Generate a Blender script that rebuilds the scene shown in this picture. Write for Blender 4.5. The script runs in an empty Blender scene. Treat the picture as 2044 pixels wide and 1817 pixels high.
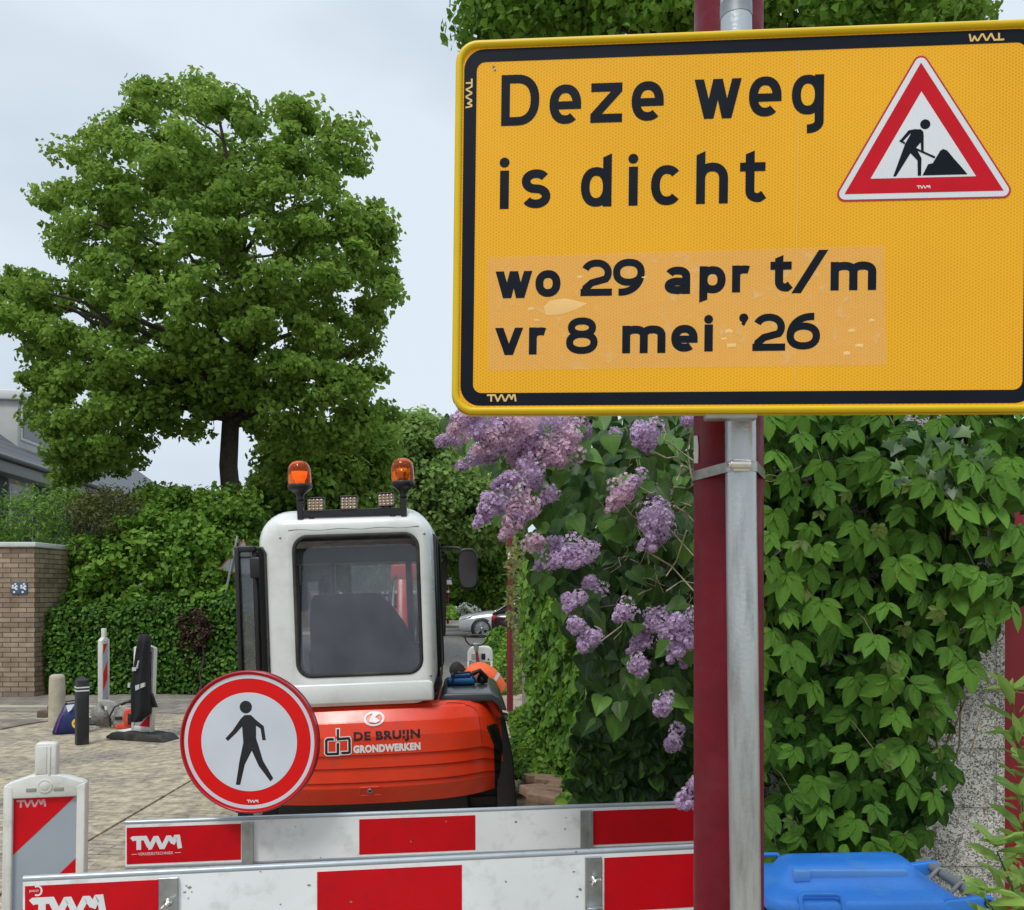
import bpy, bmesh, math, random
import numpy as np
from mathutils import Vector, Matrix, Euler
R = math.radians
PI = math.pi
sc = bpy.context.scene
col = sc.collection

# ------------------------------------------------------------------ camera
F, CX, HY, H = 1700.0, 1022.0, 1182.0, 1.65      # focal length and horizon, in units of a 2044 x 1817 picture
cam = bpy.data.cameras.new('camera')
cam.sensor_fit = 'HORIZONTAL'
cam.sensor_width = 36.0
cam.lens = 36.0 * F / 2044.0
cam.shift_y = (HY - 908.5) / 2044.0
cam.clip_start = 0.05
cam.clip_end = 1500
camo = bpy.data.objects.new('camera', cam)
camo.location = (0, 0, H)
camo.rotation_euler = (R(90), 0, 0)
col.objects.link(camo)
sc.camera = camo

# ------------------------------------------------------------------ sky and sun (overcast)
SUN_EL, SUN_AZ = 58.0, 205.0      # azimuth clockwise from +Y
w = bpy.data.worlds.new('World')
sc.world = w
w.use_nodes = True
nt = w.node_tree
nt.nodes.clear()
out = nt.nodes.new('ShaderNodeOutputWorld')
bg = nt.nodes.new('ShaderNodeBackground')
sky = nt.nodes.new('ShaderNodeTexSky')
sky.sky_type = 'NISHITA'
sky.sun_disc = False
sky.sun_elevation = R(SUN_EL)
sky.sun_rotation = R(SUN_AZ)
sky.air_density = 1.0
sky.dust_density = 3.0
# a cloud layer covering the sky: nearly even grey-blue with soft darker banks
tc = nt.nodes.new('ShaderNodeTexCoord')
mp = nt.nodes.new('ShaderNodeMapping')
mp.inputs['Scale'].default_value = (1.0, 1.0, 2.0)
no = nt.nodes.new('ShaderNodeTexNoise')
no.inputs['Scale'].default_value = 1.7
no.inputs['Detail'].default_value = 4.0
no.inputs['Roughness'].default_value = 0.5
cr = nt.nodes.new('ShaderNodeValToRGB')
cr.color_ramp.elements[0].position = 0.36
cr.color_ramp.elements[0].color = (4.8, 5.7, 6.8, 1)
cr.color_ramp.elements[1].position = 0.60
cr.color_ramp.elements[1].color = (7.0, 7.85, 8.6, 1)
mx = nt.nodes.new('ShaderNodeMix')
mx.data_type = 'RGBA'
mx.inputs[0].default_value = 0.93
nt.links.new(tc.outputs['Generated'], mp.inputs['Vector'])
nt.links.new(mp.outputs[0], no.inputs['Vector'])
nt.links.new(no.outputs[0], cr.inputs[0])
nt.links.new(sky.outputs[0], mx.inputs[6])
nt.links.new(cr.outputs[0], mx.inputs[7])
# brighter overhead, and dimmed behind the viewer, added to deepen contrast
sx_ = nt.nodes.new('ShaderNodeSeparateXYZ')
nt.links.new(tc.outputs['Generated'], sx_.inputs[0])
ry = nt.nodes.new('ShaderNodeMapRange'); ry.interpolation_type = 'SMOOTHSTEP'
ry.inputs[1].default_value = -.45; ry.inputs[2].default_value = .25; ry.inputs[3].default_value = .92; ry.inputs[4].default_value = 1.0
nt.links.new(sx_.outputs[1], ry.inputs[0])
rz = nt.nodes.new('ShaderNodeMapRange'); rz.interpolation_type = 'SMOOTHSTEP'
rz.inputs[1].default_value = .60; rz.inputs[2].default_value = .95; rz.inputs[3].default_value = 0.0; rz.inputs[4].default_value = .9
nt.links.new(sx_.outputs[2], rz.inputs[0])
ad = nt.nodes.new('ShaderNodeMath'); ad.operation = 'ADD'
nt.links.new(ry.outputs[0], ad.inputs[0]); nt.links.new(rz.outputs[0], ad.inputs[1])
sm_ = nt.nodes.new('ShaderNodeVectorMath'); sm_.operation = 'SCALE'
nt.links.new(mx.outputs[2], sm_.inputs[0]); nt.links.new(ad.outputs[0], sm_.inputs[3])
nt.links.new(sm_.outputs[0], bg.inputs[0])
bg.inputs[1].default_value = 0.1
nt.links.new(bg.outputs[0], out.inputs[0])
sd = bpy.data.lights.new('sun', 'SUN')
sd.energy = 1.5
sd.angle = R(14)
sd.color = (1.0, 0.97, 0.92)
so = bpy.data.objects.new('sun', sd)
az, el = R(SUN_AZ), R(SUN_EL)
sdir = Vector((math.sin(az) * math.cos(el), math.cos(az) * math.cos(el), math.sin(el)))
so.rotation_euler = (-sdir).to_track_quat('-Z', 'Y').to_euler()
so.location = (0, -5, 20)
col.objects.link(so)
sc.view_settings.view_transform = 'Standard'
sc.view_settings.look = 'None'
sc.view_settings.exposure = 0.17
sc.view_settings.gamma = 1.0
sc.cycles.max_bounces = 8
sc.cycles.transparent_max_bounces = 16


# ------------------------------------------------------------------ helpers
def at(x, y, D):
    """point at distance D in front of the camera that is seen at picture position x, y"""
    return Vector(((x - CX) / F * D, D, H + (HY - y) / F * D))


def tag(o, label=None, cat=None, group=None, kind=None):
    if label: o['label'] = label
    if cat: o['category'] = cat
    if group: o['group'] = group
    if kind: o['kind'] = kind
    return o


def thing(name, loc, label, cat, group=None, rot=(0, 0, 0), mat=None):
    o = bpy.data.objects.new(name, None)
    col.objects.link(o)
    o.empty_display_size = 0.1
    if mat is not None:
        o.matrix_world = mat
        M = mat.copy()
    else:
        M = Matrix.LocRotScale(Vector(loc), Euler(rot), Vector((1, 1, 1)))
        o.location = loc
        o.rotation_euler = rot
    MATS[o.name] = M
    return tag(o, label, cat, group)


MATS = {}


def copy_tree(o, parent=None):
    c = o.copy()
    col.objects.link(c)
    if parent is not None:
        c.parent = parent
        c.matrix_parent_inverse = o.matrix_parent_inverse.copy()
    for ch in list(o.children):
        copy_tree(ch, c)
    return c


class MB:
    """collects shapes and links them as one mesh object"""
    def __init__(s):
        s.v, s.f, s.sm = [], [], []

    def add(s, vs, fs, smooth=False, M=None):
        b = len(s.v)
        for p in vs:
            p = Vector(p)
            s.v.append(M @ p if M is not None else p)
        for f in fs:
            s.f.append([b + i for i in f])
            s.sm.append(smooth)
        return s

    def bm(s, bm, smooth=False, M=None):
        bm.verts.index_update()
        s.add([v.co.copy() for v in bm.verts], [[v.index for v in f.verts] for f in bm.faces], smooth, M)
        bm.free()
        return s

    def box(s, x0, x1, y0, y1, z0, z1, bev=0.0, seg=2, M=None, smooth=None):
        b = bmesh.new()
        bmesh.ops.create_cube(b, size=1)
        for v in b.verts:
            v.co = Vector((x0 + (v.co.x + .5) * (x1 - x0), y0 + (v.co.y + .5) * (y1 - y0), z0 + (v.co.z + .5) * (z1 - z0)))
        if bev > 0:
            bmesh.ops.bevel(b, geom=list(b.edges), offset=bev, segments=seg, profile=.5, affect='EDGES')
        return s.bm(b, (bev > 0) if smooth is None else smooth, M)

    def prism(s, pts, y0, y1, axis='y', bev=0.0, seg=2, M=None):
        """polygon pts (a,b) extruded: axis y -> (a,y,b); z -> (a,b,z); x -> (x,a,b)"""
        def P(a, b, t):
            return {'y': (a, t, b), 'z': (a, b, t), 'x': (t, a, b)}[axis]
        b = bmesh.new()
        v0 = [b.verts.new(P(a, c, y0)) for a, c in pts]
        v1 = [b.verts.new(P(a, c, y1)) for a, c in pts]
        n = len(pts)
        b.faces.new(v0); b.faces.new(v1[::-1])
        for i in range(n):
            b.faces.new([v0[i], v1[i], v1[(i + 1) % n], v0[(i + 1) % n]][::-1])
        bmesh.ops.recalc_face_normals(b, faces=list(b.faces))
        if bev > 0:
            bmesh.ops.bevel(b, geom=list(b.edges), offset=bev, segments=seg, profile=.5, affect='EDGES')
        return s.bm(b, bev > 0, M)

    def tube(s, pts, r, n=12, caps=True, smooth=True, M=None, closed=False):
        pts = [Vector(p) for p in pts]
        k = len(pts)
        rs = r if isinstance(r, (list, tuple)) else [r] * k
        vs, fs = [], []
        prev = None
        for i in range(k):
            if closed:
                t = pts[(i + 1) % k] - pts[i - 1]
            else:
                t = pts[min(i + 1, k - 1)] - pts[max(i - 1, 0)]
            t.normalize()
            if prev is None:
                a = Vector((0, 0, 1)) if abs(t.z) < .9 else Vector((1, 0, 0))
                u = t.cross(a).normalized()
            else:
                u = (prev - t * prev.dot(t)).normalized()
            prev = u
            q = t.cross(u)
            for j in range(n):
                an = 2 * PI * j / n
                vs.append(pts[i] + (u * math.cos(an) + q * math.sin(an)) * rs[i])
        for i in range(k if closed else k - 1):
            i2 = (i + 1) % k
            for j in range(n):
                fs.append([i * n + j, i * n + (j + 1) % n, i2 * n + (j + 1) % n, i2 * n + j][::-1])
        s.add(vs, fs, smooth, M)
        if caps and not closed:
            s.add([vs[j] for j in range(n)], [list(range(n))], False, M)
            s.add([vs[(k - 1) * n + j] for j in range(n)], [list(range(n))[::-1]], False, M)
        return s

    def lathe(s, prof, n=24, M=None, smooth=True, axis='z'):
        vs, fs = [], []
        for r, z in prof:
            for j in range(n):
                a = 2 * PI * j / n
                p = (r * math.cos(a), r * math.sin(a), z)
                if axis == 'y': p = (p[0], z, p[1])
                if axis == 'x': p = (z, p[0], p[1])
                vs.append(p)
        for i in range(len(prof) - 1):
            for j in range(n):
                fs.append([i * n + j, i * n + (j + 1) % n, (i + 1) * n + (j + 1) % n, (i + 1) * n + j])
        return s.add(vs, fs, smooth, M)

    def loft(s, rings, closed=True, smooth=True, M=None, capa=False, capb=False):
        n = len(rings[0])
        vs = [p for r in rings for p in r]
        fs = []
        for i in range(len(rings) - 1):
            for j in range(n if closed else n - 1):
                fs.append([i * n + j, i * n + (j + 1) % n, (i + 1) * n + (j + 1) % n, (i + 1) * n + j])
        s.add(vs, fs, smooth, M)
        if capa: s.add(rings[0], [list(range(n))[::-1]], False, M)
        if capb: s.add(rings[-1], [list(range(n))], False, M)
        return s

    def poly(s, pts, M=None):
        return s.add(pts, [list(range(len(pts)))], False, M)

    def build(s, name, mat, parent=None, world=False, label=None):
        vs = s.v
        if world and parent is not None:
            I = full_matrix(parent).inverted()
            vs = [I @ p for p in vs]
        me = bpy.data.meshes.new(name)
        me.from_pydata([tuple(p) for p in vs], [], s.f)
        me.polygons.foreach_set('use_smooth', s.sm)
        if isinstance(mat, (list, tuple)):
            for m in mat: me.materials.append(m)
        else:
            me.materials.append(mat)
        me.update()
        o = bpy.data.objects.new(name, me)
        col.objects.link(o)
        if parent is not None: o.parent = parent
        if label: o['label'] = label
        return o


def full_matrix(o):
    M = MATS.get(o.name, Matrix.Identity(4))
    p = o.parent
    while p is not None:
        M = MATS.get(p.name, Matrix.Identity(4)) @ M
        p = p.parent
    return M


def np_mesh(name, V, Fa, mat, parent=None, tint=None, uv=None, smooth=False):
    """fast mesh: V (n,3), Fa (m,k) all faces with k corners; tint one value per vertex; uv one pair per vertex"""
    if parent is not None:
        I = np.array(full_matrix(parent).inverted())
        V = V @ I[:3, :3].T + I[:3, 3]
    me = bpy.data.meshes.new(name)
    n, (m, k) = len(V), Fa.shape
    me.vertices.add(n)
    me.vertices.foreach_set('co', V.astype(np.float32).ravel())
    me.loops.add(m * k)
    me.loops.foreach_set('vertex_index', Fa.astype(np.int32).ravel())
    me.polygons.add(m)
    me.polygons.foreach_set('loop_start', np.arange(0, m * k, k, dtype=np.int32))
    me.polygons.foreach_set('loop_total', np.full(m, k, dtype=np.int32))
    if smooth: me.polygons.foreach_set('use_smooth', np.ones(m, dtype=bool))
    me.update(calc_edges=True)
    if tint is not None:
        a = me.attributes.new('tint', 'FLOAT', 'POINT')
        a.data.foreach_set('value', tint.astype(np.float32))
    if uv is not None:
        l = me.uv_layers.new(name='leaf')
        l.data.foreach_set('uv', uv[Fa.ravel()].astype(np.float32).ravel())
    me.materials.append(mat)
    o = bpy.data.objects.new(name, me)
    col.objects.link(o)
    if parent is not None: o.parent = parent
    return o


# ------------------------------------------------------------------ materials
def srgb(r, g, b):
    f = lambda c: (c / 255 / 12.92) if c / 255 <= .04045 else ((c / 255 + .055) / 1.055) ** 2.4
    return (f(r), f(g), f(b), 1)


def mat(name, c, rough=.5, metal=0.0, var=0.0, vscale=8.0, bump=0.0, bscale=60.0, spec=.5, dirt=None, dscale=3.0,
        damt=.5, coat=0.0, rvar=0.0, streak=False):
    m = bpy.data.materials.new(name)
    m.use_nodes = True
    t = m.node_tree
    p = t.nodes['Principled BSDF']
    c = tuple(c) + ((1,) if len(c) == 3 else ())
    p.inputs['Base Color'].default_value = c
    p.inputs['Roughness'].default_value = rough
    p.inputs['Metallic'].default_value = metal
    p.inputs['Specular IOR Level'].default_value = spec
    if coat: p.inputs['Coat Weight'].default_value = coat; p.inputs['Coat Roughness'].default_value = .15
    L = t.links.new
    tc = t.nodes.new('ShaderNodeTexCoord')
    src = tc.outputs['Object']
    if streak:
        mp = t.nodes.new('ShaderNodeMapping')
        mp.inputs['Scale'].default_value = (1, 1, .15)
        L(src, mp.inputs[0]); src = mp.outputs[0]
    cur = None
    if var:
        n = t.nodes.new('ShaderNodeTexNoise'); n.inputs['Scale'].default_value = vscale; n.inputs['Detail'].default_value = 5
        L(src, n.inputs['Vector'])
        r = t.nodes.new('ShaderNodeMapRange')
        r.inputs[1].default_value = .3; r.inputs[2].default_value = .7
        r.inputs[3].default_value = 1 - var; r.inputs[4].default_value = 1 + var
        L(n.outputs[0], r.inputs[0])
        h = t.nodes.new('ShaderNodeHueSaturation')
        h.inputs['Color'].default_value = c
        L(r.outputs[0], h.inputs['Value'])
        cur = h.outputs[0]
    if dirt is not None:
        n = t.nodes.new('ShaderNodeTexNoise'); n.inputs['Scale'].default_value = dscale; n.inputs['Detail'].default_value = 8
        n.inputs['Roughness'].default_value = .65
        L(src, n.inputs['Vector'])
        r = t.nodes.new('ShaderNodeMapRange')
        r.inputs[1].default_value = .52; r.inputs[2].default_value = .74
        r.inputs[3].default_value = 0; r.inputs[4].default_value = damt
        L(n.outputs[0], r.inputs[0])
        x = t.nodes.new('ShaderNodeMix'); x.data_type = 'RGBA'
        L(r.outputs[0], x.inputs[0])
        if cur is not None: L(cur, x.inputs[6])
        else: x.inputs[6].default_value = c
        x.inputs[7].default_value = tuple(dirt) + ((1,) if len(dirt) == 3 else ())
        cur = x.outputs[2]
    if cur is not None: L(cur, p.inputs['Base Color'])
    if rvar:
        n = t.nodes.new('ShaderNodeTexNoise'); n.inputs['Scale'].default_value = vscale * 1.7; n.inputs['Detail'].default_value = 6
        L(src, n.inputs['Vector'])
        r = t.nodes.new('ShaderNodeMapRange')
        r.inputs[1].default_value = .3; r.inputs[2].default_value = .7
        r.inputs[3].default_value = max(0.02, rough - rvar); r.inputs[4].default_value = min(1, rough + rvar)
        L(n.outputs[0], r.inputs[0]); L(r.outputs[0], p.inputs['Roughness'])
    if bump:
        n = t.nodes.new('ShaderNodeTexNoise'); n.inputs['Scale'].default_value = bscale; n.inputs['Detail'].default_value = 6
        L(tc.outputs['Object'], n.inputs['Vector'])
        b = t.nodes.new('ShaderNodeBump'); b.inputs['Strength'].default_value = bump; b.inputs['Distance'].default_value = .01
        L(n.outputs[0], b.inputs['Height']); L(b.outputs[0], p.inputs['Normal'])
    return m


def leaf_mat(name, dark, light, rough=.45, trans=.25, vein=False, spec=.35):
    m = bpy.data.materials.new(name)
    m.use_nodes = True
    t = m.node_tree
    L = t.links.new
    p = t.nodes['Principled BSDF']
    p.inputs['Roughness'].default_value = rough
    p.inputs['Specular IOR Level'].default_value = spec
    a = t.nodes.new('ShaderNodeAttribute'); a.attribute_name = 'tint'
    cr = t.nodes.new('ShaderNodeValToRGB')
    cr.color_ramp.elements[0].color = tuple(dark) + (1,)
    cr.color_ramp.elements[1].color = tuple(light) + (1,)
    L(a.outputs['Fac'], cr.inputs[0])
    c = cr.outputs[0]
    if vein:
        u = t.nodes.new('ShaderNodeUVMap'); u.uv_map = 'leaf'
        sp = t.nodes.new('ShaderNodeSeparateXYZ'); L(u.outputs[0], sp.inputs[0])
        ab = t.nodes.new('ShaderNodeMath'); ab.operation = 'ABSOLUTE'; L(sp.outputs[0], ab.inputs[0])
        # side veins: saw in v - 0.8|u|
        m1 = t.nodes.new('ShaderNodeMath'); m1.operation = 'MULTIPLY_ADD'; L(ab.outputs[0], m1.inputs[0])
        m1.inputs[1].default_value = -.45; L(sp.outputs[1], m1.inputs[2])
        m2 = t.nodes.new('ShaderNodeMath'); m2.operation = 'MULTIPLY'; L(m1.outputs[0], m2.inputs[0]); m2.inputs[1].default_value = 8
        m3 = t.nodes.new('ShaderNodeMath'); m3.operation = 'PINGPONG'; L(m2.outputs[0], m3.inputs[0]); m3.inputs[1].default_value = .5
        m4 = t.nodes.new('ShaderNodeMapRange'); L(m3.outputs[0], m4.inputs[0])
        m4.inputs[1].default_value = 0; m4.inputs[2].default_value = .2; m4.inputs[3].default_value = .55; m4.inputs[4].default_value = 0
        m5 = t.nodes.new('ShaderNodeMapRange'); L(ab.outputs[0], m5.inputs[0])
        m5.inputs[1].default_value = 0.02; m5.inputs[2].default_value = .1; m5.inputs[3].default_value = .9; m5.inputs[4].default_value = 0
        mm = t.nodes.new('ShaderNodeMath'); mm.operation = 'MAXIMUM'; L(m4.outputs[0], mm.inputs[0]); L(m5.outputs[0], mm.inputs[1])
        hs = t.nodes.new('ShaderNodeMix'); hs.data_type = 'RGBA'
        m6 = t.nodes.new('ShaderNodeMath'); m6.operation = 'MULTIPLY'; L(mm.outputs[0], m6.inputs[0]); m6.inputs[1].default_value = .16
        L(m6.outputs[0], hs.inputs[0]); L(c, hs.inputs[6])
        hs.inputs[7].default_value = tuple(min(1, x * 1.5 + .015) for x in light) + (1,)
        c = hs.outputs[2]
        bu = t.nodes.new('ShaderNodeBump'); bu.inputs['Strength'].default_value = .5; bu.inputs['Distance'].default_value = .002
        bu.invert = True
        L(mm.outputs[0], bu.inputs['Height']); L(bu.outputs[0], p.inputs['Normal'])
    L(c, p.inputs['Base Color'])
    tr = t.nodes.new('ShaderNodeBsdfTranslucent')
    hh = t.nodes.new('ShaderNodeHueSaturation'); hh.inputs['Value'].default_value = 1.3; hh.inputs['Hue'].default_value = .48
    L(c, hh.inputs['Color']); L(hh.outputs[0], tr.inputs[0])
    ms = t.nodes.new('ShaderNodeMixShader'); ms.inputs[0].default_value = trans
    L(p.outputs[0], ms.inputs[1]); L(tr.outputs[0], ms.inputs[2])
    L(ms.outputs[0], t.nodes['Material Output'].inputs[0])
    return m


def glass_mat(name, tint=(.4, .42, .42), refl=.08, dust_sheen=0.0):
    m = bpy.data.materials.new(name)
    m.use_nodes = True
    t = m.node_tree
    t.nodes.remove(t.nodes['Principled BSDF'])
    a = t.nodes.new('ShaderNodeBsdfTransparent'); a.inputs[0].default_value = tuple(tint) + (1,)
    g = t.nodes.new('ShaderNodeBsdfGlossy'); g.inputs['Roughness'].default_value = .03
    lw = t.nodes.new('ShaderNodeFresnel'); lw.inputs[0].default_value = 1.5
    ad = t.nodes.new('ShaderNodeMath'); ad.operation = 'ADD'; ad.inputs[1].default_value = refl
    t.links.new(lw.outputs[0], ad.inputs[0])
    x = t.nodes.new('ShaderNodeMixShader')
    t.links.new(ad.outputs[0], x.inputs[0]); t.links.new(a.outputs[0], x.inputs[1]); t.links.new(g.outputs[0], x.inputs[2])
    o = x.outputs[0]
    if dust_sheen:
        d = t.nodes.new('ShaderNodeBsdfDiffuse'); d.inputs[0].default_value = (.50, .51, .60, 1)  # bluish dust film, with the reflected sky's veil put into its colour
        tc = t.nodes.new('ShaderNodeTexCoord'); n = t.nodes.new('ShaderNodeTexNoise'); n.inputs['Scale'].default_value = 7; n.inputs['Detail'].default_value = 6
        t.links.new(tc.outputs['Object'], n.inputs['Vector'])
        r = t.nodes.new('ShaderNodeMapRange'); t.links.new(n.outputs[0], r.inputs[0]); r.inputs[1].default_value = .3; r.inputs[2].default_value = .75
        r.inputs[3].default_value = dust_sheen * .7; r.inputs[4].default_value = dust_sheen * 1.4
        y = t.nodes.new('ShaderNodeMixShader'); t.links.new(r.outputs[0], y.inputs[0]); t.links.new(o, y.inputs[1]); t.links.new(d.outputs[0], y.inputs[2]); o = y.outputs[0]
    t.links.new(o, t.nodes['Material Output'].inputs[0])
    return m


def sheeting(name, c, cell=.0038, amt=.25, rough=.35, light=None):
    """retroreflective sheeting: a fine honeycomb of lighter cell walls"""
    m = bpy.data.materials.new(name)
    m.use_nodes = True
    t = m.node_tree
    L = t.links.new
    p = t.nodes['Principled BSDF']
    p.inputs['Roughness'].default_value = rough + .15
    p.inputs['Specular IOR Level'].default_value = .15
    tc = t.nodes.new('ShaderNodeTexCoord')
    acc = None
    k = 2 * PI / cell
    for a in (0, 60, 120):
        d = t.nodes.new('ShaderNodeVectorMath'); d.operation = 'DOT_PRODUCT'
        L(tc.outputs['Object'], d.inputs[0])
        d.inputs[1].default_value = (k * math.cos(R(a)), k * math.sin(R(a)), 0)
        s = t.nodes.new('ShaderNodeMath'); s.operation = 'COSINE'; L(d.outputs['Value'], s.inputs[0])
        if acc is None: acc = s.outputs[0]
        else:
            q = t.nodes.new('ShaderNodeMath'); q.operation = 'ADD'; L(acc, q.inputs[0]); L(s.outputs[0], q.inputs[1]); acc = q.outputs[0]
    r = t.nodes.new('ShaderNodeMapRange'); L(acc, r.inputs[0])
    r.inputs[1].default_value = -1.2; r.inputs[2].default_value = 1.6; r.inputs[3].default_value = amt; r.inputs[4].default_value = 0
    n = t.nodes.new('ShaderNodeTexNoise'); n.inputs['Scale'].default_value = 3.2; n.inputs['Detail'].default_value = 3
    L(tc.outputs['Object'], n.inputs['Vector'])
    r2 = t.nodes.new('ShaderNodeMapRange'); L(n.outputs[0], r2.inputs[0])
    r2.inputs[1].default_value = .3; r2.inputs[2].default_value = .7; r2.inputs[3].default_value = .93; r2.inputs[4].default_value = 1.07
    h = t.nodes.new('ShaderNodeHueSaturation'); h.inputs['Color'].default_value = c; L(r2.outputs[0], h.inputs['Value'])
    x = t.nodes.new('ShaderNodeMix'); x.data_type = 'RGBA'
    L(r.outputs[0], x.inputs[0]); L(h.outputs[0], x.inputs[6])
    x.inputs[7].default_value = light or tuple(min(1, q * 1.5 + .1) for q in c[:3]) + (1,)
    L(x.outputs[2], p.inputs['Base Color'])
    return m


M_ = {}
M_['black'] = mat('black_vinyl', (.012, .013, .018), .32, var=.3, vscale=20)
M_['blackplastic'] = mat('black_plastic', (.012, .012, .013), .4, var=.25, vscale=12, bump=.15)
M_['rubber'] = mat('rubber', (.028, .027, .025), .75, var=.3, vscale=25, bump=.3, dirt=(.14, .12, .09), damt=.6)
M_['white'] = mat('white_vinyl', (.78, .8, .81), .35, var=.04)
M_['steel'] = mat('galvanised_steel', (.42, .45, .46), .38, metal=.85, var=.16, vscale=18, rvar=.12, bump=.05, bscale=200)
M_['steeldull'] = mat('dull_steel', (.3, .32, .33), .45, metal=.7, var=.2, vscale=30, rvar=.1)
M_['chrome'] = mat('bright_steel', (.75, .74, .7), .18, metal=1, var=.1, vscale=60)
# ------------------------------------------------------------------ lettering drawn as strokes
def ell(cx, cy, rx, ry, a0, a1, n=18, p=2.25):
    o = []
    for i in range(n + 1):
        a = R(a0 + (a1 - a0) * i / n)
        c, s = math.cos(a), math.sin(a)
        o.append((cx + rx * math.copysign(abs(c) ** (2 / p), c), cy + ry * math.copysign(abs(s) ** (2 / p), s)))
    return o


def strip(pts, t, closed=False):
    """quads of a stroke of width t along pts, mitred"""
    P = [Vector((a, b)) for a, b in pts]
    q = [P[0]]
    for a in P[1:]:
        if (a - q[-1]).length > 1e-5: q.append(a)
    P = q
    if closed and (P[0] - P[-1]).length < 1e-5: P.pop()
    n = len(P)
    Lp, Rp = [], []
    for i in range(n):
        a = P[i - 1] if (i > 0 or closed) else None
        b = P[(i + 1) % n] if (i < n - 1 or closed) else None
        d1 = (P[i] - a).normalized() if a is not None else None
        d2 = (b - P[i]).normalized() if b is not None else None
        if d1 is None: d1 = d2
        if d2 is None: d2 = d1
        n1 = Vector((-d1.y, d1.x)); n2 = Vector((-d2.y, d2.x))
        m = n1 + n2
        if m.length < .3: m = n1
        m.normalize()
        k = min(1.0 / max(.35, m.dot(n1)), 2.2)
        Lp.append(P[i] + m * k * t / 2); Rp.append(P[i] - m * k * t / 2)
    fs = []
    for i in range(n if closed else n - 1):
        j = (i + 1) % n
        fs.append([tuple(Lp[i]), tuple(Lp[j]), tuple(Rp[j]), tuple(Rp[i])])
    return fs


def disc(cx, cy, r, n=20):
    return [(cx + r * math.cos(2 * PI * i / n), cy + r * math.sin(2 * PI * i / n)) for i in range(n)]


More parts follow.
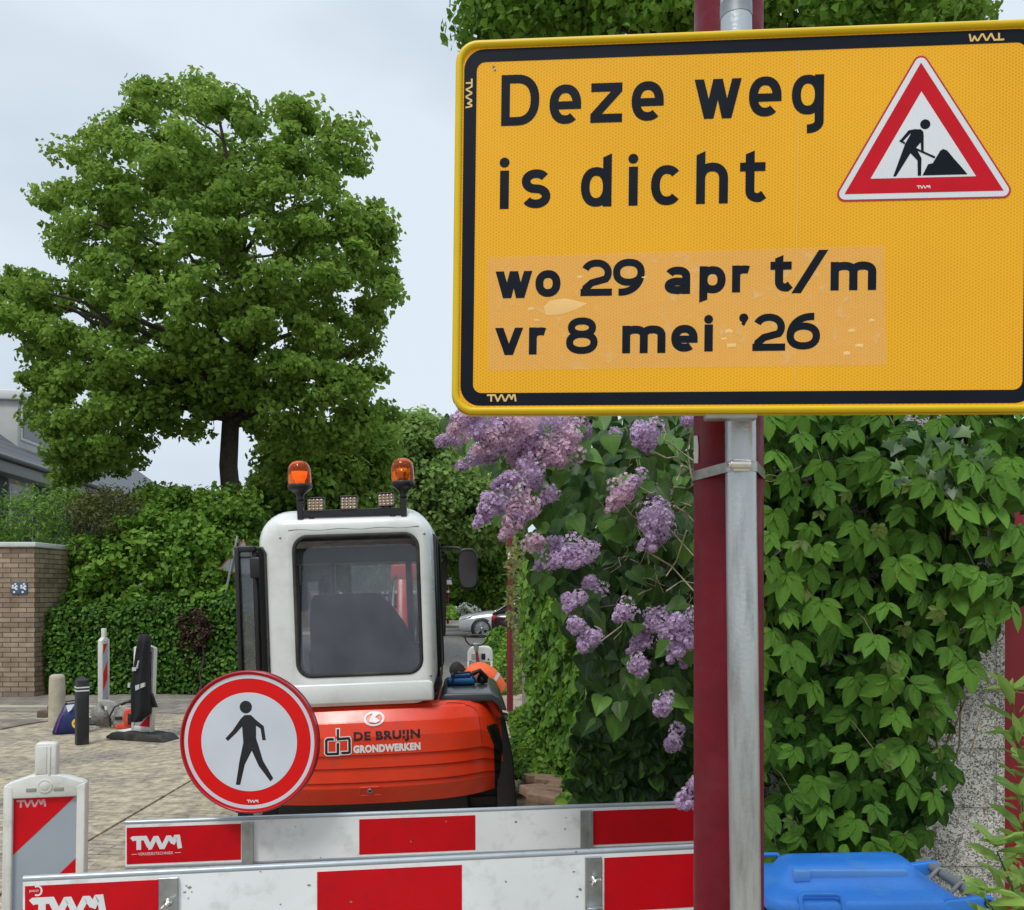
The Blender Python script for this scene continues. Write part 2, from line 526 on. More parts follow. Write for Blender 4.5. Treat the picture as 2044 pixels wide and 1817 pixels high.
def glyph(ch, w, h, t, H2=None, desc=0):
    """list of pieces (each a list of faces); w,h outer size (h = x-height or cap height), H2 ascender height"""
    r = t / 2
    xl, xr, yb, yt = r, w - r, r, h - r
    cx, cy = w / 2, h / 2
    rx, ry = (xr - xl) / 2, (yt - yb) / 2
    S = lambda p, c=False: strip(p, t, c)
    if ch in 'oO': return [S(ell(cx, cy, rx, ry, 0, 360, 36), True)]
    if ch == 'e':
        return [S([(xr, cy - t * .58)] + ell(cx, cy, rx, ry, 0, 310, 30)), [[(xl + t * .2, cy - t * .58), (xr + r * .9, cy - t * .58), (xr + r * .9, cy + t * .34), (xl + t * .2, cy + t * .34)]]]
    if ch == 'c': return [S(ell(cx, cy, rx, ry, 44, 316, 28))]
    if ch == 'D':
        xm = w * .42
        return [S([(xl, yb), (xl, yt), (xm, yt)] + ell(xm, cy, xr - xm, ry, 90, -90, 24, 2.3), True)]
    if ch == 'z':
        return [[[(w * .02, h - t), (w, h - t), (w, h), (w * .02, h)]], [[(0, 0), (w, 0), (w, t), (0, t)]],
                [[(0, t), (t * 1.3, t), (w, h - t), (w - t * 1.3, h - t)]]]
    if ch in 'wv':
        tt = t * 1.06
        bar = lambda a, b: [[(a, h), (b, 0), (b + tt, 0), (a + tt, h)]]
        if ch == 'v': return [bar(0, (w - tt) / 2), bar(w - tt, (w - tt) / 2)]
        a, b, m = w * .21, w * .79 - tt, (w - tt) / 2
        return [bar(0, a), bar(m, a), bar(m, b), bar(w - tt, b)]
    if ch == 'i': return [[[(0, 0), (w, 0), (w, h), (0, h)]]]
    if ch == 's':
        my = h * .5
        A = ell(cx, (yt + my) / 2, rx * .93, (yt - my) / 2, 30, 270, 20, 2.1)
        B = ell(cx, (yb + my) / 2, rx * .96, (my - yb) / 2, 90, -152, 20, 2.1)
        return [S(A + B[1:])]
    bowlR = lambda: S(ell(cx, cy, rx, ry, 0, 360, 32), True)
    if ch == 'd': return [bowlR(), [[(w - t, 0), (w, 0), (w, H2), (w - t, H2 - .45 * t)]]]
    if ch == 'g':
        return [bowlR(), S([(xr, h), (xr, -desc * .35)] + ell(xr - w * .36, -desc * .35, w * .36, desc * .65 - r, -10, -92, 10))]
    if ch == 'p': return [bowlR(), [[(0, -desc), (t, -desc + .35 * t), (t, h), (0, h)]]]
    if ch == 'h':
        a = ell(cx, yt - ry * .75, rx, ry * .75, 0, 172, 18)
        return [[[(0, 0), (t, 0), (t, H2), (0, H2 - .45 * t)]], S([(xr, 0)] + a)]
    if ch == 't':
        xs = w * .22 + r
        rr = w * .3
        return [[[(w * .22, h * .72), (w * .22 + t, h * .72), (w * .22 + t, h), (w * .22, h - .4 * t)]],
                S([(xs, h * .75), (xs, yb + rr)] + ell(xs + rr * 1.1, yb + rr, rr * 1.1, rr, 180, 275, 10) + [(w - t * .15, yb + t * .35)]),
                [[(0, h * .6), (w, h * .6), (w, h * .6 + t), (0, h * .6 + t)]]]
    if ch == 'a':
        bt = h * .60
        return [S([(xr, 0), (xr, h * .62)] + ell(cx, h * .64, rx, yt - h * .64, 0, 155, 14)),
                S(ell(cx, (yb + bt - r) / 2, rx, (bt - r - yb) / 2 * 1.0, 0, 360, 26), True)]
    if ch == 'r':
        return [[[(0, 0), (t, 0), (t, h), (0, h)]], S(ell(w * .62, h * .62, w * .62 - r, yt - h * .62, 180, 62, 12))]
    if ch == 'm':
        xm = w / 2
        a1 = ell((xl + xm) / 2, yt - ry * .6, (xm - xl) / 2, ry * .6, 0, 165, 14)
        a2 = ell((xr + xm) / 2, yt - ry * .6, (xr - xm) / 2, ry * .6, 0, 165, 14)
        return [[[(0, 0), (t, 0), (t, h), (0, h)]], S([(xm, 0)] + a1), S([(xr, 0)] + a2)]
    if ch == '2':
        ryy = h * .27
        a = ell(cx, yt - ryy, rx * .97, ryy, 158, -38, 20, 2.1)
        return [S(a + [(xl + rx * .62, h * .36), (xl + t * .25, t * 1.15), (xl + t * .12, t * .4)]), [[(0, 0), (w, 0), (w, t), (0, t)]]]
    if ch in '96':
        cyb = h - r - h * .27
        P = [S(ell(cx, cyb, rx, h * .27, 0, 360, 32), True),
             S(ell(w * .25, cyb, xr - w * .25, cyb - r, 0, -90, 16, 2.1) + [(w * .18, yb)])]
        if ch == '6': P = [[[(w - a, h - b) for a, b in f] for f in pc] for pc in P]
        return P
    if ch == '8':
        ya = yb + (yt - yb) * .55
        return [S(ell(cx, (yb + ya) / 2, rx, (ya - yb) / 2, 0, 360, 30), True),
                S(ell(cx, (yt + ya) / 2, rx * .86, (yt - ya) / 2, 0, 360, 30), True)]
    if ch == '/':
        return [[[(0, 0), (t * 1.15, 0), (w, h), (w - t * 1.15, h)]]]
    if ch == "'":
        return [[disc(w * .5, h - w * .48, w * .48)], [[(w * .98, h - w * .5), (w * .55, 0), (w * .25, h * .15), (w * .45, h * .5)]]]
    return []


def put(mb, pieces, u, v, n0=.0004, dn=.00004, sx=1, sy=1, mapf=None, ca=1, sa=0):
    """lay glyph pieces into mb at plane position u, v (plane = local xy, normal +z)"""
    for k, pc in enumerate(pieces):
        for f in pc:
            P = []
            for a, b in f:
                a, b = a * sx, b * sy
                a, b = a * ca - b * sa, a * sa + b * ca
                q = (u + a, v + b, n0 + k * dn)
                P.append(mapf(q) if mapf else q)
            ar = sum(P[i][0] * P[(i + 1) % len(P)][1] - P[(i + 1) % len(P)][0] * P[i][1] for i in range(len(P)))
            mb.poly(P if ar > 0 else P[::-1])


def twm(w, h, t):
    """the TWM word mark: T joined to a zigzag W and M"""
    bt = h - t / 2
    k = .0
    T = [strip([(w * .0, bt - t * .25), (w * .03, bt), (w * .275, bt), (w * .36, t * .6)], t),
         strip([(w * .145, bt), (w * .145, 0)], t)]
    Z = [strip([(w * .335, t * .35), (w * .38, t * .45), (w * .475, bt - t * .1), (w * .515, bt - t * .1), (w * .60, t * .45), (w * .64, t * .45),
                (w * .735, bt - t * .1), (w * .775, bt - t * .1), (w * .845, t * 1.3)], t * .95),
         strip([(w * .835, t * 1.0), (w * .90, bt), (w * .945, bt), (w * .985, 0)], t * .95),
         strip([(w * .62, t * .6), (w * .655, t * .6)], t * .8)]
    return T + Z


def plane_frame(O, U, V):
    """matrix with x along U, y along V, z = outward normal"""
    U = U.normalized()
    V = (V - U * V.dot(U)).normalized()
    N = U.cross(V)
    return Matrix(((U.x, V.x, N.x, O.x), (U.y, V.y, N.y, O.y), (U.z, V.z, N.z, O.z), (0, 0, 0, 1)))


def uvp(M, x, y):
    """picture position -> coordinates on the plane of frame M"""
    I = M.inverted()
    a = I @ Vector((0, 0, H)); b = I @ at(x, y, 1.0)
    s = a.z / (a.z - b.z)
    p = a + (b - a) * s
    return (p.x, p.y)


def font_text(s, w, h, bold=.0, shear=0):
    """built-in font -> flat mesh pieces fitted to w x h; returns (verts, faces)"""
    c = bpy.data.curves.new('t', 'FONT')
    c.body = s
    c.offset = bold
    c.shear = shear
    c.resolution_u = 3
    c.space_character = 1.08
    o = bpy.data.objects.new('t', c)
    col.objects.link(o)
    dg = bpy.context.evaluated_depsgraph_get()
    me = bpy.data.meshes.new_from_object(o.evaluated_get(dg))
    vs = [v.co.copy() for v in me.vertices]
    fs = [list(p.vertices) for p in me.polygons]
    bpy.data.objects.remove(o); bpy.data.curves.remove(c); bpy.data.meshes.remove(me)
    x0, x1 = min(v.x for v in vs), max(v.x for v in vs)
    y0, y1 = min(v.y for v in vs), max(v.y for v in vs)
    return [((v.x - x0) / (x1 - x0) * w, (v.y - y0) / (y1 - y0) * h) for v in vs], fs


def put_text(mb, tv, u, v, n=.0006, mapf=None):
    vs, fs = tv
    P = [(u + a, v + b, n) for a, b in vs]
    if mapf: P = [mapf(p) for p in P]
    mb.add(P, fs)


def rrect(x0, x1, y0, y1, r, n=6):
    o = []
    for cx, cy, a in ((x1 - r, y1 - r, 0), (x0 + r, y1 - r, 90), (x0 + r, y0 + r, 180), (x1 - r, y0 + r, 270)):
        for i in range(n + 1):
            t = R(a + 90 * i / n)
            o.append((cx + r * math.cos(t), cy + r * math.sin(t)))
    return o


def ring_face(mb, outer, inner, z):
    n = len(outer)
    mb.add([(a, b, z) for a, b in outer] + [(a, b, z) for a, b in inner],
           [[i, (i + 1) % n, n + (i + 1) % n, n + i] for i in range(n)])


def flat(mb, pts, z):
    mb.add([(a, b, z) for a, b in pts], [list(range(len(pts)))])
# ------------------------------------------------------------------ ground
def ground_mat(name, brick_a, brick_b, mortar, sand, sand_lo, sand_hi, rot=0, bw=.2, bh=.068, sand_bump=.6):
    m = bpy.data.materials.new(name)
    m.use_nodes = True
    t = m.node_tree
    L = t.links.new
    p = t.nodes['Principled BSDF']
    p.inputs['Roughness'].default_value = .85
    p.inputs['Specular IOR Level'].default_value = .25
    tc = t.nodes.new('ShaderNodeTexCoord')
    mp = t.nodes.new('ShaderNodeMapping'); mp.inputs['Rotation'].default_value = (0, 0, R(rot))
    L(tc.outputs['Object'], mp.inputs[0])
    b = t.nodes.new('ShaderNodeTexBrick')
    L(mp.outputs[0], b.inputs['Vector'])
    b.inputs['Scale'].default_value = 1
    b.inputs['Brick Width'].default_value = bw
    b.inputs['Row Height'].default_value = bh
    b.inputs['Mortar Size'].default_value = .009
    b.inputs['Mortar Smooth'].default_value = .3
    b.inputs['Color1'].default_value = brick_a
    b.inputs['Color2'].default_value = brick_b
    b.inputs['Mortar'].default_value = mortar
    n1 = t.nodes.new('ShaderNodeTexNoise'); n1.inputs['Scale'].default_value = .9; n1.inputs['Detail'].default_value = 8; n1.inputs['Roughness'].default_value = .62
    L(tc.outputs['Object'], n1.inputs['Vector'])
    r1 = t.nodes.new('ShaderNodeMapRange'); L(n1.outputs[0], r1.inputs[0])
    r1.inputs[1].default_value = sand_lo; r1.inputs[2].default_value = sand_hi
    n2 = t.nodes.new('ShaderNodeTexNoise'); n2.inputs['Scale'].default_value = 9; n2.inputs['Detail'].default_value = 8; n2.inputs['Roughness'].default_value = .7
    L(tc.outputs['Object'], n2.inputs['Vector'])
    cs = t.nodes.new('ShaderNodeValToRGB')
    cs.color_ramp.elements[0].position = .35; cs.color_ramp.elements[1].position = .68
    cs.color_ramp.elements[0].color = tuple(x * .50 for x in sand[:3]) + (1,)
    cs.color_ramp.elements[1].color = (sand[0] * 1.5, sand[1] * 1.42, sand[2] * 1.25, 1)
    L(n2.outputs[0], cs.inputs[0])
    nb = t.nodes.new('ShaderNodeMix'); nb.data_type = 'RGBA'; nb.blend_type = 'MULTIPLY'; nb.inputs[0].default_value = .5
    L(b.outputs['Color'], nb.inputs[6])
    r3 = t.nodes.new('ShaderNodeMapRange'); L(n2.outputs[0], r3.inputs[0]); r3.inputs[1].default_value = .3; r3.inputs[2].default_value = .7
    r3.inputs[3].default_value = .45; r3.inputs[4].default_value = 1.3
    L(r3.outputs[0], nb.inputs[7])
    # joints stay faintly visible through the sand
    mj = t.nodes.new('ShaderNodeMath'); mj.operation = 'MULTIPLY_ADD'; mj.inputs[1].default_value = -.18; L(b.outputs['Fac'], mj.inputs[0]); L(r1.outputs[0], mj.inputs[2]); mj.use_clamp = True
    x = t.nodes.new('ShaderNodeMix'); x.data_type = 'RGBA'
    L(mj.outputs[0], x.inputs[0]); L(nb.outputs[2], x.inputs[6]); L(cs.outputs[0], x.inputs[7])
    L(x.outputs[2], p.inputs['Base Color'])
    bm1 = t.nodes.new('ShaderNodeBump'); bm1.inputs['Strength'].default_value = .7; bm1.inputs['Distance'].default_value = .006; bm1.invert = True
    L(b.outputs['Fac'], bm1.inputs['Height'])
    bm2 = t.nodes.new('ShaderNodeBump'); bm2.inputs['Strength'].default_value = sand_bump; bm2.inputs['Distance'].default_value = .03
    L(n2.outputs[0], bm2.inputs['Height']); L(bm1.outputs[0], bm2.inputs['Normal'])
    L(bm2.outputs[0], p.inputs['Normal'])
    return m


SAND = srgb(178, 168, 150)
GM = ground_mat('paving_with_sand', srgb(156, 150, 142), srgb(128, 123, 116), srgb(92, 84, 74), SAND, .34, .53, rot=8)
GR = ground_mat('road_pavers', srgb(142, 138, 132), srgb(122, 118, 114), srgb(92, 88, 82), srgb(170, 160, 142), .62, .8, rot=96)
g = MB(); g.add([(-220, -60, 0), (220, -60, 0), (220, 600, 0), (-220, 600, 0)], [[0, 1, 2, 3]])
tag(g.build('ground', GM), kind='structure')
# far road in grey pavers
g = MB(); g.add([(-30, 14.6, .004), (30, 14.6, .004), (30, 60, .004), (-30, 60, .004)], [[0, 1, 2, 3]])
tag(g.build('road', GR), kind='structure')
# pale strips across the far road
LM = mat('pale_concrete', srgb(176, 168, 150), .85, var=.15, vscale=4, bump=.2)
for k, (ya, yb) in enumerate(((1239, 1249), (1262, 1268))):
    Da, Db = H * F / (yb - HY), H * F / (ya - HY)
    g = MB(); g.box(-9, 6, Da, Db, .006, .02)
    tag(g.build('kerb', LM), kind='structure')
# footpath at the foot of the brick wall and hedge
PM = ground_mat('footpath_tiles', srgb(150, 143, 132), srgb(128, 122, 112), srgb(92, 86, 76), SAND, .55, .75, rot=3, bw=.3, bh=.3)
g = MB(); g.add([(-16, 12.2, .004), (-3.4, 11.5, .004), (-3.4, 13.9, .004), (-16, 13.9, .004)], [[0, 1, 2, 3]])
tag(g.build('footpath', PM), kind='structure')
g = MB(); g.box(-16, -5.2, 12.05, 12.16, 0, .035, .008, M=None)
tag(g.build('kerb', LM), kind='structure')
# sand-covered road plates
PL = ground_mat('sandy_plate', srgb(150, 132, 104), srgb(140, 122, 96), srgb(140, 122, 96), srgb(176, 160, 132), .25, .5, bw=3, bh=3)
EDGE = mat('rusty_plate_edge', (.05, .035, .025), .8, var=.3)
def plate(x0, x1, y0, y1, lab):
    o = MB().box(x0, x1, y0, y1, .0, .014, .003, 1, smooth=False).build('road_plate', GM)
    return tag(o, lab, 'road plate', 'sandy road plates on the paving')
plate(-5.3, -2.80, 5.33, 7.5, 'sand covered road plate left of the diagonal seam, behind the white beacon')
plate(-2.77, -.2, 5.33, 8.3, 'sand covered road plate right of the diagonal seam, beneath the red excavator')
plate(-5.3, -2.78, 2.6, 5.305, 'sand covered road plate in front of the horizontal seam, left of the barriers')
plate(-2.75, -.4, 2.9, 5.305, 'sand covered road plate in front of the horizontal seam, behind the barriers')
# ------------------------------------------------------------------ the big yellow sign
SBL = at(901, 828, 1.371); STL = at(907, 84, 1.371); SBR = at(2087, 823, 1.299)
SM = plane_frame(SBL, SBR - SBL, STL - SBL)
SW = (SBR - SBL).length
SH = (STL - SBL).length
YEL = sheeting('yellow_sheeting', srgb(232, 160, 4), cell=.0046, amt=.55, light=srgb(252, 200, 70))
YRIM = mat('yellow_paint', srgb(222, 186, 12), .35, var=.05, spec=.35)
BLK = mat('dark_blue_black_film', (.006, .009, .016), .5, var=.25, vscale=14, spec=.12)
YMARK = mat('pale_yellow_print', srgb(226, 190, 110), .4)
sign = thing('road_closed_sign', None, 'large yellow rectangular sign with black border reading Deze weg is dicht, strapped to the pole', 'sign', mat=SM)
mb = MB()
mb.prism(rrect(.004, SW - .004, .004, SH - .004, .030, 8), -.003, 0.0, axis='z')
mb.build('panel', YEL, sign)
# folded rim: rounded bead round the edge
ringp = rrect(.006, SW - .006, .006, SH - .006, .030, 8)
mb = MB(); mb.tube([(a, b, .0005) for a, b in ringp], .0058, 10, closed=True)
mb.tube([(a, b, -.014) for a, b in rrect(.007, SW - .007, .007, SH - .007, .030, 8)], .0075, 8, closed=True)
o_ = rrect(.0, SW, .0, SH, .034, 8)
n_ = len(o_)
mb.add([(a, b, -.001) for a, b in o_] + [(a, b, -.016) for a, b in o_], [[i, n_ + i, n_ + (i + 1) % n_, (i + 1) % n_] for i in range(n_)], True)
mb.build('rim', YRIM, sign)
# black border
a = uvp(SM, 923, 450)[0]; b = uvp(SM, 948, 450)[0]
bw_ = b - a
mb = MB()
ring_face(mb, rrect(a, SW - a, a, SH - a * .98, .032, 8), rrect(b, SW - b, b, SH - b, .014, 8), .0004)
mb.build('border', BLK, sign)


def bb(x0, y0, x1, y1):
    """picture box -> u, v, w, h on the sign"""
    A = uvp(SM, (x0 + x1) / 2, y1); B = uvp(SM, (x0 + x1) / 2, y0)
    u0 = uvp(SM, x0, (y0 + y1) / 2)[0]; u1 = uvp(SM, x1, (y0 + y1) / 2)[0]
    return u0, A[1], u1 - u0, B[1] - A[1]


def line(name, items, t):
    mb = MB()
    for it in items:
        ch, box = it[0], it[1]
        u, v, w_, h_ = bb(*box)
        kw = {}
        if ch in 'dh':
            xh = bb(box[0], it[2], box[2], box[3])[3]
            put(mb, glyph(ch, w_, xh, t, H2=h_), u, v); continue
        if ch in 'gp':
            base = bb(box[0], box[1], box[2], it[2])
            put(mb, glyph(ch, w_, base[3], t, desc=h_ - base[3]), u, base[1]); continue
        if ch == '.':
            mb.poly([(u + w_ / 2 + x, v + h_ / 2 + y, .0004) for x, y in disc(0, 0, w_ / 2)]); continue
        tt = t
        if ch in '2968': tt = t * .9
        put(mb, glyph(ch, w_, h_, tt), u, v)
    return mb.build(name, BLK, sign)


l1 = [('D', (1000.8, 149.3, 1076.5, 250.9)), ('e', (1097, 169, 1160, 248)), ('z', (1178.7, 166, 1242, 245)),
      ('e', (1260.8, 162.6, 1325, 241.6)), ('w', (1386, 158, 1480, 237)), ('e', (1495, 153, 1560, 233)),
      ('g', (1580.4, 149.6, 1644.4, 266.4), 229)]
l2 = [('.', (997.3, 315, 1017.3, 335)), ('i', (998, 341, 1015.8, 417.5)), ('s', (1040, 338.4, 1099.6, 416)),
      ('d', (1159.7, 307.4, 1221, 413), 334), ('.', (1254.2, 307.3, 1274.2, 327.3)), ('i', (1254.9, 333, 1273, 411)),
      ('c', (1299.5, 330, 1363, 410)), ('h', (1389.8, 301.7, 1453.3, 407), 325), ('t', (1477, 301, 1527.6, 404))]
l3 = [('w', (989, 541.8, 1062.3, 595.5)), ('o', (1068.8, 539.6, 1118.8, 593)), ('2', (1159, 518.4, 1221.8, 591)),
      ('9', (1223.5, 517, 1286.8, 590.4)), ('a', (1326.8, 532.5, 1377.7, 587.5)), ('p', (1396, 531.6, 1448.2, 604), 586),
      ('r', (1461.2, 530.2, 1501, 584)), ('t', (1537.6, 509.6, 1580, 582.5)), ('/', (1580, 499.6, 1653, 585.3)),
      ('m', (1657.8, 522.7, 1749, 579.7))]
l4 = [('v', (988, 654.7, 1044, 709)), ('r', (1055.8, 653.9, 1094, 708)), ('8', (1130, 634, 1193, 707)),
      ('m', (1242, 650.2, 1328.3, 705.3)), ('e', (1339.8, 648.8, 1392.6, 702.4)), ('.', (1405.4, 628.8, 1423.4, 646.8)),
      ('i', (1406, 648, 1422.8, 702)), ("'", (1475, 626, 1494, 651)), ('2', (1502, 626.4, 1567.4, 700.7)),
      ('6', (1570, 625, 1637, 698))]
k1 = 1.0 / 1275
for ln_, t_w, cuts in ((l1, 17.6, (4,)), (l2, 17.6, (3,)), (l3, 16.0, (2, 4, 7)), (l4, 16.0, (2, 3, 7))):
    for a_, b_c in zip((0,) + cuts, cuts + (len(ln_),)):
        line('lettering', ln_[a_:b_c], t_w * k1)

# transparent film under the date
def film_mat():
    m = bpy.data.materials.new('clear_film')
    m.use_nodes = True
    t = m.node_tree; L = t.links.new
    p = t.nodes['Principled BSDF']
    p.inputs['Base Color'].default_value = srgb(250, 206, 130)
    p.inputs['Roughness'].default_value = .22
    tc = t.nodes.new('ShaderNodeTexCoord')
    n = t.nodes.new('ShaderNodeTexNoise'); n.inputs['Scale'].default_value = 34; n.inputs['Detail'].default_value = 5
    n.inputs['Distortion'].default_value = .8
    L(tc.outputs['Object'], n.inputs['Vector'])
    n2 = t.nodes.new('ShaderNodeTexNoise'); n2.inputs['Scale'].default_value = 6; n2.inputs['Detail'].default_value = 3
    L(tc.outputs['Object'], n2.inputs['Vector'])
    ml = t.nodes.new('ShaderNodeMath'); ml.operation = 'MULTIPLY_ADD'; ml.inputs[1].default_value = .7; L(n2.outputs[0], ml.inputs[0]); L(n.outputs[0], ml.inputs[2])
    r = t.nodes.new('ShaderNodeMapRange'); L(ml.outputs[0], r.inputs[0])
    r.inputs[1].default_value = .93; r.inputs[2].default_value = 1.13; r.inputs[3].default_value = .33; r.inputs[4].default_value = .72
    a = t.nodes.new('ShaderNodeBsdfTransparent')
    x = t.nodes.new('ShaderNodeMixShader')
    L(r.outputs[0], x.inputs[0]); L(a.outputs[0], x.inputs[1]); L(p.outputs[0], x.inputs[2])
    L(x.outputs[0], t.nodes['Material Output'].inputs[0])
    b = t.nodes.new('ShaderNodeBump'); b.inputs['Strength'].default_value = .35; b.inputs['Distance'].default_value = .003
    L(n.outputs[0], b.inputs['Height']); L(b.outputs[0], p.inputs['Normal'])
    return m
FILM = film_mat()
mb = MB()
flat(mb, [uvp(SM, *p) for p in ((975, 740), (1770, 729), (1765, 491), (972, 514))], .0002)
film = mb.build('date_film', FILM, sign)
# an air bubble in the film
BUB = mat('bubble_film', srgb(248, 200, 124), .3, var=.1)
mb = MB()
pts = [(1085, 612), (1098, 600), (1130, 596), (1172, 606), (1150, 618), (1120, 628), (1090, 630)]
c_ = uvp(SM, 1118, 612)
pp = [uvp(SM, *p) for p in pts]
mb.add([(a, b, .00025) for a, b in pp] + [(c_[0], c_[1], .0014)], [[(i + 1) % 7, i, 7] for i in range(7)], True)
for (x, y, s) in ((1060, 617, 6), (1158, 553, 5), (1285, 554, 5), (1455, 662, 7), (1460, 690, 8), (1445, 676, 5), (1072, 640, 5), (1700, 660, 6), (1715, 690, 7), (1690, 705, 6), (1740, 640, 5)):
    u, v = uvp(SM, x, y); s *= k1
    rr = random.Random(x)
    q = [(u + s * (1.3 if i % 2 else .8) * math.cos(i * PI / 4) * 1.3, v + s * .6 * math.sin(i * PI / 4) * rr.uniform(.6, 1.3)) for i in range(8)]
    mb.add([(a, b, .00025) for a, b in q] + [(u, v, .0008)], [[(i + 1) % 8, i, 8] for i in range(8)], True)
mb.build('air_bubble', BUB, film)
# the fold in the sheeting
mb = MB()
u = uvp(SM, 1590, 450)[0]
mb.box(u - .0004, u + .0004, b, SH - b, 0, .00035)
mb.build('sheeting_seam', YMARK, sign)

# warning triangle
WH = sheeting('white_sheeting', srgb(214, 218, 222), cell=.0040, amt=.35, light=srgb(236, 238, 240))
RD = mat('red_film', srgb(200, 20, 36), .5, var=.06, vscale=20, spec=.15)
RD2 = mat('red_film_edge', srgb(186, 30, 44), .35)


def tri_round(A, r, n=6):
    """rounded triangle from 3 corner points"""
    o = []
    c = Vector((sum(p[0] for p in A) / 3, sum(p[1] for p in A) / 3))
    for i in range(3):
        P = Vector(A[i]); a = (Vector(A[i - 1]) - P).normalized(); b = (Vector(A[(i + 1) % 3]) - P).normalized()
        m = (a + b).normalized()
        half = math.acos(max(-1, min(1, a.dot(b)))) / 2
        C = P + m * r / math.sin(half)
        d0 = -b.orthogonal().normalized()
        s = Vector((P + a * (r / math.tan(half)))) - C
        e = Vector((P + b * (r / math.tan(half)))) - C
        a0 = math.atan2(s.y, s.x); a1 = math.atan2(e.y, e.x)
        d = (a1 - a0 + PI) % (2 * PI) - PI
        for k in range(n + 1):
            t = a0 + d * k / n
            o.append((C.x + r * math.cos(t), C.y + r * math.sin(t)))
    return o


def grow(A, d):
    """offset triangle outward by d"""
    out = []
    for i in range(3):
        P = Vector(A[i]); a = (Vector(A[i - 1]) - P).normalized(); b = (Vector(A[(i + 1) % 3]) - P).normalized()
        m = (a + b).normalized()
        half = math.acos(max(-1, min(1, a.dot(b)))) / 2
        out.append(tuple(P - m * d / math.sin(half)))
    return out


tri = [uvp(SM, 1838.5, 183.8), uvp(SM, 1737, 358), uvp(SM, 1947.5, 353)]      # inner white
if (tri[1][0] - tri[0][0]) * (tri[2][1] - tri[0][1]) - (tri[1][1] - tri[0][1]) * (tri[2][0] - tri[0][0]) < 0: tri = tri[::-1]
band = 29 * k1
T3 = grow(tri, band)                       # outer edge of the red band
mb = MB(); flat(mb, tri_round(grow(T3, 11 * k1 + 3.5 * k1), 15 * k1), .0006)
edge = mb.build('warning_triangle', RD2, sign)
mb = MB(); flat(mb, tri_round(grow(T3, 11 * k1), 12 * k1), .0009); mb.build('white_edge', WH, edge)
mb = MB(); flat(mb, T3, .0012); mb.build('red_band', RD, edge)
mb = MB(); flat(mb, tri, .0015); mb.build('white_field', WH, edge)


def c2(x, y): return uvp(SM, 1475.6 + x * .2781, 37.8 + y * .2781)
mb = MB()
Z = .0018
flat(mb, disc(*c2(1332, 761), 35 * .2781 * k1), Z)
# worker: torso and rear leg, front leg, arms, shovel
flat(mb, [c2(*p) for p in ((1255, 797), (1300, 797), (1318, 815), (1322, 850), (1300, 890), (1262, 935), (1215, 965), (1188, 900), (1225, 835))][::-1], Z)
flat(mb, [c2(*p) for p in ((1188, 900), (1250, 940), (1222, 975), (1122, 1135), (1102, 1135))][::-1], Z + .00005)
flat(mb, [c2(*p) for p in ((1218, 960), (1262, 925), (1305, 1005), (1302, 1130), (1278, 1130), (1276, 1020))][::-1], Z + .0001)
flat(mb, [c2(*p) for p in ((1262, 795), (1212, 805), (1148, 882), (1168, 888), (1222, 830), (1260, 825))], Z + .00015)
flat(mb, [c2(*p) for p in ((1150, 872), (1188, 892), (1184, 904), (1146, 884))][::-1], Z + .0002)
flat(mb, [c2(*p) for p in ((1298, 870), (1320, 850), (1321, 955), (1302, 945))], Z + .00015)
flat(mb, [c2(*p) for p in ((1258, 928), (1404, 993), (1398, 1006), (1252, 940))][::-1], Z + .00025)
flat(mb, [c2(*p) for p in ((1312, 1128), (1352, 1048), (1385, 1040), (1440, 950), (1462, 938), (1490, 950), (1535, 1005), (1585, 1060), (1635, 1120))][::-1], Z)
mb.build('digging_worker_symbol', BLK, edge)
mb = MB(); u, v = c2(1272, 1222); put(mb, twm(92 * .2781 * k1, 22 * .2781 * k1, 5.5 * .2781 * k1), u, v, .0014, .00003)
mb.build('maker_mark', M_['white'], edge)
# maker marks in the border
mb = MB()
u, v = uvp(SM, 972, 802); put(mb, twm(60 * k1, 15 * k1, 3.6 * k1), u, v, .0006)
mb.build('maker_mark', YMARK, sign); mb = MB()
u, v = uvp(SM, 2004, 66); put(mb, twm(66 * k1, 15 * k1, 3.6 * k1), u, v, .0006, ca=-1, sa=0)
mb.build('maker_mark', YMARK, sign); mb = MB()
u, v = uvp(SM, 930, 158); put(mb, twm(60 * k1, 14 * k1, 3.4 * k1), u, v, .0006, ca=0, sa=-1)
mb.build('maker_mark', YMARK, sign)
# two small screws / dents
for (x, y) in ((985, 133), (988, 140)):
    mb = MB(); u, v = uvp(SM, x, y); mb.lathe([(.0, .0012), (.0016, .001), (.002, 0)], 10, M=Matrix.Translation((u, v, 0)))
    mb.build('rivet', M_['steeldull'], sign)
# rear bracket
u0, v0 = uvp(SM, 1410, 832); u1, _ = uvp(SM, 1502, 832)
for v_a, v_b in ((-.006, .03), (SH - .03, SH)):
    MB().box(u0, u1 + .01, v_a, v_b, -.034, -.008, .003).build('bracket', M_['steel'], sign)

# ------------------------------------------------------------------ poles
POLE = mat('dark_red_paint', (.15, .002, .012), .5, var=.22, vscale=9, spec=.3, bump=.15, bscale=40, rvar=.15, dirt=(.12, .05, .05), damt=.25, dscale=12)
D = 1.52
rp = (1523 - 1386) / 2 / F * D
px = (1454 - CX) / F * D
pole = thing('lamp_post', (px, D, 0), 'thick dark red post right behind the galvanised pipe and the yellow sign', 'lamp post')
mb = MB(); mb.lathe([(rp * 1.3, -.2), (rp * 1.3, .0), (rp * 1.03, .02), (rp * 1.03, .6), (rp, .62), (rp * .97, 4.2)], 40)
mb.build('post', POLE, pole)
mb = MB(); mb.lathe([(rp * .97, 4.2), (rp * .5, 4.25), (.25, 4.35), (.28, 4.4), (.05, 4.6), (0, 4.6)], 32)
mb.build('lamp_head', M_['steeldull'], pole)
